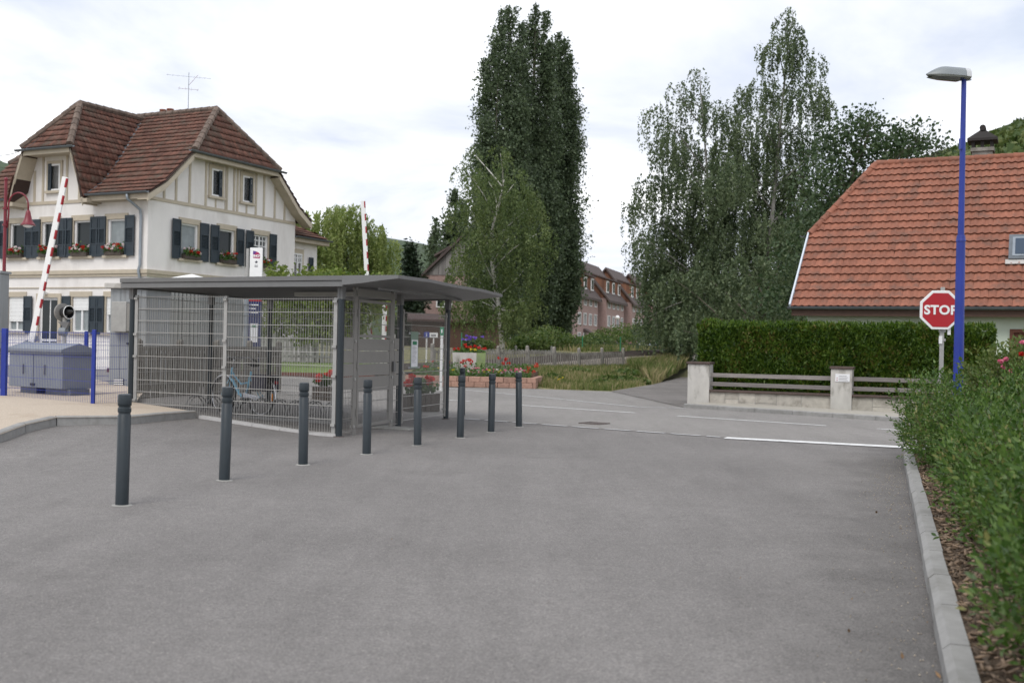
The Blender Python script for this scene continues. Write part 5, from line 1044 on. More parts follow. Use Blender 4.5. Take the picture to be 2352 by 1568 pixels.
def canopy(s0, s1, drop0, drop1, reach0, reach1):
    ring = []
    for s, dr, rc in ((s0, drop0, reach0), ((s0 + s1) / 2, (drop0 + drop1) / 2 - .018, (reach0 + reach1) / 2), (s1, drop1, reach1)):
        row = []
        for u, zb, zt in ((0, ZF + .02, ZT), (.35, ZF + .045, ZT), (.7, ZF + .085, ZT - .002), (1, ZT - .055, ZT - .004)):
            e = A1 - bv * .06 + bv * (s * (TOTS + .12) / TOTS) - av * (rc * u); row += [L_((e.x, e.y, zb - dr)), L_((e.x, e.y, zt - dr))]
        ring.append(row)
    q = B()
    for i in range(2):
        a_, c_ = ring[i], ring[i + 1]; o = len(q.v); q.v += [tuple(v) for v in a_ + c_]
        for k in range(3): q.f += [(o + 2 * k, o + 2 * k + 2, o + 8 + 2 * k + 2, o + 8 + 2 * k), (o + 2 * k + 1, o + 8 + 2 * k + 1, o + 8 + 2 * k + 3, o + 2 * k + 3)]
        q.f += [(o + 6, o + 7, o + 15, o + 14)]
        if i == 0: q.f += [tuple(o + k for k in (0, 1, 3, 5, 7, 6, 4, 2))]
        else: q.f += [tuple(o + 8 + k for k in (0, 2, 4, 6, 7, 5, 3, 1))]
    return obj('canopy', q, M['grey_steel'], rfs)
TOTS = (A2 - A1).length
canopy(0, TOTS * .5 - .01, 0, .0, 1.02, 1.0); canopy(TOTS * .5 + .01, TOTS, .0, .03, 1.0, .98)
q = B(); q.beam(L_(A1 + bv * .3 - av * .5 + Vector((0, 0, ZF - .02))), L_(A1 + bv * (TOTS - .3) - av * .2 + Vector((0, 0, ZF - .0))), .03, .03); obj('brace', q, M['grey_steel'], rfs)
def mesh_panel(p0, p1, z0, z1, m=None, gap=.05, row=.208, name='mesh_panel', double=True):
    d = (p1 - p0); L = d.length; d.normalize(); n = Vector((-d.y, d.x, 0)); q = B(); k = int(L / gap); r = .0023
    for i in range(k + 1):
        c = p0 + d * (L * i / k); q.beam(L_((c.x, c.y, z0)), L_((c.x, c.y, z1 + .025)), 2 * r, 2 * r, up=(1, 0, 0))
    m_ = max(1, round((z1 - z0) / row))
    for j in range(m_ + 1):
        z = z0 + (z1 - z0) * j / m_
        for s in ((-1, 1) if double else (0,)):
            o = n * (.006 * s); q.beam(L_((p0.x + o.x, p0.y + o.y, z)), L_((p1.x + o.x, p1.y + o.y, z)), .009, .010)
    return obj(name, q, m or M['wire'], sh_)
def flat_post(p, d, z0, z1, w=.07, m=None, name='panel_post'):
    q = B(); q.beam(L_((p.x, p.y, z0)), L_((p.x, p.y, z1)), .03, w, up=tuple((Ms.to_3x3() @ d))); o = obj(name, q, m or M['light_steel'], sh_)
    for z in (z0 + .14, z0 + .9, (z0 + z1) / 2 + .3, z1 - .06): obj('clamp', B().box(L_((p.x - bv.x * .03, p.y - bv.y * .03, z)), (.075, .03, .04)), M['light_steel'], o)
    return o
frac = .49; FM = FRp + av * (LF * .525)
flat_post(FRp + av * .10, av, .04, 2.17); flat_post(FM, av, .12, 2.20); flat_post(FL - av * .10, av, .26, 2.22)
mesh_panel(FRp + av * .12, FM - av * .02, .055, 2.15); mesh_panel(FM + av * .02, FL - av * .12, .14, 2.19)
mesh_panel(FL + bv * .1, LM - bv * .08, .22, 2.19); mesh_panel(LM + bv * .08, BL - bv * .08, .22, 2.19)
mesh_panel(BL - av * .1, (BL + RB_) / 2, .12, 2.15); flat_post((BL + RB_) / 2, av, .10, 2.17, m=M['taupe_steel'])
mesh_panel(RM + bv * .10, RB_ - bv * .09, .10, 2.02); flat_post(RM + bv * .14, bv, .06, 2.08, m=M['taupe_steel']); flat_post(RB_ - bv * .10, bv, .06, 2.08, m=M['taupe_steel'])
# door side
sd0, sd1 = .50, LS * .425
for s in (sd0, sd1): flat_post(FRp + bv * s, bv, -.02 + .01, 2.40, .12, M['taupe_steel'], 'door_post')
def sheet_panel(s0, s1, z0, z1, par=None):      # sheet boards, one above the other
    q = B(); n = max(2, round((z1 - z0) / .208)); a_ = FRp + bv * s0; c_ = FRp + bv * s1
    for k in range(n):
        za = z0 + (z1 - z0) * k / n; zb = z0 + (z1 - z0) * (k + 1) / n - .014; o_ = av * -.014; q.prism([L_(a_ + o_ + Vector((0, 0, za))), L_(c_ + o_ + Vector((0, 0, za))), L_(c_ + o_ + Vector((0, 0, zb))), L_(a_ + o_ + Vector((0, 0, zb)))], Ms.to_3x3() @ (av * .02))
    return obj('sheet', q, M['taupe_steel'], par or sh_)
dl = B()
for s in (sd0 + .10, sd1 - .10): p = FRp + bv * s; dl.beam(L_((p.x, p.y, .10)), L_((p.x, p.y, 2.17)), .04, .05, up=tuple(Ms.to_3x3() @ bv))
for z in (.125, .70, 1.58, 2.15):
    a_ = FRp + bv * (sd0 + .12); c_ = FRp + bv * (sd1 - .12); dl.beam(L_((a_.x, a_.y, z)), L_((c_.x, c_.y, z)), .035, .045)
leaf_ = obj('door', dl, M['taupe_steel'], sh_); sheet_panel(sd0 + .13, sd1 - .13, .73, 1.55, leaf_)
p = FRp + bv * (sd1 + .0) - av * .05; obj('lock', B().box(L_((p.x, p.y, 1.07)), (.03, .06, .18)), M['grey_steel'], leaf_)
for z in (.35, 1.1, 1.95): p = FRp + bv * (sd0 + .06) - av * .03; obj('hinge', B().cyl(L_((p.x, p.y, z - .06)), L_((p.x, p.y, z + .06)), .016, n=8), M['taupe_steel'], leaf_)
mp_ = mesh_panel(FRp + bv * (sd0 + .13), FRp + bv * (sd1 - .13), .14, .70, M['taupe_steel']); mp_.parent = leaf_; mp_ = mesh_panel(FRp + bv * (sd0 + .13), FRp + bv * (sd1 - .13), 1.60, 2.14, M['taupe_steel']); mp_.parent = leaf_
for s0, s1 in ((.09, sd0 - .07), (sd1 + .08, (RM - FRp).length - .08)): mesh_panel(FRp + bv * s0, FRp + bv * s1, .06, 2.15, M['taupe_steel']); sheet_panel(s0, s1, .73, 1.57)
p0 = FRp + bv * sd0; p1 = FRp + bv * sd1; q = B().beam(L_((p0.x, p0.y, 2.28)), L_((p1.x, p1.y, 2.28)), .06, .12); obj('door_lintel', q, M['taupe_steel'], sh_)
p = FRp + bv * (sd1 - .25) + Vector((.12, .0, .006)); q = B().box(L_((p1.x + .1, p1.y - .05, .012)), (.8, .5, .02)); obj('door_slab', q, M['concrete'], sh_)
# white upstand below the front mesh
for k in range(5):
    u0 = LF * .645 * k / 5; u1 = LF * .645 * (k + 1) / 5 - .01; a_ = FRp + av * u0 - bv * .03; c_ = FRp + av * u1 - bv * .03; za = hgt(a_.x, a_.y); zc = hgt(c_.x, c_.y); q = B(); bw = bv * .12
    q.add([L_(v) for v in ((a_.x, a_.y, za - .1), (a_.x + bw.x, a_.y + bw.y, za - .1), (a_.x + bw.x, a_.y + bw.y, za + .05), (a_.x, a_.y, za + .045), (c_.x, c_.y, zc - .1), (c_.x + bw.x, c_.y + bw.y, zc - .1), (c_.x + bw.x, c_.y + bw.y, zc + .05), (c_.x, c_.y, zc + .045))], [(0, 1, 2, 3), (7, 6, 5, 4), (0, 4, 5, 1), (1, 5, 6, 2), (2, 6, 7, 3), (3, 7, 4, 0)]); obj('upstand', q, mat('pale_concrete', (.46, .45, .44), .85, .1, 8) if k == 0 else bpy.data.materials['pale_concrete'], sh_)
# lamp under the roof
q = B().box(L_((FRp + av * 1.2 + bv * 1.6 + Vector((0, 0, ZF - .03)))), (1.3, .16, .07)); obj('lamp_tube', q, mat('dull_lamp_cover', (.42, .42, .40), .4, .05, 3), sh_)
# notice in a green holder on the right mesh
def face_frame(p, d_right, up=Vector((0, 0, 1))):   # matrix: x along d_right, y up, z towards the viewer
    x = d_right.normalized(); z = x.cross(up).normalized(); y = z.cross(x); m = Matrix((x, y, z)).transposed().to_4x4(); m.translation = p; return m
def flat(name, x0, y0, x1, y1, m, parent, z=.0, th=.002):
    return obj(name, B().bb((x0, y0, z), (x1, y1, z + th)), m, parent)
pn = RM + bv * .62 - av * .02 + Vector((0, 0, 1.36)); nt_ = thing('notice', 'white printed notice in a pale green holder on the shelter mesh', 'notice'); nt_.matrix_world = face_frame(pn - av * .0, bv)
flat('holder', -.17, -.33, .17, .33, M['pale_green_film'], nt_, 0, .006); flat('sheet', -.145, -.31, .145, .18, M['paper'], nt_, .0065); flat('printed_band', -.10, .09, .09, .155, M['green_sign'], nt_, .009)
for k in range(13): flat('printed_line', -.11, .055 - k * .024, -.11 + random.uniform(.12, .22), .063 - k * .024, M['print_grey'], nt_, .009, .001)
for y in (.30, -.32): flat('strap', -.26, y - .02, .26, y + .02, M['print_grey'], nt_, -.004, .003)
# ---- bicycle rack and bicycle inside
rk0 = FL + (FRp - FL) * .12 + bv * 1.2; rdir = (FRp - FL).normalized()
rk = thing('bicycle_rack', 'low bent steel bicycle rack inside the shelter', 'bicycle rack', (rk0.x, rk0.y, .10), math.atan2(rdir.y, rdir.x))
q = B(); q.beam((-.1, .25, .03), (3.3, .25, .03), .04, .04); q.beam((-.1, -.25, .03), (3.3, -.25, .03), .04, .04); obj('base_rail', q, M['grey_steel'], rk)
for k in range(9):
    x = k * .38; pts = [(x, -.25, .03)] + [(x, -.25 + .5 * (1 - math.cos(t)) / 2 + 0, .05 + .30 * math.sin(t)) for t in np.linspace(.3, PI - .3, 7)] + [(x, .25, .03)]; q = B().tube(pts, .011, 6); q.tube([(a + .09, b_, c) for a, b_, c in pts], .011, 6); obj('hoop', q, M['grey_steel'], rk, smooth=True)
rh = Gh(598, 955); fh = P(500, 900, 20.1)
bdir = Vector((fh.x - rh.x, fh.y - rh.y, 0)).normalized()
bk = thing('bicycle', 'light blue bicycle parked inside the shelter with dark bags over its rear wheel', 'bicycle', (rh.x, rh.y, hgt(rh.x, rh.y) + .0), math.atan2(bdir.y, bdir.x), rot=(R(4), 0, math.atan2(bdir.y, bdir.x)))
M['light_blue'] = mat('light_blue_frame', (0.26, 0.52, 0.68), .3, .06, 5); M['chrome'] = mat('polished_steel', (.55, .55, .56), .25, .04, 5, metal=.9); M['bag'] = mat('dark_bag', (.06, .055, .075), .8, .2, 12); M['orange'] = mat('orange_reflector', (.75, .25, .03), .3, .05, 5)
for x in (0, 1.06):
    wh = obj('wheel', B().tube([(x + .31 * math.cos(t), 0, .335 + .31 * math.sin(t)) for t in np.linspace(0, 2 * PI, 33)[:-1]], .012, 6, True), M['chrome'], bk, smooth=True)
    obj('tyre', B().tube([(x + .33 * math.cos(t), 0, .335 + .33 * math.sin(t)) for t in np.linspace(0, 2 * PI, 33)[:-1]], .024, 8, True), M['rubber'], wh, smooth=True)
    q = B()
    for k in range(18): t = k * 2 * PI / 18; q.cyl((x, .02 * (-1) ** k, .335), (x + .31 * math.cos(t), 0, .335 + .31 * math.sin(t)), .0015, n=3)
    q.cyl((x, -.045, .335), (x, .045, .335), .02, n=10); obj('spokes', q, M['chrome'], wh)
    obj('mudguard', B().tube([(x + .37 * math.cos(t), 0, .335 + .37 * math.sin(t)) for t in np.linspace(R(20) if x else R(30), R(150) if x else R(195), 14)], .022, 6), M['chrome'], bk, smooth=True)
q = B(); bb0 = (.44, 0, .29); sc_ = (.33, 0, .80); hd = (.86, 0, .86); hl = (.90, 0, .66)
q.tube([bb0, (.36, 0, .68), sc_], .021, 8); q.tube([bb0, (.62, 0, .38), (.80, 0, .60), hl], .029, 8); q.tube([(.37, 0, .60), (.58, 0, .56), (.78, 0, .70), (.87, 0, .80)], .016, 8); q.cyl(hl, hd, .02, n=10)
for s in (-1, 1): q.tube([bb0, (0, .05 * s, .335)], .010, 6); q.tube([(.36, 0, .68), (0, .05 * s, .335)], .008, 6); q.tube([hl, (.96, .05 * s, .52), (1.06, .05 * s, .335)], .012, 6)
obj('frame', q, M['light_blue'], bk, smooth=True)
q = B().cyl(sc_, (.30, 0, .90), .012, n=8); obj('seat_post', q, M['chrome'], bk)
q = B().sph((.26, 0, .93), .11, 12, 8, (1.0, .95, .42)); q.sph((.38, 0, .935), .07, 10, 6, (1.7, .5, .35)); obj('saddle', q, M['black'], bk, smooth=True)
q = B().tube([hd, (.83, 0, 1.0), (.84, 0, 1.03)], .013, 8); q.tube([(.62, .29, 1.02), (.76, .27, 1.07), (.86, .12, 1.05), (.86, -.12, 1.05), (.76, -.27, 1.07), (.62, -.29, 1.02)], .011, 8); obj('handlebar', q, M['chrome'], bk, smooth=True)
for s in (-1, 1): obj('grip', B().cyl((.54, .30 * s, 1.0), (.64, .288 * s, 1.03), .017, n=8), M['black'], bk)
q = B(); q.bb((-.32, -.07, .70), (.22, .07, .725)); obj('carrier', q, M['black'], bk)
for s in (-1, 1): obj('bag', B().box((-.06, .14 * s, .60), (.34, .10, .30), Matrix.Rotation(R(4 * s), 3, 'X')), M['bag'], bk, bevel=.02)
q = B().lathe([(.09, -.008), (.09, .008)], n=16); q.v = [(bb0[0] + x, z + .02, bb0[2] + y) for x, y, z in q.v]; q.beam(bb0, (.50, .06, .13), .015, .02); q.beam(bb0, (.38, -.06, .45), .015, .02); q.box((.51, .11, .125), (.09, .10, .025)); q.box((.37, -.11, .455), (.09, .10, .025)); obj('crank', q, M['black'], bk)
obj('chain_guard', B().box((.23, .05, .335), (.44, .012, .085), Matrix.Rotation(R(-6), 3, 'Y')), M['chrome'], bk, bevel=.005)
obj('reflector', B().box((-.30, .02, .35), (.03, .02, .13)), M['orange'], bk); obj('rear_lamp', B().box((-.36, 0, .62), (.03, .06, .05)), M['red_paint'], bk)
q = B()
for z in (.80, .95):
    q.tube([(.95, -.17, z + .06), (1.25, -.17, z + .06), (1.25, .17, z + .06), (.95, .17, z + .06)], .005, 4, True)
for k in range(7): q.cyl((.95 + .05 * k, -.17, .86), (.95 + .05 * k, -.17, 1.01), .003, n=4); q.cyl((.95 + .05 * k, .17, .86), (.95 + .05 * k, .17, 1.01), .003, n=4)
obj('front_basket', q, M['black'], bk)
# ================================================================ CONCRETE PALISADE BEHIND THE SHELTER, PICKET FENCES
def picket_fence(label, p0, step, n, hgt0, zb, m, post=.11, pk=.10, gap=.165, rail_z=(.25, .86), top=None, last=None, name='picket_fence', group=None, zf=None, solid=False):
    d = step.normalized(); SL = step.length; t = thing(name, label, 'fence', p0, math.atan2(d.y, d.x), group)
    for k in range(n + 1):
        z = (zf(p0 + step * k) if zf else zb) - p0.z; obj('post', B().bb((k * SL - post / 2, -post / 2, z - .4), (k * SL + post / 2, post / 2, z + hgt0 + .14)).prism([(k * SL - post / 2, -post / 2, z + hgt0 + .14), (k * SL + post / 2, -post / 2, z + hgt0 + .14), (k * SL, -post / 2, z + hgt0 + .19)], (0, post, 0)), m, t)
        if k == n: break
        z2 = (zf(p0 + step * (k + 1)) if zf else zb) - p0.z; x0 = k * SL + post / 2; x1 = (k + 1) * SL - post / 2
        q = B()
        for rz in rail_z: q.beam((x0, .012, z + hgt0 * rz), (x1, .012, z2 + hgt0 * rz), .05, .085)
        if top: q.beam((x0, 0, z + hgt0), (x1, 0, z2 + hgt0), .10, .09)
        obj('rail', q, m, t); cnt = max(2, int((x1 - x0) / gap))
        for j in range(cnt):
            x = x0 + (x1 - x0) * (j + .5) / cnt; zz = z + (z2 - z) * (j + .5) / cnt; w_ = pk * random.uniform(.93, 1.05); obj('picket', B().box((x, -.028, zz + hgt0 * .5), (w_, .03, hgt0 * .94 + random.uniform(-.01, .01)), Matrix.Rotation(random.gauss(0, .012), 3, 'Y')), m, t)
    return t
pf = lambda p: bank_z(p.x, p.y) - .02
F0.z = pf(F0); stp = fd.normalized() * 2.2
picket_fence('long grey concrete picket fence running from the planter to the grassy bank', F0 - stp * 2, stp, 7, .86, 0, M['old_concrete'], zf=lambda p: max(.33, pf(p)), pk=.062, gap=.175)
q0 = P(318, 800, 21.0); q0.z = .22; q1 = P(640, 800, 26.6); s_ = Vector(((q1.x - q0.x) / 4, (q1.y - q0.y) / 4, 0))
picket_fence('dark weathered concrete palisade behind the bicycle shelter', q0, s_, 4, 1.05, .22, M['palisade'], top=True, gap=.15, pk=.10)
q0 = P(560, 800, 40.2); q0.z = .62; q1 = P(905, 800, 41.2); s_ = Vector(((q1.x - q0.x) / 5, (q1.y - q0.y) / 5, 0))
picket_fence('pale concrete picket fence beyond the lawn', q0, s_, 5, 1.0, .62, M['concrete'], gap=.15, pk=.11)
q0 = P(1000, 800, 50); q0.z = .5; s_ = Vector((1.9, .25, 0))
picket_fence('short concrete picket fence beyond the track by the dark shed', q0 + Vector((0, 6, 0)), s_, 3, .75, .5, M['concrete'], gap=.17, pk=.09)
# dark green wire mesh fence in front of the shed and blocks
gm = thing('mesh_fence', 'dark green wire mesh fence beyond the railway track', 'fence', P(1060, 790, 62)); gm.location.z = .4; q = B(); gl = 19
for k in range(9): obj('post', B().bb((k * 2.4 - .03, -.03 + k * .9, -.3), (k * 2.4 + .03, .03 + k * .9, 1.7)), M['green_sign'], gm)
M['green_wire'] = mat('dark_green_wire', (.015, .06, .03), .5, .1, 5)
for k in range(8):
    q = B(); a_ = Vector((k * 2.4, k * .9, 0)); c_ = Vector(((k + 1) * 2.4, (k + 1) * .9, 0))
    for j in range(25): p = a_.lerp(c_, j / 24); q.beam(p + Vector((0, 0, .05)), p + Vector((0, 0, 1.65)), .010, .010, up=(1, 0, 0))
    for j in range(9): z = Vector((0, 0, .05 + .2 * j)); q.beam(a_ + z, c_ + z, .014, .014)
    obj('mesh_panel', q, M['green_wire'], gm)
# ================================================================ BLUE MESH FENCE, CABINETS AND CROSSING EQUIPMENT
Pa = Gh(213, 941); Pb = Gh(8, 922); Pc = P(198, 800, 24.0); Pc.z = .3; Pd = FL - bv * .12; Pd.z = .28
bf_ = thing('blue_mesh_fence', 'blue welded mesh fence with blue posts on the gravel', 'fence', (0, 0, 0))
def bl_panel(a, c, z0, z1):
    d = c - a; L = math.hypot(d.x, d.y); n = max(2, int(L / .05)); q = B()
    for i in range(n + 1):
        p = a.lerp(c, i / n); q.beam((p.x, p.y, z0), (p.x, p.y, z1 + .02), .003, .003, up=(1, 0, 0))
    for j in range(7): z = z0 + (z1 - z0) * j / 6; q.beam((a.x, a.y, z), (c.x, c.y, z), .005, .006)
    return obj('mesh_panel', q, M['blue_paint'], bf_)
for p, r_ in ((Pa, .03), (Pb, .045), (Pc, .035)): obj('post', B().beam((p.x, p.y, p.z - .15), (p.x, p.y, 1.60), r_ * 2, r_ * 2, up=(1, 0, 0)), M['blue_paint'], bf_, bevel=.006)
bl_panel(Pb, Pa, .34, 1.54); bl_panel(Pa, Pd, .34, 1.54); Pe = Vector((-11.5, 17.8, .3)); bl_panel(Pe, Pb, .34, 1.54); Pf = Vector((-14.5, 24.5, .3)); bl_panel(Pf, Pc, .40, 1.56); Pg = Vector((-8.6, 24.6, .3)); bl_panel(Pc, Pg, .40, 1.56)
obj('post', B().beam((Pf.x, Pf.y, .1), (Pf.x, Pf.y, 1.6), .07, .07, up=(1, 0, 0)), M['blue_paint'], bf_)
# grey relay cabinet on concrete feet
c1 = P(143, 890, 19.5); c0 = P(20, 890, 20.4); dx = Vector((c1.x - c0.x, c1.y - c0.y, 0)); CL = dx.length; dx.normalize(); cabt = thing('relay_cabinet', 'low grey relay cabinet with a shallow gabled lid on concrete feet behind the blue fence', 'cabinet', (c0.x, c0.y, .28), math.atan2(dx.y, dx.x)); DP = .62
obj('body', B().bb((0, 0, .23), (CL, DP, .86)), M['cabinet'], cabt, bevel=.008)
q = B(); q.prism([(-.04, -.04, .862), (CL + .04, -.04, .862), (CL + .04, -.04, .95), (-.04, -.04, .95)], (0, DP + .08, 0)); q2 = B().prism([(-.04, -.06, .90), (-.04, DP + .06, .90), (-.04, DP + .06, .955), (-.04, DP / 2, 1.07), (-.04, -.06, .955)], (CL + .08, 0, 0)); obj('lid', q2, M['cabinet'], cabt, bevel=.006); obj('lid_rim', B().bb((-.03, -.03, .861), (CL + .03, DP + .03, .899)), M['cabinet'], cabt)
obj('seam', B().bb((CL * .46, -.004, .25), (CL * .47, .01, .85)), M['black'], cabt)
for x in (CL * .28, CL * .68): obj('handle', B().bb((x - .012, -.025, .48), (x + .012, .01, .66)), M['grey_steel'], cabt)
obj('vent', B().bb((CL * .42, -.02, .27), (CL * .50, .01, .31)), M['black'], cabt)
for x, w_ in ((.45, .5), (CL - .3, .75)): obj('foot', B().bb((x - w_ / 2, .12, .10), (x + w_ / 2, DP - .1, .228)), M['zinc'], cabt); obj('footing', B().bb((x - w_ / 2 - .1, .02, -.15), (x + w_ / 2 + .06, DP, .098)), M['old_concrete'], cabt)
# upright grey cupboard at the left edge
ec = P(-22, 760, 21.5); e_ = thing('switch_cupboard', 'tall grey switch cupboard cut by the left picture edge', 'cabinet', (ec.x, ec.y, .3)); obj('body', B().bb((-.25, 0, .9), (.17, .4, 2.42)), M['aluminium'], e_, bevel=.01); obj('roof', B().bb((-.28, -.03, 2.422), (.20, .43, 2.47)), M['aluminium'], e_); obj('plinth', B().bb((-.2, .05, -.2), (.12, .35, .898)), M['old_concrete'], e_); obj('handle', B().bb((.08, -.03, 1.5), (.11, 0, 1.7)), M['black'], e_)
# equipment hut
hp_ = P(250, 890, 24.2); hu = thing('equipment_hut', 'weathered aluminium equipment hut with flat pale concrete roof', 'hut', (hp_.x, hp_.y, .3), R(-6)); 
obj('body', B().bb((0, 0, -.1), (.85, 1.3, 2.28)), M['aluminium'], hu)
for k in range(7): obj('wall_panel', B().bb((.01 + k * .12, -.012 - .006 * (k % 2), .05), (.125 + k * .12, -.001, 2.25)), M['aluminium'], hu)
obj('roof', B().bb((-.10, -.12, 2.282), (.98, 1.45, 2.40)), M['pillar'], hu, bevel=.012)
mb = obj('meter_box', B().bb((.13, -.22, 1.30), (.48, -.02, 1.98)), M['light_steel'], hu, bevel=.01); obj('box_side', B().bb((.481, -.20, 1.32), (.60, -.03, 1.94)), M['taupe_steel'], mb)
vg = obj('vent_grille', B().bb((.13, -.03, .05), (.36, -.015, .24)), M['black'], hu)
for k in range(4): obj('slat', B().box((.245, -.035, .07 + k * .048), (.22, .012, .026)), M['white_paint'], vg)
obj('handle', B().bb((.42, -.06, 1.02), (.54, -.02, 1.06)), M['black'], hu)
kp = P(310, 890, 27); ko = thing('metal_kiosk', 'ribbed grey metal kiosk with a low white pyramid roof behind the shelter', 'kiosk', (kp.x, kp.y, .3), R(-14)); obj('body', B().bb((0, 0, 0), (1.78, 2.2, 2.52)), M['kiosk'], ko)
for k in range(16): obj('rib', B().bb((.03 + k * .11, -.03, .1), (.085 + k * .11, -.001, 2.5)), M['kiosk'], ko)
q = B(); q.add([(-.08, -.08, 2.52), (1.86, -.08, 2.52), (1.86, 2.28, 2.52), (-.08, 2.28, 2.52), (.89, 1.1, 2.86)], [(0, 1, 4), (1, 2, 4), (2, 3, 4), (3, 0, 4), (3, 2, 1, 0)]); obj('roof', q, M['white_paint'], ko)
# crossing barriers
def barrier(label, foot, tip, d0, w, segs, first=0.0):
    a = P(foot[0], foot[1], d0); c = P(tip[0], tip[1], d0); t = thing('crossing_barrier', label, 'crossing barrier', (a.x, a.y, .25), 0, 'raised level crossing barriers'); L = (c - a).length; ax = (c - a).normalized(); M3 = Matrix((Vector((0, 1, 0)).cross(ax) * 1, Vector((0, 1, 0)), ax)).transposed(); o = a - t.location
    arm = obj('arm', B().box(o + ax * (L / 2), (w, .06, L), M3), M['white_paint'], t, bevel=.006)
    for k in range(segs):
        z0 = L * (.06 + .94 * (k + .42) / segs); ln = L * .94 / segs * .52; obj('red_band', B().box(o + ax * (z0 + ln / 2) + M3 @ Vector((w * .37, -.032, 0)), (w * .25, .008, ln), M3), M['red_paint'], arm); obj('red_band', B().box(o + ax * (z0 + ln / 2) + M3 @ Vector((w * .502, 0, 0)), (.008, .061, ln), M3), M['red_paint'], arm)
    q = B().bb((-.22, -.16, -.3), (.22, .2, max(.35, o.z - .12))); obj('drive_box', q, M['grey_steel'], t, bevel=.01)
    obj('counterweight', B().box(o - ax * .2 + Vector((0, .12, 0)), (.34, .12, .30), M3), M['light_steel'], t); obj('bracket', B().beam(o + Vector((-.2, .05, -.06)), o + Vector((.14, .05, .1)), .05, .12), M['cabinet'], t); return t
barrier('raised red and white barrier arm leaning before the left facade', (72, 785), (150, 407), 26, .135, 9)
barrier('raised red and white barrier arm above the shelter roof', (851, 800), (833.5, 461), 43, .175, 11)
bs3 = barrier('short striped barrier post seen through the shelter door', (881, 800), (884, 700), 47, .19, 4)
# signal lamp with horn at the crossing, seen from the side
sp = P(148, 760, 22.5); sg = thing('crossing_signal', 'grey crossing signal with round backboard and black hood facing right', 'signal', (sp.x, sp.y, .3)); q = B().cyl((0, 0, -.2), (0, 0, 1.62), .045, n=10); obj('post', q, M['light_steel'], sg, smooth='auto')
zc_ = P(140, 717, 22.5).z - .3; q = B().cyl((-.08, .05, zc_), (-.05, .03, zc_), .19, n=24); obj('backboard', q, M['taupe_steel'], sg, smooth='auto')
hd_ = Vector((.88, -.47, .02)); c = Vector((.02, 0, zc_)); q = B(); n = 24
for r0_, r1_, s0, s1 in ((.11, .135, -.06, .10),): q.cyl(c + hd_ * s0, c + hd_ * s1, r0_, r1_, n, caps=False)
q.cyl(c + hd_ * -.06, c + hd_ * -.055, .11, n=n); obj('hood', q, M['black'], sg, smooth='auto'); obj('hood_rim', B().tube([c + hd_ * .10 + (Vector((0, 0, 1)) * math.sin(t) + hd_.cross(Vector((0, 0, 1))) * math.cos(t)) * .137 for t in np.linspace(0, 2 * PI, 25)[:-1]], .008, 6, True), M['white_paint'], sg, smooth=True)
obj('horn', B().cyl(c + hd_ * .03, c + hd_ * .25 + Vector((0, 0, .02)), .07, .008, 14), M['black'], sg, smooth='auto'); q = B().add([(-.13, -.05, zc_ - .2), (.12, -.05, zc_ - .2), (.05, -.05, zc_ - .36), (-.13, .05, zc_ - .2), (.12, .05, zc_ - .2), (.05, .05, zc_ - .36)], [(0, 2, 1), (3, 4, 5), (0, 1, 4, 3), (1, 2, 5, 4), (2, 0, 3, 5)]); obj('bracket', q, M['grey_steel'], sg)
obj('cable_box', B().cyl((-.09, -.02, 1.27), (.05, -.02, 1.27), .09, n=14), M['cabinet'], sg)
# wine red street lamp with swan neck
rp = P(6.5, 760, 28); rl_ = thing('street_lamp', 'wine red street lamp with swan neck at the left edge', 'street lamp', (rp.x, rp.y, .3), R(0)); zt = P(6, 415, 28).z - .3
obj('pole', B().cyl((0, 0, -.3), (0, 0, zt), .05, .04, 12), M['dark_red_paint'], rl_, smooth='auto'); obj('finial', B().sph((0, 0, zt + .04), .055, 10, 7), M['dark_red_paint'], rl_, smooth=True)
za = P(30, 480, 28).z - .3; cx_ = .34; pts = [(.06, 0, za - .50), (.09, 0, za - .1)] + [(cx_ - .26 * math.cos(t), 0, za + .10 + .33 * math.sin(t)) for t in np.linspace(0, PI, 12)] + [(cx_ + .26, 0, za - .02)]; obj('swan_neck', B().tube(pts, .022, 8), M['dark_red_paint'], rl_, smooth=True)
for z in (za - .45, za - .02): obj('clamp', B().cyl((0, 0, z), (0, 0, z + .05), .07, n=12), M['dark_red_paint'], rl_)
sx = cx_ + .26; obj('lamp_shade', B().lathe([(.20, -.42), (.175, -.40), (.10, -.28), (.07, -.14), (.055, -.06), (.03, -.02)], (sx, 0, za), 20), M['dark_red_paint'], rl_, smooth=True); obj('bulb_cover', B().sph((sx, 0, za - .42), .13, 12, 7, (1, 1, .5)), M['paper'], rl_, smooth=True)
# overhead cable to the house roof
ca = P(-20, 356, 30); cb = P(96, 311, 39.8); pts = [ca.lerp(cb, t) + Vector((0, 0, -.25 * 4 * t * (1 - t))) for t in np.linspace(0, 1, 9)]; o = obj('overhead_cable', B().tube([p - ca for p in pts], .012, 4), M['black']); o.location = ca; tag(o, 'thin overhead cable running to the brown roof at the left', 'cable')
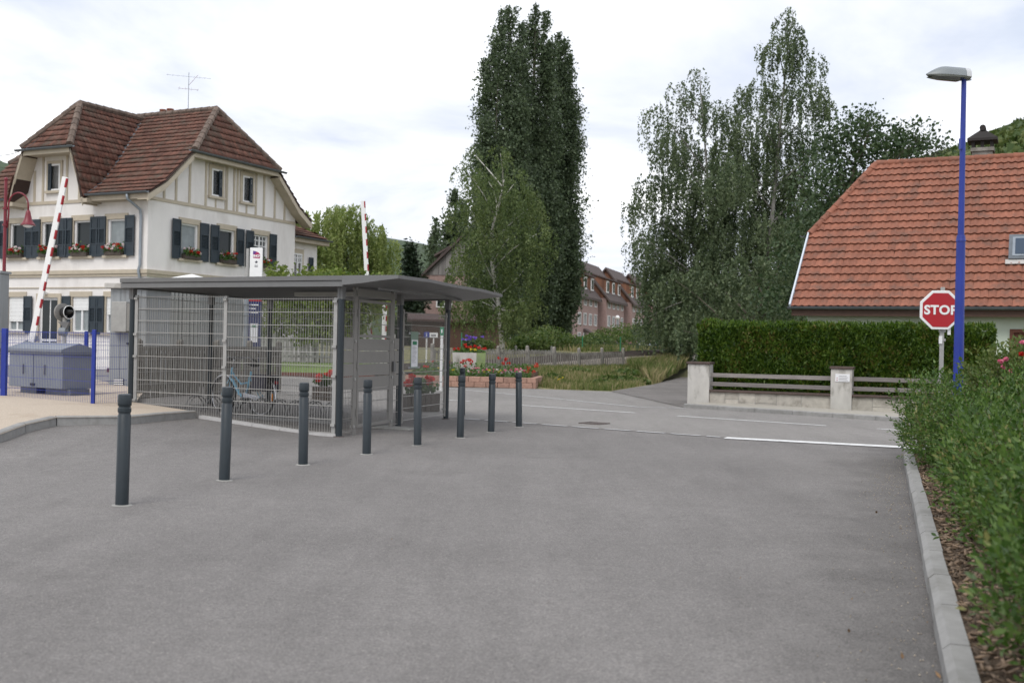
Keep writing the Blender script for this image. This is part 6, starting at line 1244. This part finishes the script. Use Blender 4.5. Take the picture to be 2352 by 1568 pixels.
# station sign totem
tp_ = P(583, 800, 30.5); to = thing('station_totem', 'tall white and navy railway station sign with a railway logo at the top', 'sign', (tp_.x, tp_.y, .25), R(-3)); zs = lambda y: P(583, y, 30.5).z - .25
obj('pole', B().cyl((-.24, .03, -.2), (-.24, .03, zs(571)), .045, n=12), M['light_steel'], to, smooth='auto'); obj('pole_sleeve', B().cyl((-.24, .03, -.1), (-.24, .03, zs(636)), .075, n=12), M['zinc_light'], to, smooth='auto')
pan = obj('panel', B().bb((-.16, -.03, zs(688)), (.20, .05, zs(569))), M['white_paint'], to, bevel=.01); nav = obj('navy_panel', B().bb((-.16, -.03, .1), (.20, .05, zs(692) - .003)), M['navy'], to); obj('red_stripe', B().bb((-.16, -.032, zs(692)), (.20, .05, zs(688) - .002)), M['red_paint'], to)
def front_txt(txt, x, z, size, m, par, bold=0, y=-.033, spacing=1.0):
    me = textmesh(txt, size, bold, depth=.0015, spacing=spacing); o = obj('lettering', me, m, par); o.location = (x, y, z); o.rotation_euler = (PI / 2, 0, 0); return o
lx0, lx1, lz0, lz1 = -.07, .135, zs(592.5), zs(577); q = B(); arc = [(lx0, lz0), (lx1 - .01, lz0 - .0), (lx1, lz0 + (lz1 - lz0) * .55)]; 
lg = obj('logo', B().prism([(lx0, -.0315, lz0), (lx1 - .005, -.0315, lz0 - .015), (lx1 + .004, -.0315, lz0 + .10), (lx1 - .03, -.0315, lz0 + .145), (lx0 + .10, -.0315, lz1 - .01), (lx0, -.0315, lz1 + .01)], (0, .004, 0)), M['purple_red'], pan); obj('logo_corner', B().prism([(lx0, -.034, lz0 + .09), (lx0 + .07, -.034, lz0 + .13), (lx0 + .10, -.034, lz1 - .012), (lx0, -.034, lz1 + .01)], (0, .002, 0)), M['violet'], pan)
front_txt('SNCF', (lx0 + lx1) / 2, lz0 + .055, .088, M['white_paint'], pan, .004, -.037, .9)
star = [(math.cos(PI / 2 + k * PI / 5) * (.055 if k % 2 == 0 else .024), math.sin(PI / 2 + k * PI / 5) * (.055 if k % 2 == 0 else .024)) for k in range(10)]; obj('star', B().prism([(.03 + x, -.0315, zs(602) + z) for x, z in star], (0, .003, 0)), M['print_dark'], pan)
for z in (zs(609.5), zs(612.5)): obj('printed_line', B().bb((-.02, -.033, z - .012), (.075, -.0305, z + .012)), M['print_grey'], pan)
front_txt('GARE', .02, zs(672.5), .115, M['print_dark'], pan, .001); obj('printed_line', B().bb((-.11, -.033, zs(682)), (.13, -.0305, zs(680.5))), M['print_grey'], pan)
for y, w_ in ((700, .22), (708.5, .14), (717.5, .20)): obj('printed_line', B().bb((-.10, -.033, zs(y + 1.6)), (-.10 + w_, -.0305, zs(y - 1.2))), M['paper'], nav); obj('printed_mark', B().bb((-.14, -.033, zs(y + 1.6)), (-.115, -.0305, zs(y - 1.2))), M['paper'], nav)
obj('timetable', B().bb((-.11, -.036, zs(786)), (.10, -.0305, zs(743))), M['paper'], nav); obj('printed_band', B().bb((-.06, -.038, zs(752)), (.07, -.0365, zs(747))), M['green_sign'], nav)
# ================================================================ FLOWER BED, PLANTER, TROUGHS
b0 = G(930, 885.5); b1 = G(1231, 893); fbd = thing('flower_bed', 'raised flower bed walled with terracotta coloured blocks', 'flower bed', b0, math.atan2(b1.y - b0.y, b1.x - b0.x)); BLn = (b1 - b0).length
for row in range(2):
    x = -.2 * (row % 2); 
    while x < BLn - .05:
        w_ = .40; x1 = min(x + w_, BLn); obj('block', B().bb((max(0, x) + .006, random.uniform(-.012, .012), row * .185 + .003), (x1 - .006, .2, row * .185 + .182)), M['block'], fbd, bevel=.012); x += w_
    for k in range(6): obj('block', B().bb((BLn - .2, .206 + k * .4 + .006, row * .185 + .003), (BLn + random.uniform(-.012, .012), .206 + k * .4 + .394, row * .185 + .182)), M['block'], fbd, bevel=.012)
for k in range(6): obj('block', B().bb((1.6 + k * .41, 1.15, .33), (1.6 + k * .41 + .395, 1.32, .56)), M['concrete'], fbd, bevel=.012)
obj('soil', B().bb((.0, .205, 0), (BLn - .205, 1.145, .33)).bb((0, 1.325, 0), (BLn - .205, 2.9, .52)), M['soil'], fbd)
def pts_box(n, x0, x1, y0, y1, z0, z1, p=.6): return np.stack([x0 + (x1 - x0) * rng.random(n), y0 + (y1 - y0) * rng.random(n), z0 + (z1 - z0) * rng.random(n) ** (1 / p)], 1)
lv = np.concatenate([pts_box(2600, .2, BLn - .25, .22, 1.1, .33, .62, .5), pts_box(1500, .2, BLn - .25, 1.35, 2.6, .5, .8, .5)]); obj('leaves', npmesh('leaves', leaf_quads(lv, .075, aspect=.7), 4), M['ger_leaf'], fbd)
def bl(mn, n, x0, x1, y0, y1, z0, z1, r=.05, sz=.045): obj('blossoms', npmesh('blossoms', blooms(pts_box(n, x0, x1, y0, y1, z0, z1, 1), r, 22, sz), 4), M[mn], fbd)
bl('pink_bloom', 26, 2.0, BLn - .4, .3, 1.0, .5, .66, .04); bl('white_bloom', 10, 2.0, BLn - .4, .3, 1.0, .48, .62, .035); bl('red_bloom', 10, .3, 2.2, .4, 2.2, .62, .95, .055, .05)
bl('red_bloom', 5, BLn - 1.55, BLn - 1.1, 1.4, 1.7, .78, 1.05, .068, .05); bl('red_bloom', 4, 1.75, 2.2, 1.4, 1.7, .78, 1.0, .068, .05); bl('red_bloom', 6, BLn - .55, BLn - .02, .4, .9, .55, .85, .068, .05); bl('yellow_bloom', 9, .5, BLn - 1, .3, 1, .5, .6, .04)
pc = P(1077, 830, 38.9); pc.z = .3; pl_ = thing('octagonal_planter', 'octagonal concrete planter with one lime green facet on the flower bed', 'planter', pc, R(4)); oc = [(math.cos(R(22.5 + 45 * k)) * .66, math.sin(R(22.5 + 45 * k)) * .66) for k in range(8)]
M['lime'] = mat('lime_green_paint', (.33, .42, .18), .8, .12, 6, stain=(.3, .32, .24), sscale=2); q = B()
for k in range(8):
    (x0, y0), (x1, y1) = oc[k], oc[(k + 1) % 8]; q = B().prism([(x0 * .9, y0 * .9, 0), (x1 * .9, y1 * .9, 0), (x1, y1, .86), (x0, y0, .86)], (-(x0 + x1) * .05, -(y0 + y1) * .05, 0)); obj('facet', q, M['lime'] if k == 6 else M['pillar'], pl_)
obj('soil', B().poly([(x * .93, y * .93, .80) for x, y in oc]), M['soil'], pl_)
p_ = ball(700, (0, 0, .88), .6, (1, 1, .28)); obj('leaves', npmesh('leaves', leaf_quads(p_, .08, aspect=.8), 4), M['ger_leaf'], pl_)
obj('blossoms', npmesh('blossoms', blooms([(x, y, .98 + .16 * random.random()) for x, y in ((-.55, -.2), (-.4, -.4), (-.3, .1), (-.1, -.3), (.05, -.1), (.2, -.35), (.35, -.2), (.5, 0), (.58, .2), (-.15, -.45), (-.05, .3))], .058, 22, .055), 4), M['red_bloom'], pl_)
obj('blossoms', npmesh('blossoms', blooms([(.05, -.4, .98), (.2, -.42, .96)], .05, 22, .05), 4), M['yellow_bloom'], pl_)
pa = pts_box(420, -.22, .22, .1, .4, .9, 1.28, 1); obj('leaves', npmesh('leaves', leaf_quads(pa, .10, aspect=.5), 4), M['broad_leaf'], pl_); obj('blossoms', npmesh('blossoms', blooms([(random.gauss(0, .16), .25, 1.36 + random.gauss(0, .08)) for _ in range(12)], .05, 18, .055), 4), M['purple_bloom'], pl_)
def trough(px, py, w_, dpt, h, label, n, rz=0, r=.07):
    p = G(px, py); t = thing('flower_trough', label, 'flower trough', p, rz); q = B(); n_ = 7
    obj('base', B().bb((-w_ / 2 + .02, .02, 0), (w_ / 2 - .02, dpt - .02, h - .03)), M['brown_trough'], t)
    for k in range(n_): obj('stave', B().bb((-w_ / 2 + w_ * k / n_ + .006, -.012, .02), (-w_ / 2 + w_ * (k + 1) / n_ - .006, .018, h)), M['brown_trough'], t)
    lp = ball(420, (0, dpt / 2, h + .12), w_ * .52, (1, .6, .5)); obj('leaves', npmesh('leaves', leaf_quads(lp, .085, aspect=.85), 4), M['ger_leaf'], t)
    obj('blossoms', npmesh('blossoms', blooms([(random.uniform(-.5, .5) * w_, random.uniform(-.1, .8) * dpt, h + random.uniform(.1, .42)) for _ in range(n)], r, 26, .065), 4), M['red_bloom'], t)
trough(738, 928, .46, .4, .42, 'brown geranium tub seen through the front mesh of the shelter', 9); trough(972, 946, .74, .45, .40, 'long brown geranium trough seen through the right mesh of the shelter', 9, R(18))
# small signs beyond the shelter
def small_sign(px, py, d, w_, h, m, label, txt=None, tm_=None, pole=.03, name='road_sign', ts=.2, back=None):
    c = P(px, py, d); t = thing(name, label, 'sign', (c.x, c.y, .1)); z = c.z - .1; obj('pole', B().cyl((0, .03, -.2), (0, .03, z + h / 2), pole, n=8), M['white_paint'], t); pn_ = obj('plate', B().bb((-w_ / 2, -.02, z - h / 2), (w_ / 2, .0, z + h / 2)), m, t, bevel=.008)
    if txt: o = obj('lettering', textmesh(txt, ts, .006), tm_, pn_); o.location = (0, -.022, z); o.rotation_euler = (PI / 2, 0, 0)
    return t, z, pn_
small_sign(980, 769, 47, .24, .26, M['blue_paint'], 'small blue sign bearing a white number one beyond the shelter', '1', M['white_paint'], ts=.22)
_, z, pn_ = small_sign(996, 770, 46.5, .36, .22, M['white_paint'], 'small white arrow shaped direction sign beside the blue one'); obj('printed_line', B().bb((-.12, -.024, z - .05), (.10, -.0205, z + .05)), M['print_grey'], pn_)
_, z, pn_ = small_sign(1015, 760, 33, .12, .27, M['green_sign'], 'small green sign on a slim white pole by the shelter corner', pole=.045); obj('printed_line', B().bb((-.02, -.024, z - .06), (.02, -.0205, z + .05)), M['paper'], pn_)
# ================================================================ GARDEN WALL
gw = thing('garden_wall', 'low stained garden wall with rendered pillars and grey plank rails before the hedge', 'wall', W0, math.atan2(wd_.y, wd_.x)); PW = .56; pitch = (W1 - W0).length; pos_ = [.27 - .27, pitch, pitch * 2.02, pitch * 3.0]
for i, x in enumerate(pos_):
    pw = PW if i < 1 else .50; hp2 = 1.08 if i == 0 else 1.05; pi_ = obj('pillar', B().bb((x - pw / 2, -.02, -.15), (x + pw / 2, .46, hp2)), M['pillar'], gw, bevel=.012); obj('cap', B().bb((x - pw / 2 - .03, -.06, hp2 + .002), (x + pw / 2 + .03, .50, hp2 + .06)), M['cap_brown'], pi_, bevel=.008)
    if i == 1:
        sgn_ = obj('notice_plate', B().bb((x - .14, -.034, .74), (x + .20, -.021, .93)), M['paper'], pi_)
        for k in range(4): obj('printed_line', B().bb((x - .06, -.036, .765 + k * .036), (x + .16 - .03 * (k % 2), -.0345, .778 + k * .036)), M['print_grey'], sgn_)
        for k in range(2): obj('red_mark', B().bb((x - .11, -.036, .765 + k * .05), (x - .085, -.0345, .785 + k * .05)), M['red_paint'], sgn_)
for i in range(3):
    x0 = pos_[i] + (PW if i < 1 else .5) / 2; x1 = pos_[i + 1] - .25; ed = [x0]
    while ed[-1] < x1 - .35: ed.append(ed[-1] + random.uniform(.35, .62))
    ed[-1] = x1
    for a_, c_ in zip(ed[:-1], ed[1:]):
        if random.random() < .4:
            m_ = random.uniform(.12, .2); obj('stone', B().bb((a_ + .004, .05 + random.uniform(0, .012), -.1), (c_ - .004, .33, m_ - .004)), M['slab_stone'], gw, bevel=.01); obj('stone', B().bb((a_ + .004, .05 + random.uniform(0, .012), m_ + .004), (c_ - .004, .33, .375)), M['slab_stone'], gw, bevel=.01)
        else: obj('stone', B().bb((a_ + .004, .05 + random.uniform(0, .012), -.1), (c_ - .004, .33, .375)), M['slab_stone'], gw, bevel=.01)
    obj('mortar', B().bb((x0, .065, -.1), (x1, .32, .37)), M['concrete'], gw); obj('coping', B().bb((x0, .0, .378), (x1, .38, .43)), M['cap_brown'], gw, bevel=.008)
    for z in (.58, .80): obj('plank', B().beam((x0 - .01, .16, z + random.uniform(-.012, .012)), (x1 + .01, .16, z + random.uniform(-.012, .012)), .04, .105), M['wood_grey'], gw, bevel=.006)
# ================================================================ STOP SIGN AND BLUE LAMP
so = P(2160, 712, 16.6); yaw = math.atan2(-so.x, so.y) * .55; st = thing('stop_sign', 'red octagonal stop sign with white rim, partly hidden by the blue lamp post', 'road sign', (so.x, so.y, 0), yaw); zc = so.z; rr = .302 / math.cos(PI / 8)
octa = lambda r, y: [(math.cos(PI / 8 + k * PI / 4) * r, y, zc + math.sin(PI / 8 + k * PI / 4) * r) for k in range(8)]
pl = obj('plate', B().prism(octa(rr, -.012), (0, .02, 0)), M['white_paint'], st, bevel=.006); obj('red_face', B().prism(octa(rr * .87, -.0165), (0, .004, 0)), mat('sign_red', (.40, .012, .02), .35, .05, 3), pl)
o = obj('lettering', textmesh('STOP', .195, .007, spacing=1.06), M['white_paint'], pl); o.location = (0, -.019, zc - .005); o.rotation_euler = (PI / 2, 0, 0)
obj('rim_back', B().prism(octa(rr * .99, .009), (0, .025, 0)), M['light_steel'], pl); obj('pole', B().beam((.04, .07, -.2), (.04, .07, zc + .36), .06, .06, up=(1, 0, 0)), M['light_steel'], st, bevel=.006)
for dx_, z in ((.10, 1.84), (-.02, 1.70)): obj('bracket', B().bb((.04 + dx_ - .025, .02, z - .06), (.04 + dx_ + .02, .06, z + .06)), M['white_paint'], st); obj('clamp', B().bb((.0, .03, z - .02), (.09, .11, z + .02)), M['light_steel'], st)
lp = P(2201, 868, 15.6); lamp = thing('street_lamp', 'tall bright blue street lamp post with grey lamp head', 'street lamp', (lp.x, lp.y, 0)); zj = P(2205, 545, 15.6).z; ztop = P(2212, 190, 15.6).z
q = B(); q.cyl((0, 0, -.2), (0, 0, zj), .078, .062, 20); obj('lower_pole', q, M['blue_paint'], lamp, smooth='auto'); q = B().cyl((0, 0, zj + .002), (0, 0, ztop + .04), .046, .034, 18); obj('upper_pole', q, M['blue_paint'], lamp, smooth='auto'); q = B().cyl((0, 0, zj - .06), (0, 0, zj + .03), .070, .056, 20); obj('collar', q, M['blue_paint'], lamp, smooth='auto'); obj('access_door', B().bb((-.03, -.083, .55), (.03, -.062, .95)), M['blue_paint'], lamp, bevel=.004); obj('base_plate', B().bb((-.17, -.17, 0), (.17, .17, .11)), M['blue_paint'], lamp)
q = B().bb((-.05, -.06, ztop - .98), (-.025, .02, ztop - .82)); obj('bracket', q, M['blue_paint'], lamp)
hd0 = []; N_ = 9; Lh = .60
def head_ring(x):
    u = (x + .52) / Lh; w_ = .13 * math.sin(min(1, max(.0, u) * 1.9) * PI / 2) ** .6 * (1 if u < .8 else 1 - .25 * (u - .8) / .2); top = .012 + .135 * math.sin(min(1, u * 2.1) * PI / 2); bot = -.060 * math.sin(min(1, u * 3.2) * PI / 2) * (1 if u < .8 else .7); return max(.006, w_), top, bot
def head_shell(lo, hi, z_a, z_b, dx0, dx1, m, nm):
    q = B(); xs = np.linspace(dx0, dx1, 13); n = 12; vs = []; 
    for x in xs:
        w_, tp2, bt2 = head_ring(x)
        for k in range(n):
            t = 2 * PI * k / n; z = math.sin(t); zz = (tp2 if z > 0 else -bt2) * z; zz = min(max(zz, z_a), z_b); vs.append((x, w_ * math.cos(t), zz))
    fs = [(i * n + k, i * n + (k + 1) % n, (i + 1) * n + (k + 1) % n, (i + 1) * n + k) for i in range(len(xs) - 1) for k in range(n)] + [tuple(range(n)), tuple((len(xs) - 1) * n + k for k in range(n))[::-1]]
    q.add(vs, fs); return q
hr_ = thing
hroot = obj('lamp_head', head_shell(0, 0, .0, 1, -.52, .0, 0, 0), mat('grey_lamp_housing', (.20, .22, .23), .4, .08, 5), lamp, smooth='auto'); hroot.location = (-.02, 0, ztop + .07); hroot.rotation_euler = (0, R(2), R(6)); hroot.scale = (1.08, 1, 1)
obj('rear_cover', head_shell(0, 0, .0, 1, .004, .085, 0, 0), mat('pale_lamp_housing', (.50, .51, .52), .4, .05, 5), hroot, smooth='auto'); obj('rim', head_shell(0, 0, -.03, -.002, -.52, .08, 0, 0), mat('lamp_rim', (.26, .27, .25), .5, .15, 8), hroot, smooth='auto'); obj('lens', head_shell(0, 0, -.08, -.032, -.50, -.02, 0, 0), mat('smoked_lens', (.07, .08, .075), .15, .05, 4), hroot, smooth='auto')
q = B().beam((.05, 0, -.035), (.12, 0, -.02), .03, .015); obj('latch', q, M['zinc_light'], hroot)
# ================================================================ FAR CARS, GLOBE LAMP
def car(px, d, yroof, label, paint, rz, zg=.9):
    c = P(px, yroof, d); t = thing('parked_car', label, 'car', (c.x, c.y, c.z - 1.47), rz, 'cars parked before the apartment blocks'); prof = [(-2.0, .3), (-2.02, .62), (-1.95, .92), (-1.75, 1.0), (-1.15, 1.40), (-.2, 1.47), (.55, 1.40), (1.15, .98), (1.75, .86), (2.0, .66), (2.02, .32)]
    obj('body', B().prism([(x, -.80, z) for x, z in prof], (0, 1.6, 0)), mat('car_paint', paint, .25, .03, 3), t, bevel=.07)
    q = B(); q.prism([(-1.30, -.812, 1.0), (1.0, -.812, .99), (.52, -.812, 1.33), (-.2, -.812, 1.39), (-1.02, -.812, 1.33)], (0, 1.624, 0)); obj('side_window', q, M['pane'], t); q = B(); q.add([(1.13, -.70, 1.01), (1.13, .70, 1.01), (.58, .62, 1.40), (.58, -.62, 1.40)], [(0, 1, 2, 3)]); q.v = [(x + .015, y, z + .012) for x, y, z in q.v]; obj('windscreen', q, M['pane'], t)
    q = B().add([(-1.72, -.66, 1.03), (-1.72, .66, 1.03), (-1.17, .58, 1.39), (-1.17, -.58, 1.39)], [(0, 1, 2, 3)]); q.v = [(x - .02, y, z + .015) for x, y, z in q.v]; obj('rear_window', q, M['pane'], t)
    for x in (-1.25, 1.28):
        for y in (-.74, .74): wq = obj('wheel', B().cyl((x, y - .09, .31), (x, y + .09, .31), .31, n=18), M['rubber'], t); obj('rim', B().cyl((x, y - .096, .31), (x, y + .096, .31), .19, n=12), M['light_steel'], wq)
    for y in (-.6, .6): obj('headlight', B().box((1.93, y, .70), (.12, .3, .13)), M['chrome'], t); obj('tail_light', B().box((-1.98, y, .80), (.08, .22, .22)), M['red_paint'], t)
    return t
car(1342, 112, 775, 'pale blue white hatchback beside the nearest apartment block', (.58, .63, .68), R(200)); car(1420, 124, 771, 'reddish parked car half hidden by weeds under the globe lamp', (.30, .16, .15), R(190)); car(1448, 135, 776, 'white parked car whose roof shows above the weeds', (.62, .62, .62), R(195)); car(1525, 140, 777, 'silver blue parked car at the foot of the birch', (.45, .50, .56), R(200))
gp = P(1417, 790, 118); gl_ = thing('globe_lamp', 'lamp post with a white globe before the apartment blocks', 'lamp post', (gp.x, gp.y, .9)); zg = P(1417, 729, 118).z - .9; obj('pole', B().cyl((0, 0, -.3), (0, 0, zg - .2), .07, .05, 10), M['zinc_light'], gl_); obj('globe', B().sph((0, 0, zg), .24, 14, 9), M['white_paint'], gl_, smooth=True)

# ================================================================ GRIT AND DRY LEAVES ON THE ASPHALT
mats = []
for k in range(800):
    if k % 3: t = random.uniform(-2.5, 10.6); w = -abs(random.gauss(0, .10)) - .01 - (random.random() ** 4) * .45; q = KA + kd * t + kn * w
    else: q = G(random.gauss(2040, 35), random.gauss(1115, 28))
    s_ = random.uniform(.3, 1.0); mats.append([list(r) for r in (Matrix.Translation((q.x, q.y, .003 + .002 * s_)) @ Euler((random.random() * .6, random.random() * .6, random.random() * 6)).to_matrix().to_4x4() @ Matrix.Diagonal((s_, s_ * .8, s_ * .7, 1)))[:3]])
gs = B().sph((0, 0, 0), .0065, 5, 3); tag(obj('grit', nptile('grit', gs.v, gs.f, mats), mat('pale_grit', (.36, .31, .25), .9, .2, 20, rnd=.4)), 'pale grit washed up along the right kerb', 'grit', kind='stuff')
pts = []
for k in range(10):
    t = random.uniform(-2, 10); q = KA + kd * t - kn * abs(random.gauss(.1, .35)); pts.append((q.x, q.y, .012))
for x, y in ((2068, 1215), (2085, 1210), (2160, 1275), (2130, 1432), (1260, 1385), (900, 1240), (1700, 1330)): q = G(x, y); pts.append((q.x, q.y, .012))
tag(obj('fallen_leaves', npmesh('fallen_leaves', leaf_quads(np.array(pts), .034, np.tile([0, 0, 1.], (len(pts), 1)), .5, flat=.9), 4), mat('dry_leaf', (.20, .12, .06), .8, .2, 20, rnd=.5)), 'few dry leaves scattered on the asphalt near the kerb', 'leaves', kind='stuff')
